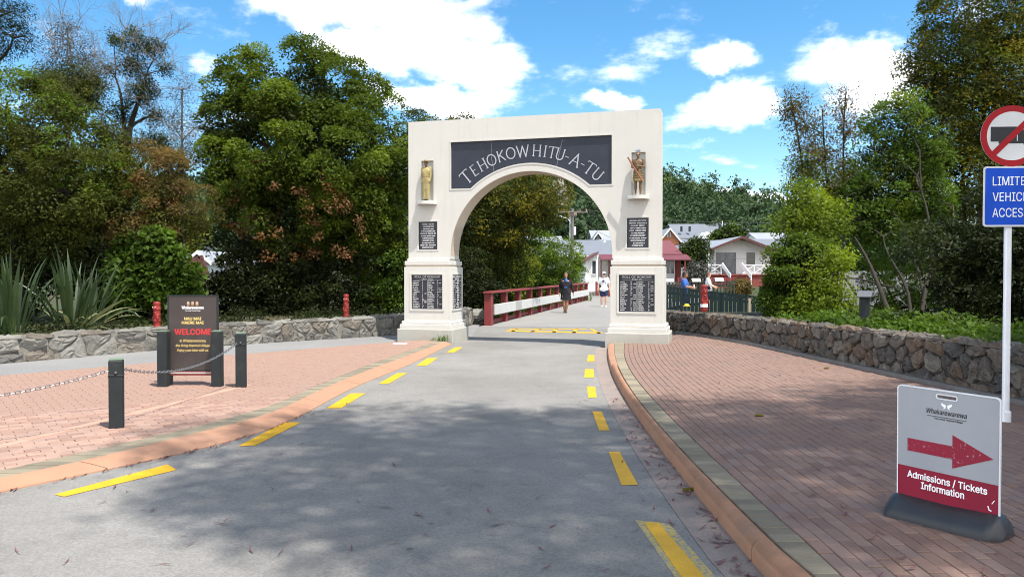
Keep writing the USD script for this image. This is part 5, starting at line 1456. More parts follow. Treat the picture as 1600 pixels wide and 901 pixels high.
dr.part('pane', upright(prism(sbox(X0(1118.5), fz + .02, X0(1149), fz + 1.87), .02, .05), (0, 0, 0), 0), m_curt, w=False)
window(wh, X0(1172.5), fz + .72, .80, 1.2, y=-.03, bars=0)
for u in (1097.5, 1101, 1116.5):
    wh.part('verandah_post', bx(X0(u) - .05, X0(u) + .05, -1.42 if u < 1110 else -.16, -1.32 if u < 1110 else -.06, fz, ev - .1 + (.25 if u > 1110 else 0)), m_trim, w=False)
wh.part('side_wall', bx(X0(1101), X0(1116), 1.4, 1.5, fz, ev + .2), m_gw, w=False)


def xrail(xa, xb, y, n):
    for k in range(n):
        a, b = xa + (xb - xa) * k / n, xa + (xb - xa) * (k + 1) / n
        r = wh.part('railing', [bar((a, y, fz + .06), (b, y, fz + .06), .05, .06), bar((a, y, fz + .80), (b, y, fz + .80), .06, .07), bar((a, y, fz + .08), (b, y, fz + .78), .045, .05), bar((a, y + .051, fz + .78), (b, y + .051, fz + .08), .045, .05), bx(b - .04, b + .04, y - .04, y + .09, fz, fz + .84)], m_trim, w=False)


xrail(X0(1101.5), X0(1120), -1.38, 1); xrail(X0(1153), X0(1206), -1.38, 3)
for k in range(5):
    wh.part('step', bx(X0(1124), X0(1150), -1.5 - .28 * (k + 1), -1.45 - .28 * k, fz - .2 * (k + 1) - .05, fz - .2 * (k + 1)), m_redbase, w=False)
for ua, ub in ((1121, 1126.5), (1151, 1157.5)):
    wh.part('stair_rail', [bar((X0(ua), -1.45, fz + .85), (X0(ub), -2.95, fz - .20), .08, .34), bar((X0(ub), -2.95, fz - 1.0), (X0(ub), -2.95, fz + .1), .08, .08, (0, 1, 0))], m_trim, w=False)

# maroon roofed cottage, its left part seen through the arch and its right part beside the pillar
mp2 = 60 / 1200
c = P(992, 440, 60); z_ = lambda v: (427 - v) * mp2 + 1.6 - .3
U = lambda u: (u - 992) * mp2
ct = thing('house', 'white weatherboard cottage with maroon roof and verandah just beyond the bridge', 'house', (c[0], c[1], .3))
ct.part('wall', bx(U(934), U(1054.5), 0, 6.0, -.9, z_(402)), m_wb, w=False)
boards(ct, U(1054) - U(934), 0, z_(440), z_(404), m_wb, x0=(U(934) + U(1054)) / 2, step=.2)
rv, rf_ = prism(Polygon([(-.2, z_(397)), (6.2, z_(397)), (4.3, z_(374)), (1.7, z_(374))]), U(978), U(1066)); rv = rv.copy()
V = np.column_stack([rv[:, 2], rv[:, 0], rv[:, 1]]); top = V[:, 2] > z_(385); V[top, 0] = np.clip(V[top, 0], U(986), U(1054))
ct.part('roof', (V, rf_), m_mroof, w=False)
ct.part('verandah_roof', (lambda v, f: (np.column_stack([v[:, 2], v[:, 0], v[:, 1]]), f))(*prism(Polygon([(-1.7, z_(405.5)), (-.05, z_(397.2)), (-.05, z_(398.5)), (-1.7, z_(407))]), U(935), U(1072.5))), m_mroof, w=False)
for u in (935.5, 947, 960, 1063, 1070):
    ct.part('verandah_post', bx(U(u) - .05, U(u) + .05, -1.65, -1.55, z_(446), z_(406)), m_brown if u != 1063 else m_redpaint, w=False)
ct.part('corner_board', bx(U(1054.5), U(1064), .02, .12, z_(440), z_(403)), m_redpaint, w=False)
window(ct, U(1046.5), z_(427), .64, 1.05, y=-.04, bars=1)
window(ct, U(955), z_(428), .5, 1.0, y=-.04, bars=0)
ct.part('verandah_rail', [bar((U(930), -1.6, z_(438)), (U(966), -1.6, z_(438)), .05, .08), bar((U(1060), -1.6, z_(431)), (U(1071), -1.6, z_(431)), .05, .06)], m_redpaint, w=False)
ct.part('verandah_base', bx(U(930), U(1072), -1.7, 0, -.9, z_(444)), m_dtim, w=False)
# white lean-to on its left with a red edged roof
c2 = P(923, 440, 58); z2 = lambda v: (427 - v) * 58 / 1200 + 1.6 - .3; U2 = lambda u: (u - 923) * 58 / 1200
le = thing('house', 'small white lean-to with a red edged sloping roof beside the cottage', 'house', (c2[0], c2[1], .3))
le.part('wall', (lambda v, f: (np.column_stack([v[:, 0], v[:, 2], v[:, 1]]), f[:, ::-1]))(*prism(Polygon([(U2(914), -.9), (U2(934), -.9), (U2(934), z2(396)), (U2(914), z2(408))]), 0, 4)), m_wb, w=False)
for k, u in enumerate(np.arange(915.5, 934, 2.2)):
    le.part('batten', bx(U2(u) - .02, U2(u) + .02, -.025, .0, z2(440), z2(408 - (u - 914) * .55)), m_wb, w=False)
le.part('roof', (lambda v, f: (np.column_stack([v[:, 0], v[:, 2], v[:, 1]]), f[:, ::-1]))(*prism(Polygon([(U2(911.5), z2(409.5)), (U2(935), z2(394.8)), (U2(935), z2(393.2)), (U2(911.5), z2(407.9))]), -.35, 4.2)), m_mroof, w=False)
window(le, U2(928), z2(428), .28, 1.0, y=-.03, bars=0)

# big grey roofed hall behind
mh = 76 / 1200; c = P(905, 440, 76); zh = lambda v: (427 - v) * mh + 1.6 - .6; Uh = lambda u: (u - 905) * mh
hl = thing('house', 'long hall with a plain grey iron roof and pale walls behind the power pole', 'house', (c[0], c[1], .6))
hl.part('wall', bx(Uh(846), Uh(962), 0, 8, -1.2, zh(399)), m_gw, w=False)
v, f = prism(Polygon([(-.5, zh(400.5)), (-.5, zh(399)), (4.2, zh(372)), (8.5, zh(399)), (8.5, zh(400.5)), (4.2, zh(373.6))]), Uh(843), Uh(965))
r_ = hl.part('roof', (np.column_stack([v[:, 2], v[:, 0], v[:, 1]]), f), m_iron, w=False)
sl_ = lambda u0, u1, va, vb, m_: (np.array([[Uh(u0), -.5 + 4.7 * (399 - va) / 27 - .02, zh(va) + .03], [Uh(u1), -.5 + 4.7 * (399 - va) / 27 - .02, zh(va) + .03], [Uh(u1), -.5 + 4.7 * (399 - vb) / 27 - .02, zh(vb) + .03], [Uh(u0), -.5 + 4.7 * (399 - vb) / 27 - .02, zh(vb) + .03]]), np.array([[0, 1, 2], [0, 2, 3]]))
r_.part('translucent_sheet', sl_(898, 906, 398.4, 382, 0), m_iron2, w=False)
r_.part('gutter', bar((Uh(843), -.55, zh(400.2)), (Uh(965), -.55, zh(400.2)), .12, .12), m_trim, w=False)
hl.part('panel_door', upright(prism(sbox(Uh(898), zh(440), Uh(919), zh(402)), .02, .06), (0, 0, 0), 0), m_iron2, w=False)
hl.part('corner_post', bx(Uh(896) - .08, Uh(896) + .08, -.1, .0, zh(440), zh(400)), m_trim, w=False)

# gabled houses further back: (u centre, v base, depth, half px, v eave, v ridge, ridge direction, roof, wall, label, extras)
def far_house(uc, Y, ul, ur, ve, vr, along, rm, wm, lab, d=8.0, rz=0, gab=None, extra=None, trim=True):
    m = Y / 1200; cc = P(uc, 427, Y); g = height(np.array([cc[0]]), np.array([cc[1]]))[0]
    t = thing('house', lab, 'house', (cc[0], cc[1], g), rz); z = lambda v: (427 - v) * m + CAMZ - g
    w = (ur - ul) * m; x0 = ((ul + ur) / 2 - uc) * m
    ov = .35
    if along == 'y':
        wall_w = w - 2 * ov; e = z(ve) + ov * (z(vr) - z(ve)) / (w / 2)
        t.part('wall', walls(wall_w, d, e, z(vr) - .02, 'y', -.6, x0), wm, w=False)
        t.part('roof', gable_roof(wall_w, d, e, z(vr), ov, 'y', .12, x0), rm, w=False)
        if trim:
            barge(t, wall_w, e, z(vr), ov, m_trim, x0=x0)
        if gab:
            t.part('gable_panel', upright(prism(Polygon([(x0 - wall_w / 2, e), (x0 + wall_w / 2, e), (x0, z(vr) - .1)]), .0, .03), (0, -.005, 0), 0), gab, w=False)
    else:
        t.part('wall', walls(w - .5, d, z(ve), z(vr) - .02, 'x', -.6, x0), wm, w=False)
        t.part('roof', gable_roof(w - .5, d, z(ve), z(vr), .3, 'x', .12, x0), rm, w=False)
    if extra:
        extra(t, z, m, x0)
    return t


def skylights(t, z, m, x0):
    for u in (1067.5, 1080.5):
        x = (u - 1088) * m; t.part('roof_vent', bx(x - .09, x + .09, .9, 1.6, z(361), z(353)), m_signk, w=False)


far_house(944, 80, 930.5, 957.5, 395, 376, 'y', m_iron, m_teal, 'grey roofed house with small teal gable and white slit window', 9, gab=m_teal, extra=lambda t, z, m, x0: window(t, x0, z(389.5), .22, .55, y=-.03, bars=0))
far_house(948, 92, 926, 975, 378, 358.5, 'x', m_iron2, m_gw, 'pale grey roof with lighter sheets rising behind the teal gable', 8)
far_house(936, 90, 927, 941, 373, 363.5, 'y', m_iron, m_gw, 'small dark gable tucked in front of the pale grey roof', 2, rz=0)
far_house(842, 90, 822, 880, 378, 368, 'x', m_iron2, m_gw, 'pale low roof showing above the bushes left of the power pole', 8)
far_house(1046, 84, 1026, 1066, 381, 357.5, 'y', m_iron2, m_orange, 'house with orange gable and white bargeboards behind the maroon cottage', 8, extra=lambda t, z, m, x0: window(t, x0 - .1, z(370), .3, .5, y=-.03, bars=0))
far_house(1088, 104, 1058, 1118, 372, 347, 'x', m_iron, m_gw, 'big grey iron roof with two dark roof vents', 12, extra=skylights)
far_house(1078, 88, 1052, 1110, 388, 372, 'x', m_iron, m_gw, 'low grey roof in front of the big vented roof', 9)
far_house(1140, 108, 1102, 1170, 361, 347, 'x', m_iron, m_wb, 'grey roof with a small white gablet on the right, behind the dome shaped tree', 10, extra=lambda t, z, m, x0: (t.part('gablet', upright(prism(Polygon([((1142 - 1140) * m, z(352)), ((1154 - 1140) * m, z(352)), ((1148 - 1140) * m, z(347.5))]), 0, .3), (0, 1.9, 0), 0), m_trim, w=False), t.part('flue', tube([((1137.5 - 1140) * m, 3, z(352)), ((1137.5 - 1140) * m, 3, z(343))], .06, 6), m_trim, w=False)))
far_house(1112, 96, 1103, 1121, 373, 362, 'y', m_trim, m_brown, 'small dark gable with white roof edge below the gablet roof', 5)
far_house(1105, 82, 1052, 1150, 394, 375, 'x', m_iron, m_gw, 'wide grey roof just behind the small tree and verandah house', 7)
far_house(1240, 84, 1190, 1292, 382, 362, 'x', m_iron2, m_wb, 'white house with pale roof mostly hidden by the bright green bushes', 9)
far_house(312, 46, 290, 334, 412, 394, 'y', m_iron2, m_wb, 'white gabled house glimpsed between the dark trees at the left', 9, extra=lambda t, z, m, x0: (window(t, -.55, z(442), .6, 1.0, y=-.03), t.part('porch_roof', bar((-1.2, -.6, z(430)), (.6, -.6, z(413)), 1.2, .12, (0, 1, 0)), m_brown, w=False)))
far_house(277, 62, 262, 292, 385, 371, 'x', m_iron2, m_gw, 'small pale roof high between the left trees', 6)
# grey paling fence beyond the right bushes
a, b = P(1300, 424, 42), P(1420, 424, 42); g = -.5
t = thing('paling_fence', 'weathered grey paling fence seen between the leaning trunks', 'fence', (a[0], a[1], g))
for k in range(34):
    t.part('paling', bx(k * .125 - .05, k * .125 + .05, 0, .02, 0, 2.2 + .02 * (k % 3), .0), MAT('grey_palings', (.25, .25, .26), (.19, .19, .2), scale=3, rough=.85) if k == 0 else usdkit.UsdShade.Material.Get(stage, '/World/Looks/grey_palings'), w=False)
t.part('rail', [bx(-.1, 4.3, .02, .08, z, z + .09) for z in (.4, 1.7)], usdkit.UsdShade.Material.Get(stage, '/World/Looks/grey_palings'), w=False)

# ------------------------------------------------------------------ trees and plants
def H3(c):
    return tuple(A(c, float))


L_big = LEAF('leaf_broad_green', [(.062, .092, .012), (.130, .180, .020), (.215, .268, .033), (.31, .34, .055)], rough=.55, spec=.12, trans=.38)
L_olive = LEAF('leaf_olive', [(.05, .06, .012), (.11, .125, .021), (.18, .19, .032), (.27, .26, .05)], rough=.55, spec=.12, trans=.4)
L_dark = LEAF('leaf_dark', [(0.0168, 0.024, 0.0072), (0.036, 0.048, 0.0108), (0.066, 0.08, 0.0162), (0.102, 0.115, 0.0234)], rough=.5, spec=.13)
L_rust = LEAF('leaf_rust', [(.12, .055, .018), (.23, .092, .024), (.34, .15, .036), (.2, .14, .035)], rough=.6, trans=.25)
L_redgreen = LEAF('leaf_red_green', [(.09, .075, .024), (.18, .12, .04), (.25, .15, .055), (.18, .19, .05)], rough=.55, spec=.12, trans=.4)
L_gold = LEAF('leaf_golden', [(.13, .115, .015), (.23, .19, .024), (.33, .27, .036), (.42, .33, .045)], rough=.55, spec=.12, trans=.45)
L_bright = LEAF('leaf_bright', [(.11, .155, .018), (.20, .26, .028), (.30, .36, .042), (.42, .45, .065)], rough=.5, trans=.5, spec=.12)
L_mid = LEAF('leaf_mid', [(.052, .090, .013), (.10, .165, .022), (.16, .24, .034), (.22, .285, .05)], rough=.5, trans=.38, spec=.12)
L_grey = LEAF('leaf_grey', [(.06, .06, .05), (.10, .10, .085), (.14, .135, .115), (.09, .10, .06)], rough=.7, trans=.1)
L_green = LEAF('leaf_fresh_green', [(.075, .12, .015), (.14, .205, .025), (.215, .29, .038), (.30, .355, .055)], rough=.5, trans=.42, spec=.12)
L_yel = LEAF('leaf_yellow', [(.16, .18, .025), (.28, .28, .04), (.40, .38, .06), (.48, .43, .07)], rough=.5, trans=.4, spec=.12)
m_bark = MAT('bark_dark', (.022, .018, .014), (.036, .031, .025), scale=9, rough=.95, bump=.6, bscale=25, bdist=.02)
m_barkg = MAT('bark_grey', (.20, .185, .17), (.13, .12, .11), scale=9, rough=.95, bump=.4, bscale=25, bdist=.01)


def leaf_cloud(rng, blobs, n, L, W, clump=.32, per=45, shell=.66, inner=.15, up=.55, droop=.0, flat=.75, mound=0.0):
    """n leaves, each a folded quad of its own, gathered in sprays (or, with mound, in rounded leafy cushions) over the shells of the blobs"""
    c = A([b[0] for b in blobs], float); r = A([np.broadcast_to(b[1], 3) for b in blobs], float)
    w = np.prod(r, 1) ** (2 / 3); w /= w.sum()
    if mound:
        area = float((4 * np.pi * np.prod(r, 1) ** (2 / 3)).sum()); k = max(6, int(area / (np.pi * mound ** 2) * 1.15)); per = max(4, int(n / k))
    else:
        k = max(1, n // per)
    bi = rng.choice(len(blobs), k, p=w); d = rng.normal(size=(k, 3)); d /= np.linalg.norm(d, axis=1, keepdims=True)
    rad = np.where(rng.random(k) < inner, rng.uniform(.2, shell, k), shell + (1.06 - shell) * rng.random(k) ** .6)
    cc = c[bi] + d * r[bi] * rad[:, None]
    # a spray that lies deep inside another blob adds nothing one could see: keep a part of those only
    deep = np.zeros(k, bool)
    for i in range(len(blobs)):
        deep |= (np.linalg.norm((cc - c[i]) / r[i], axis=1) < .55) & (bi != i)
    keep = ~deep | (rng.random(k) < .2)
    cc, d, bi = cc[keep], d[keep], bi[keep]; k = len(cc)
    if mound:
        per = max(per, int(n / k))
    cr = (mound or clump) * rng.uniform(.55, 1.4, k)
    m = k * per; ci = np.repeat(np.arange(k), per)
    off = rng.normal(size=(m, 3)); off /= np.linalg.norm(off, axis=1, keepdims=True)
    if mound:
        off = off + d[ci] * .35 + A([0, 0, .45]); off /= np.linalg.norm(off, axis=1, keepdims=True)
        wob = 1 + .35 * (meshkit.noise(off * 2.2 + ci[:, None] * 3.7)[:, None] - .5)
        p = cc[ci] + off * cr[ci][:, None] * wob * (.72 + .36 * rng.random((m, 1)) ** .8) * A([1, 1, flat])
        nrm = off * .42 + A([0, 0, .5]) + rng.normal(size=(m, 3)) * .5
    else:
        off *= (rng.random((m, 1)) ** .45)
        p = cc[ci] + off * cr[ci][:, None] * A([1, 1, flat])
        nrm = d[ci] * .45 + A([0, 0, up]) + rng.normal(size=(m, 3)) * .55 + off * .3
    nrm /= np.linalg.norm(nrm, axis=1, keepdims=True)
    t = off * .8 + rng.normal(size=(m, 3)) * .6 + A([0, 0, -droop]); t -= nrm * (t * nrm).sum(1, keepdims=True); t /= np.linalg.norm(t, axis=1, keepdims=True) + 1e-9
    s = np.cross(nrm, t); ll = (L * rng.uniform(.6, 1.3, m))[:, None]; ww = (W * rng.uniform(.7, 1.25, m))[:, None]
    v = np.stack([p, p + t * ll * .45 + s * ww * .5 + nrm * ww * .12, p + t * ll, p + t * ll * .45 - s * ww * .5 + nrm * ww * .12], 1).reshape(-1, 3)
    q = np.arange(m)[:, None] * 4
    f = np.concatenate([q + [0, 1, 2], q + [0, 2, 3]], 0)
    return (v, f), cc


def bend(rng, a, b, k=5, wob=.08):
    a, b = A(a), A(b); t = np.linspace(0, 1, k)[:, None]; L = np.linalg.norm(b - a)
    q = rng.normal(0, wob * L * 1.1, (2, 3)) * A([1, 1, .4])
    p = a + (b - a) * t + np.sin(np.pi * t) * q[0] + np.sin(2 * np.pi * t) * q[1] * .55
    p[:, 2] += (L * .06 * np.sin(np.pi * t))[:, 0]
    return p


def px_blobs(spec, Y, squash=1.0):
    """(u, v, radius in the picture, depth offset) -> solid blobs where the crown stands"""
    out = []
    for b in spec:
        u, v, r = b[:3]; dy = b[3] if len(b) > 3 else 0.0; rz = b[4] if len(b) > 4 else r
        out.append((P(u, v, Y + dy), A([r, r * squash, rz]) * (Y + dy) / 1200))
    return out


def tree(name, label, catg, base, blobs, crowns, seed, trunk=.16, bark=None, group=None, subs=4, top=None, stems=None):
    """crowns: (part name, leaf material, count, leaf length, width, keyword arguments[, own blobs])"""
    rng = np.random.default_rng(seed); base = A(base, float)
    t = thing(name, label, catg, tuple(base), 0, group)
    cen = A([b[0] for b in blobs]); top_p = A(top) if top is not None else cen[np.argmax(cen[:, 2])]
    trunks, limbs_ = [], []
    stems = stems or [(base, top_p, trunk)]
    for a, b, r in stems:
        p = bend(rng, A(a) - A([0, 0, .15]), b, 8, .018); trunks.append((p, np.linspace(r, r * .3, 8) * np.r_[1.25, 1.02, np.ones(6)]))
    for p, r in trunks:
        t.part('trunk', tube(p, r, 9), bark or m_bark, 40)
    for c, rr in blobs:
        best = None
        for p, r in trunks:
            for i in range(2, len(p)):
                dd = np.linalg.norm(p[i] - c) + (1.2 if p[i][2] > c[2] - .1 else 0)
                if best is None or dd < best[0]:
                    best = (dd, p[i], r[i])
        bp = bend(rng, best[1], c, 5, .07); r0 = max(.02, best[2] * .65)
        limbs_.append(tube(bp, np.linspace(r0, r0 * .45, 5), 6))
        for k in range(subs):
            d = rng.normal(size=3); d /= np.linalg.norm(d); d[2] = abs(d[2]) * .6 - .1
            limbs_.append(tube(bend(rng, c, c + d * rr * .92, 4, .08), np.linspace(r0 * .42, r0 * .12, 4), 4))
    t.part('branches', limbs_, bark or m_bark, 40)
    for cr in crowns:
        nm, m, n, L, W, kw = cr[:6]; bl = cr[6] if len(cr) > 6 else blobs
        (v, f), _ = leaf_cloud(rng, bl, n, L, W, **kw)
        t.part(nm, (v, f), m)
    return t


def twig_net(rng, p, d, L, r, depth, out, spread=.55, up=.12, n=3):
    """bare branching twigs"""
    q = p + d * L; mid = (p + q) / 2 + rng.normal(0, L * .07, 3)
    out.append(tube([p, mid, q], [r, r * .85, r * .68], 3 if depth < 3 else 5, cap=False))
    if depth == 0:
        return
    for k in range(n if rng.random() < .75 else n - 1):
        e = d + rng.normal(0, spread, 3) + A([0, 0, up]); e /= np.linalg.norm(e)
        twig_net(rng, q if k else mid * .3 + q * .7, e, L * rng.uniform(.62, .86), r * .62, depth - 1, out, spread, up, n)


def ground_at(x, y):
    return float(height(np.array([x]), np.array([y]))[0])


def foot(u, Y, dz=0.0):
    x = (u - 800) / 1200 * Y
    return A([x, Y, ground_at(x, Y) + dz])


# --- the big leafy tree left of the arch
bl = px_blobs([(450, 150, 72), (395, 152, 54, .3), (364, 192, 38, .2), (520, 160, 66, .2), (575, 215, 62, .2), (618, 262, 52, .4), (430, 235, 90, -.5), (520, 262, 84, -.5), (390, 262, 54, 0), (445, 318, 78, -.3), (540, 325, 70, .1), (600, 335, 54, .6), (380, 312, 40, .3), (610, 420, 50, .8)], 22.0, .9)
dry = px_blobs([(420, 300, 50, -1.2), (450, 345, 62, -1.1), (520, 345, 60, -.9), (395, 330, 40, -.9), (560, 300, 40, -.9), (500, 310, 40, -1.3)], 22.0)
und = px_blobs([(440, 420, 85, .6), (540, 430, 80, .8), (370, 400, 55, .8), (610, 400, 60, 1.2), (480, 380, 80, .3)], 22.0)
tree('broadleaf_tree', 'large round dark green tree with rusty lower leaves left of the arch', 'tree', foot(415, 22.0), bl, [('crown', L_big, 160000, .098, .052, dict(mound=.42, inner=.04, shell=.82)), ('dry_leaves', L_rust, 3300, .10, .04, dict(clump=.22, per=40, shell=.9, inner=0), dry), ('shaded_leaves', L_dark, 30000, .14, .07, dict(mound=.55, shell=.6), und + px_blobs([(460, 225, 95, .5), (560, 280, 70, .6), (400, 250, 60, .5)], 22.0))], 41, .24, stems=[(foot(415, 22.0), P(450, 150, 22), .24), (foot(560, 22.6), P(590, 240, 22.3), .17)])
# --- tree hanging behind the arch
bl = px_blobs([(680, 232, 56), (735, 280, 66), (800, 310, 56, -.5), (850, 298, 38, -.5), (745, 360, 66), (800, 355, 40, -.3), (712, 425, 52), (850, 330, 24, -.6)], 30.0)
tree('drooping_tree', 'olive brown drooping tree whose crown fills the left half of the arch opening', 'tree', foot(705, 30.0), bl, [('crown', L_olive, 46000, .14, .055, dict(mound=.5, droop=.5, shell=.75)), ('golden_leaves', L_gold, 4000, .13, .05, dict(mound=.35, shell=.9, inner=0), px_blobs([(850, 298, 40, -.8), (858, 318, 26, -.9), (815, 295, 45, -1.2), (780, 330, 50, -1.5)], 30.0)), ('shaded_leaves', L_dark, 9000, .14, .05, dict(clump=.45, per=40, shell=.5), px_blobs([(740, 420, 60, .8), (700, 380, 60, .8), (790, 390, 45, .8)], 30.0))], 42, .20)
# --- left group
bl = px_blobs([(55, 205, 66), (10, 170, 50), (115, 235, 60), (30, 275, 74, -.4), (110, 300, 66, -.3), (60, 345, 72, .2), (-40, 240, 70), (150, 285, 44)], 17.5)
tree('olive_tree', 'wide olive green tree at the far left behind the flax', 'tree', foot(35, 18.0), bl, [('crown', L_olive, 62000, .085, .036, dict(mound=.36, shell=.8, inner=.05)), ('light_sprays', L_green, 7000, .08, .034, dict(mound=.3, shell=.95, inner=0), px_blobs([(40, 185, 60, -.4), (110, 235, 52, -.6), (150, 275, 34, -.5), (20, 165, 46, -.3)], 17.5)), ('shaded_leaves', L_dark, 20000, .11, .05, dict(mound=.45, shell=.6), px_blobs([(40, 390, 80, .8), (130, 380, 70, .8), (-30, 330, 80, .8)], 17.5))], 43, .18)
bl = px_blobs([(235, 285, 52), (195, 325, 46), (275, 320, 44), (235, 345, 50, -.3), (300, 335, 26)], 18.5)
tree('reddish_tree', 'low round tree with reddish brown leaves below the bare grey trees', 'tree', foot(225, 18.8), bl, [('crown', L_redgreen, 32000, .07, .03, dict(mound=.3, shell=.8, inner=.05)), ('green_sprays', L_olive, 10000, .07, .03, dict(mound=.26, shell=.9, inner=0)), ('rusty_sprays', L_rust, 700, .07, .03, dict(clump=.18, per=35, shell=.9, inner=0), px_blobs([(215, 268, 34, -.6), (240, 300, 40, -.8)], 18.5))], 44, .12)
bl = px_blobs([(212, 62, 20), (240, 75, 16), (182, 62, 14), (258, 108, 14), (205, 98, 24), (168, 108, 13), (222, 140, 26), (195, 170, 22), (240, 180, 14), (170, 205, 24), (225, 225, 22), (250, 222, 16), (150, 245, 26)], 22.5)
rng = np.random.default_rng(45); tw = []
for b in bl:
    for k in range(4):
        d = rng.normal(size=3) + A([0, 0, .5]); d /= np.linalg.norm(d); twig_net(rng, b[0], d, .48, .013, 4, tw)
t = tree('scraggly_tree', 'tall scraggly tree with crooked trunk rising above the left trees', 'tree', foot(168, 22.5), bl, [('crown', L_olive, 11000, .07, .026, dict(clump=.20, per=30, shell=.4)), ('dark_leaves', L_dark, 9000, .075, .03, dict(clump=.22, per=30, shell=.3))], 45, .17, stems=[(foot(168, 22.5), P(166, 320, 22.5), .17), (P(165, 330, 22.5), P(200, 222, 22.5), .13), (P(198, 232, 22.5), P(228, 120, 22.5), .10), (P(202, 225, 22.5), P(180, 120, 22.5), .07), (P(170, 310, 22.5), P(248, 228, 22.5), .07)])
t.part('twigs', tw, m_barkg)
for (nm, lab, blobs_, base, seed, n, Y) in (('bare_tree', 'grey leafless tree between the scraggly tree and the big leafy tree', [(285, 140, 26), (270, 185, 40), (305, 200, 36), (280, 240, 44), (245, 245, 34), (320, 245, 26)], foot(285, 24.0), 46, 5, 24.0), ('bare_tree', 'grey leafless tree top rising behind the olive tree at upper left', [(105, 48, 26), (88, 85, 34), (130, 95, 32), (125, 135, 36), (80, 130, 26)], foot(105, 21.0), 47, 5, 21.0)):
    bl = px_blobs(blobs_, Y); rng = np.random.default_rng(seed); tw = []
    for b in bl:
        for k in range(n):
            d = rng.normal(size=3) + A([0, 0, .55]); d /= np.linalg.norm(d); twig_net(rng, b[0], d, .46, .011, 4, tw, .5)
    t = tree(nm, lab, 'tree', base, bl, [('sparse_leaves', L_grey, 5200 if seed == 46 else 6500, .07, .022, dict(clump=.3, per=20, shell=.3)), ('green_leaves', L_olive, 3000 if seed == 46 else 14000, .075, .03, dict(clump=.28, per=24, shell=.3), bl[3:])], seed, .075, m_barkg, subs=5)
    t.part('twigs', tw, m_barkg)
bl = px_blobs([(8, 22, 34), (-22, 50, 44), (20, 60, 24), (-30, 5, 40)], 20.5)
tree('dark_conifer', 'dark tree cut by the upper left corner of the view', 'tree', foot(-28, 20.5), bl, [('crown', L_dark, 11000, .09, .022, dict(clump=.26, per=45, droop=.3))], 48, .16)
for k, (lab, u, Y, sp, m, n, seed) in enumerate((
        ('dark undergrowth bush behind the flax at the far left', 60, 20.5, [(0, 400, 60), (70, 420, 60), (130, 400, 56), (20, 350, 50)], L_dark, 11000, 50),
        ('bright broad-leaved shrub behind the left red carved post', 235, 17.8, [(235, 400, 34), (262, 425, 34), (225, 440, 34), (275, 455, 28), (250, 475, 34), (205, 470, 30)], L_mid, 7000, 51),
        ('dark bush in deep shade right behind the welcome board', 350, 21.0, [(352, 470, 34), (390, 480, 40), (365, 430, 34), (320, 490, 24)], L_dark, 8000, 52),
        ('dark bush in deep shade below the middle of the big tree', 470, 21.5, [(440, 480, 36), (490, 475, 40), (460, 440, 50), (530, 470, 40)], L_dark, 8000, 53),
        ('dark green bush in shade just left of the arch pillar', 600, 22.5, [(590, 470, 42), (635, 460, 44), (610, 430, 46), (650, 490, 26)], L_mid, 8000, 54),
        ('tall dark backdrop shrub filling the gap under the reddish tree', 200, 26.0, [(180, 400, 56), (225, 410, 36), (120, 380, 60), (160, 340, 50)], L_dark, 9000, 55),
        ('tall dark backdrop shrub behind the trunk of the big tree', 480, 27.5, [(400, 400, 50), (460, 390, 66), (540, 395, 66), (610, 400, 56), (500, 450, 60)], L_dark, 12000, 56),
        ('dark green bush growing between the pale boulder and the railing', 735, 27.5, [(722, 455, 34), (745, 480, 26), (765, 470, 24), (730, 430, 34)], L_dark, 7000, 57),
        ('yellow green bush glowing in the sun behind the railing', 785, 33.0, [(790, 418, 34), (770, 440, 28), (800, 445, 26), (815, 410, 20), (780, 470, 26), (760, 450, 20)], L_yel, 8000, 58),
        ('rounded mid green bush behind the railing near the woman', 855, 49.0, [(850, 405, 34), (875, 425, 32), (840, 435, 34), (845, 378, 14), (890, 440, 20), (865, 455, 30), (825, 400, 18), (880, 398, 20), (820, 455, 26)], L_green, 22000, 59))):
    bl = px_blobs(sp, Y); b = foot(u, Y); big = {1: .16, 8: .14, 9: .17}.get(k, .11)
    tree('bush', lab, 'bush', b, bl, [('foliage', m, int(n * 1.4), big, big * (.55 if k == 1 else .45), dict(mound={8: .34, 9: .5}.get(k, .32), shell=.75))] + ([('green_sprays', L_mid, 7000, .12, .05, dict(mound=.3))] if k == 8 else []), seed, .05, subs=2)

# --- right group
bl = px_blobs([(1258, 200, 36), (1240, 165, 26), (1285, 240, 34), (1315, 160, 26), (1325, 200, 26), (1262, 260, 32), (1298, 300, 40), (1250, 295, 20), (1330, 270, 30)], 22.0)
rng = np.random.default_rng(60); tw = []
for b in bl:
    for k in range(4):
        d = rng.normal(size=3) * .8 + A([0, 0, 1.1]); d /= np.linalg.norm(d); twig_net(rng, b[0] - A([0, 0, .3]), d, .40, .008, 3, tw, .4)
t = tree('sparse_tree', 'thin sparse tree with reddish leaves and open sky between its twigs', 'tree', foot(1300, 22.0), bl, [('crown', L_redgreen, 10500, .09, .036, dict(clump=.24, per=18, shell=.3, flat=1)), ('green_leaves', L_bright, 7000, .085, .034, dict(clump=.26, per=16, shell=.3), bl[5:])], 60, .06, stems=[(foot(1300, 22.0), P(1235, 150, 22), .05), (foot(1303, 22.0), P(1285, 170, 22), .055), (foot(1306, 22.0), P(1322, 140, 22), .05)], subs=3)
t.part('twigs', tw, m_bark)
bl = px_blobs([(1398, 190, 40), (1368, 235, 30), (1425, 245, 40), (1390, 295, 44), (1345, 305, 26), (1440, 315, 40, .4), (1365, 350, 34), (1335, 345, 22, -.4), (1415, 355, 30, .3)], 20.0)
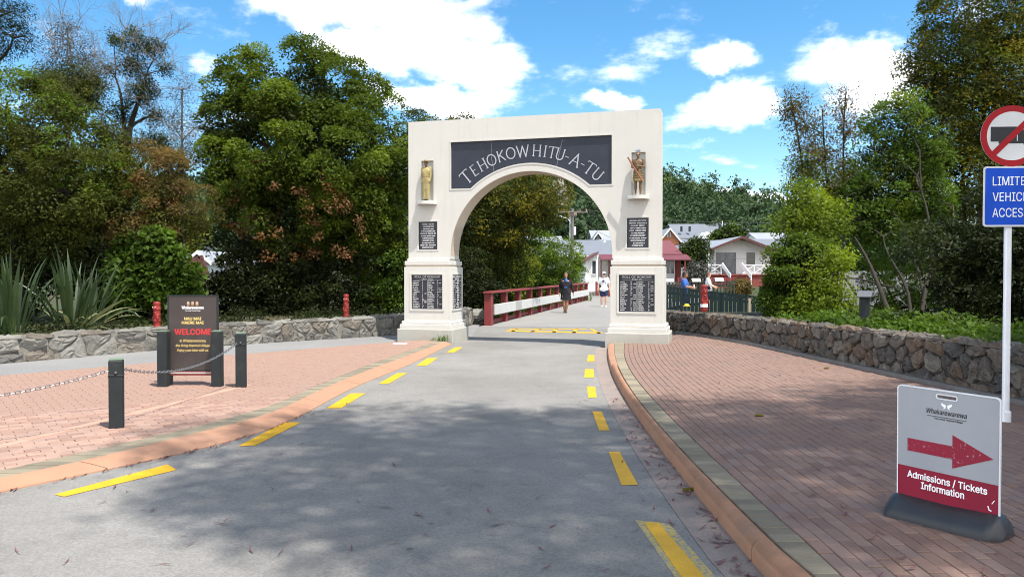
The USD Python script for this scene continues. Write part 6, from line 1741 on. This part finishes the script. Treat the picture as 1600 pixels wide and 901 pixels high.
tree('green_tree', 'dense mid green tree between the sparse tree and the tall golden tree', 'tree', foot(1405, 19.2), bl, [('crown', L_mid, 19000, .10, .042, dict(mound=.30, shell=.8, inner=.08)), ('light_sprays', L_bright, 5000, .10, .04, dict(clump=.22, per=30, shell=.9, inner=0)), ('dark_leaves', L_dark, 9000, .10, .04, dict(clump=.3, per=36, shell=.4))], 61, .08, stems=[(foot(1397, 16.8), P(1335, 370, 18.6), .06), (foot(1422, 17.2), P(1380, 370, 19), .045), (foot(1448, 17.2), P(1410, 350, 19), .04), (foot(1482, 17.4), P(1440, 300, 19), .055), (foot(1440, 17.0), P(1490, 330, 19), .04)])
bl = px_blobs([(1530, 30, 76), (1600, 20, 90), (1490, 100, 52), (1555, 120, 80), (1462, 150, 40), (1510, 185, 66), (1600, 160, 90), (1470, 225, 46), (1530, 270, 70), (1610, 290, 80), (1480, 290, 50), (1660, 80, 100), (1660, 220, 100), (1440, 95, 26)], 21.5, .9)
tree('golden_tree', 'tall olive and golden leaved tree on the right behind the road sign', 'tree', foot(1530, 21.2), bl, [('crown', L_olive, 70000, .11, .042, dict(mound=.44, droop=.2, shell=.8, inner=.05)), ('golden_sprays', L_gold, 46000, .105, .038, dict(mound=.34, shell=.97, inner=0)), ('green_sprays', L_green, 22000, .105, .038, dict(mound=.34, shell=.95, inner=0)), ('dark_leaves', L_dark, 6000, .11, .045, dict(clump=.4, per=40, shell=.4))], 62, .13, stems=[(foot(1525, 21.0), P(1545, 60, 21.5), .12), (foot(1575, 20.6), P(1610, 120, 21.5), .11), (foot(1490, 21.2), P(1500, 200, 21.6), .08)])
for k, (lab, u, Y, sp, m, n, seed) in enumerate((
        ('bright green wispy bush leaning over the far end of the right wall', 1225, 18.7, [(1242, 345, 34), (1262, 318, 30), (1285, 350, 36), (1232, 395, 20), (1255, 385, 36), (1300, 330, 24), (1245, 300, 22), (1285, 390, 26)], L_bright, 7600, 64),
        ('dark leafy bush at the end of the green fence beside the pink bucket', 1230, 18.2, [(1238, 425, 32), (1245, 445, 44), (1226, 470, 28), (1240, 480, 34), (1265, 410, 30), (1240, 400, 24)], L_green, 13000, 65),
        ('loose bright green shrub left of the black lectern', 1300, 17.4, [(1290, 435, 30), (1310, 405, 24), (1275, 470, 30), (1310, 470, 28), (1290, 495, 24), (1325, 492, 20)], L_bright, 4600, 66),
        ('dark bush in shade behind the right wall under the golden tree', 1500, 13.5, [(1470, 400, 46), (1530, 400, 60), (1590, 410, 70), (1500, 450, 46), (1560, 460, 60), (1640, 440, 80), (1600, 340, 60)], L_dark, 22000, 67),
        ('mid green undergrowth bush behind the leaning trunks', 1420, 22.5, [(1380, 440, 34), (1420, 455, 36), (1460, 440, 40), (1400, 480, 30), (1500, 460, 40), (1370, 485, 26), (1430, 480, 30), (1475, 480, 30), (1350, 400, 26)], L_green, 11000, 68))):
    bl = px_blobs(sp, Y); b = foot(u, Y)
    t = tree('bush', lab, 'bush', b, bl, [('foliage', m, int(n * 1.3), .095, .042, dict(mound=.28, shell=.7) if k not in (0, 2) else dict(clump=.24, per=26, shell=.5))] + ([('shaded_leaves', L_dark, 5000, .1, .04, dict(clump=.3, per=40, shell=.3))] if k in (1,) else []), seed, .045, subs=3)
# bare dead branches lying in the bushes
rng = np.random.default_rng(70); tw = []
for (u0, v0, u1, v1, Y, r) in ((1395, 448, 1290, 441, 18.5, .03), (1340, 462, 1305, 425, 18.8, .035), (1330, 505, 1270, 470, 18.5, .025), (1310, 395, 1280, 380, 19, .02), (1307, 395, 1305, 450, 19, .02)):
    p = bend(rng, P(u0, v0, Y), P(u1, v1, Y), 7, .05); tw.append(tube(p, np.linspace(r, r * .4, 7), 6))
solo('dead_branch', tw, m_bark, 'fallen grey dead branches caught in the bushes beside the lectern', 'branch')
# ivy on the bank along the right wall
rng = np.random.default_rng(71); pts = []
idx = np.where((wallR_c[:, 1] < 15.5) & (wallR_c[:, 1] > 5))[0]
bl = []
for k in range(240):
    i = rng.choice(idx); o = rng.uniform(.22, 2.2); r = rng.uniform(.10, .2)
    bl.append((A([wallR_c[i, 0] + o, wallR_c[i, 1], ground_at(wallR_c[i, 0] + max(o, .7), wallR_c[i, 1]) + .04 + .10 * min(o, 1.5)]), A([r, r, r * .6])))
(v, f), _ = leaf_cloud(rng, bl, 15000, .085, .06, clump=.17, per=22, up=.5)
solo('ivy', (v, f), L_mid, 'low green ivy and ground cover along the top of the right wall', 'ground cover', kind='stuff')
# low plants and grass under the left trees
bl = [(A([x, wall_side(x, 0, wallL_c) + rng.uniform(.6, 3.2), .48]), A([.3, .3, .16])) for x in rng.uniform(-11, -2.2, 150)]
(v, f), _ = leaf_cloud(rng, bl, 6500, .11, .04, clump=.2, per=22, up=.5)
solo('undergrowth', (v, f), L_dark, 'dark low undergrowth on the bank above the left wall', 'undergrowth', kind='stuff')
# wild growth of the gully seen below and beside the railing
bl = []
for k in range(150):
    t_ = rng.uniform(-1, 21); o = rng.uniform(.9, 6); c = BR0 + BRD * t_ + A([-BRD[1], BRD[0]]) * o
    bl.append((A([c[0], c[1], rng.uniform(-.9, .1)]), A([.6, .6, .45])))
(v, f), _ = leaf_cloud(rng, bl, 12000, .14, .05, clump=.32, per=30, up=.5)
solo('gully_plants', (v, f), L_mid, 'tangled green growth in the gully beside the bridge railing', 'undergrowth', kind='stuff')

# trees of the village
for k, (lab, u, Y, sp, m, n, seed) in enumerate((
        ('small dark green tree between the maroon cottage and the verandah house', 1080, 62, [(1082, 392, 14), (1092, 384, 11), (1074, 402, 12), (1090, 404, 13), (1083, 414, 11)], L_dark, 5000, 80),
        ('dome shaped dark green tree in front of the gablet roof', 1140, 92, [(1140, 368, 16), (1128, 372, 12), (1154, 370, 13), (1140, 362, 9), (1162, 372, 9)], L_dark, 5000, 81),
        ('brown grassy bush at the corner of the verandah house steps', 1157, 40, [(1155, 450, 12), (1163, 452, 9), (1148, 454, 8)], L_redgreen, 2600, 82),
        ('low dark shrub under the small tree by the maroon cottage', 1092, 58, [(1090, 424, 12), (1098, 428, 9), (1080, 426, 8)], L_grey, 2200, 83),
        ('yellow flowering tree glimpsed between the left trees', 303, 52, [(303, 368, 16), (296, 355, 12), (310, 350, 12), (300, 385, 12)], L_yel, 4500, 84))):
    bl = px_blobs(sp, Y); b = foot(u, Y); lf = .0042 * Y
    tree('village_tree' if k in (0, 1, 4) else 'bush', lab, 'tree' if k in (0, 1, 4) else 'bush', b, bl, [('crown', m, n, lf, lf * .5, dict(clump=.009 * Y, per=30))] + ([('lit_leaves', L_mid, n // 2, lf, lf * .5, dict(clump=.009 * Y, per=30, shell=.8))] if k < 2 else []), seed, .0022 * Y, subs=2)

# trees beside the viewer whose shade falls on the road and the right footpath
def shade_tree(label, base, blobs, n, seed, trunk):
    tree('gum_tree', label, 'tree', base, blobs, [('crown', L_olive, n, .17, .055, dict(clump=.45, per=40, shell=.35, droop=.5))], seed, trunk, m_barkg)


rng = np.random.default_rng(90)
SB = SHADE_BLOBS
shade_tree('tall gum tree beside the right footpath, its boughs reaching over the road', A([10.2, 2.6, .4]), [(A(c, float), A(r, float)) for c, r in SB], SHADE_N, 91, .30)
shade_tree('second gum tree beyond the right wall out of view', A([12.5, 7.0, .4]), [(A(c, float), A(r, float)) for c, r in SHADE_B2], SHADE_N2, 92, .26)

# --- flax
m_flax = LEAF('flax_leaf', [(.026, .046, .016), (.045, .072, .023), (.075, .105, .036), (.15, .15, .065)], rough=.35, spec=.5, trans=.2, scale=3)
m_flaxd = LEAF('flax_leaf_pale', [(.16, .17, .08), (.24, .24, .12), (.20, .21, .10)], rough=.4, spec=.5, trans=.2, scale=3)


def blade(rng, base, az, lean, L, w, m):
    n = 8; t = np.linspace(0, 1, n); d = A([math.cos(az), math.sin(az), 0])
    bendk = rng.uniform(.25, 1.25) * (lean + .28); ang = lean + bendk * t ** 2 * 1.3
    dr = np.cumsum(np.r_[0, np.sin((ang[1:] + ang[:-1]) / 2)]) / (n - 1) * L; dz = np.cumsum(np.r_[0, np.cos((ang[1:] + ang[:-1]) / 2)]) / (n - 1) * L
    c = base + d * dr[:, None] + A([0, 0, 1.]) * dz[:, None]
    s = A([-d[1], d[0], 0]); s = s * math.cos(.4) + A([0, 0, math.sin(rng.uniform(-.5, .5))]); s /= np.linalg.norm(s)
    ww = w * np.clip(np.minimum(.65 + 1.2 * t, (1 - t) * 2.6), .02, 1)[:, None]
    nn = np.cross(s, c[-1] - c[0]); nn /= np.linalg.norm(nn)
    v = np.stack([c + s * ww * .5, c + nn * ww * .18, c - s * ww * .5], 1).reshape(-1, 3); f = []
    for i in range(n - 1):
        for k in range(2):
            a, b, c2, d2 = i * 3 + k, i * 3 + k + 1, (i + 1) * 3 + k + 1, (i + 1) * 3 + k
            f += [(a, b, c2), (a, c2, d2)]
    return v, A(f)


for k, (u, Y, n, Lm, lab) in enumerate(((14, 14.6, 46, 1.55, 'tall flax clump at the far left edge above the stone wall'), (112, 15.4, 52, 1.62, 'widest flax clump, pale lower leaves hanging over the left stone wall'), (140, 16.3, 30, 1.5, 'flax clump behind the widest one, leaning towards the red carved post'))):
    rng = np.random.default_rng(100 + k); b = foot(u, Y); b[2] = max(b[2], .40)
    t = thing('flax_plant', lab, 'flax', tuple(b))
    for i in range(n):
        az = rng.uniform(0, 2 * math.pi); old = rng.random() < .28; ln = rng.uniform(.75, 1.35) if old else abs(rng.normal(.12, .26))
        t.part('leaf', blade(rng, b + A([math.cos(az), math.sin(az), 0]) * rng.uniform(.02, .28), az, ln, Lm * rng.uniform(.65, 1.12) * (.75 if old else 1), rng.uniform(.06, .10), None), m_flaxd if old and rng.random() < .7 else m_flax)
# weeds at the pillar feet, and the tuft on the bridge
m_weed = LEAF('weed_leaf', [(.07, .13, .02), (.12, .20, .03), (.20, .26, .06)], trans=.3)
for (u, v, Y, z, n, L, sp, lab) in ((674.5, 533, 17.45, ZL, 16, .10, .06, 'small green weed left of the other one at the foot of the left pillar'), (689.5, 531, 17.35, ZL, 22, .17, .05, 'taller green weed at the foot of the left pillar by the kerb end'), (992, 541, 16.28, ZR - .05, 46, .045, .30, 'thin yellowish grass along the foot of the right pillar'), (908, 474, 44.6, 0, 34, .5, .25, 'green tuft growing beside the railing near its far end')):
    rng = np.random.default_rng(int(u)); x = (u - 800) / 1200 * Y; o = []
    for i in range(n):
        az = rng.uniform(0, 6.28); bb = A([x + rng.normal(0, sp), Y + rng.normal(0, sp * .15), z - .01]); o.append(blade(rng, bb, az, abs(rng.normal(.3, .25)), L * rng.uniform(.5, 1.2), L * .13, None))
    solo('weed' if u != 992 else 'grass', o, m_weed if u != 992 else m_flaxd, lab, 'weed' if u != 992 else 'grass', kind=None if u != 992 else 'stuff')

# --- the wooded hill: too many far trees to count
rng = np.random.default_rng(120)
L_hill = LEAF('hill_leaf', [(.035, .062, .026), (.062, .10, .036), (.10, .14, .045), (.145, .155, .055)], rough=.7, spec=.15, trans=.15, scale=.035, vary=.55)
hf = UsdGeom.PointInstancer.Define(stage, '/World/hill_forest'); targets = []
for k in range(5):
    if k < 3:
        bl = [(A([rng.normal(0, 1.2), rng.normal(0, 1.2), 4.2 + rng.normal(0, 1.0)]), A([2.2, 2.2, 1.9]) * rng.uniform(.8, 1.2)) for _ in range(4)]
    elif k == 3:
        bl = [(A([0, 0, z]), A([1, 1, .9]) * (2.3 - z * .22)) for z in np.arange(1.5, 9.5, 1.1)]
    else:
        bl = [(A([rng.normal(0, 1.3), rng.normal(0, 1.3), 6.5 + rng.normal(0, .9)]), A([1.4, 1.4, .8])) for _ in range(5)]
    (v, f), _ = leaf_cloud(rng, bl, 1000 if k != 4 else 700, .62, .40, clump=.75, per=16, shell=.6)
    p = f'/World/hill_forest/tree_kind_{k:03d}'
    tb = tube([(0, 0, -1), (0, 0, 5.5)], [.25, .1], 5); v2, f2 = cat([(v, f), tb])
    usdkit.mesh(stage, p, (v2, f2), L_hill); targets.append(Sdf.Path(p))
pos, idx, ori, scl = [], [], [], []
for _ in range(5200):
    y = 112 + 175 * rng.random() ** 1.15; x = y * rng.uniform(-.74, .56)
    if rng.random() < .25 and y < 125:
        continue
    pos.append((x, y, ground_at(x, y) - .5)); kk = rng.choice(5, p=[.3, .27, .25, .1, .08]); idx.append(int(kk))
    a = rng.uniform(0, math.pi); ori.append((math.cos(a), 0, 0, math.sin(a))); s = rng.uniform(.55, 1.25); scl.append((s, s, s * rng.uniform(.85, 1.25)))
hf.CreatePrototypesRel().SetTargets(targets); hf.CreateProtoIndicesAttr(Vt.IntArray(idx)); hf.CreatePositionsAttr(Vt.Vec3fArray([Gf.Vec3f(*map(float, p)) for p in pos]))
hf.CreateOrientationsAttr(Vt.QuathArray([Gf.Quath(o[0], o[1], o[2], o[3]) for o in ori])); hf.CreateScalesAttr(Vt.Vec3fArray([Gf.Vec3f(*map(float, p)) for p in scl]))
Node('/World/hill_forest').tag('dense dark forest covering the hill behind the village', 'forest', None, 'stuff')
m_cliff = MAT('pale_cliff', (.30, .28, .25), (.18, .17, .15), scale=.4, rough=.95, bump=.8, bscale=1.2, bdist=.4)
for k, (u, v, Y, w, h) in enumerate(((875, 305, 150, 1.6, 3.2), (942, 336, 140, 1.1, 2.6))):
    m = trimesh.creation.icosphere(3, 1.0); vv = np.array(m.vertices); vv = vv * (1 + .8 * (meshkit.fbm(vv * 1.5 + k * 5, 3, 4)[:, None] - .5)) * A([w, 2.0, h]) + P(u, v, Y)
    solo('cliff', (vv, np.array(m.faces)), m_cliff, ('pale rock face high on the hill seen beside the golden leaves', 'pale rock face on the hill near the right side of the arch opening')[k], 'cliff')

# --- litter on the road: curled gum leaves and strips of bark
rng = np.random.default_rng(130); m_lit = LEAF('litter', [(.15, .055, .05), (.22, .11, .10), (.07, .045, .035), (.36, .29, .25), (.12, .08, .045)], rough=.6, trans=.1, scale=6, vary=.6)
o = []


def curl(x, y, z, L, w, az):
    n = 6; t = np.linspace(-.5, .5, n); k = rng.normal(0, 2.2); c = np.column_stack([t * L, k * L * .22 * t ** 2, .012 * rng.uniform(.2, 1.6) * (4 * t ** 2) + .005])
    ww = w * np.sqrt(np.clip(1 - (2 * t) ** 2, .03, 1)); a = np.column_stack([np.zeros(n), ww / 2, .5 * ww * rng.uniform(-.5, .8)])
    v = np.vstack([c + a, c - a * A([1, 1, -1])]); q = np.arange(n - 1); f = np.vstack([np.column_stack([q, q + n, q + n + 1]), np.column_stack([q, q + n + 1, q + 1])])
    cs, sn = math.cos(az), math.sin(az); v = np.column_stack([v[:, 0] * cs - v[:, 1] * sn + x, v[:, 0] * sn + v[:, 1] * cs + y, v[:, 2] + z]); return v, f


for _ in range(120):
    y = 3.6 + 7.5 * rng.random() ** 1.4; x = rng.uniform(-3.4, 1.2)
    if x < np.interp(y, kLo[:, 1], kLo[:, 0]) or x > np.interp(y, gR[:, 1], gR[:, 0]):
        continue
    o.append(curl(x, y, .004, rng.uniform(.03, .14), rng.uniform(.006, .013), rng.uniform(0, 6.3)))
for _ in range(170):                                    # drifted along the gutter
    y = 3.4 + 6.4 * rng.random() ** 1.2; x = np.interp(y, kRo[:, 1], kRo[:, 0]) - abs(rng.normal(0, .10)) - .01
    o.append(curl(x, y, .005, rng.uniform(.03, .12), rng.uniform(.006, .016), rng.uniform(0, 6.3)))
for _ in range(170):
    y = 3.6 + 8.5 * rng.random() ** 1.3; x = rng.uniform(1.6, 5.6); o.append(curl(x, y, ZR + .001, rng.uniform(.03, .11), rng.uniform(.008, .018), rng.uniform(0, 6.3)))
for _ in range(70):                                     # along the left kerb
    y = rng.uniform(5.4, 9); x = np.interp(y, kLo[:, 1], kLo[:, 0]) + abs(rng.normal(0, .05)); o.append(curl(x, y, .004, rng.uniform(.04, .16), rng.uniform(.006, .014), rng.uniform(1.0, 2.0)))
solo('fallen_leaves', o, m_lit, 'curled pinkish fallen leaves and bark strips scattered over road and paving', 'leaf litter', kind='stuff')
for k, (u, v, lab) in enumerate(((1186, 650, 'crumpled yellow brown leaf alone on the shaded right paving'), (1290, 576, 'crumpled yellow leaf at the foot of the right wall edging'), (1073, 767, 'crumpled yellowish leaf in the right gutter by the kerb'))):
    q = G(u, v, ZR if k < 2 else .0); rng2 = np.random.default_rng(k); ms = []
    for i in range(4):
        m = trimesh.creation.icosphere(2, 1.0); vv = np.array(m.vertices); vv = vv * (1 + .5 * (meshkit.noise(vv * 2 + i * 3)[:, None] - .5)) * A([.032, .022, .012]); M = RZ(rng2.uniform(0, 360)); M[:3, 3] = q + A([rng2.normal(0, .02), rng2.normal(0, .012), .012]); ms.append(tf((vv, np.array(m.faces)), M))
    solo('dry_leaf', ms, L_gold, lab, 'leaf')

# ------------------------------------------------------------------ air: thin haze over the valley
if HAZE:
    m_haze = usdkit.material(stage, '/World/Looks/haze', {'v': ('principled_volume', dict(color=(.80, .88, 1.0), density=HAZE, anisotropy=.2))}, [], volume='v.volume')
    solo('haze', bx(-430, 430, -210, 530, -5, 75), m_haze, 'thin bluish summer haze softening the far wooded hill', kind='stuff')
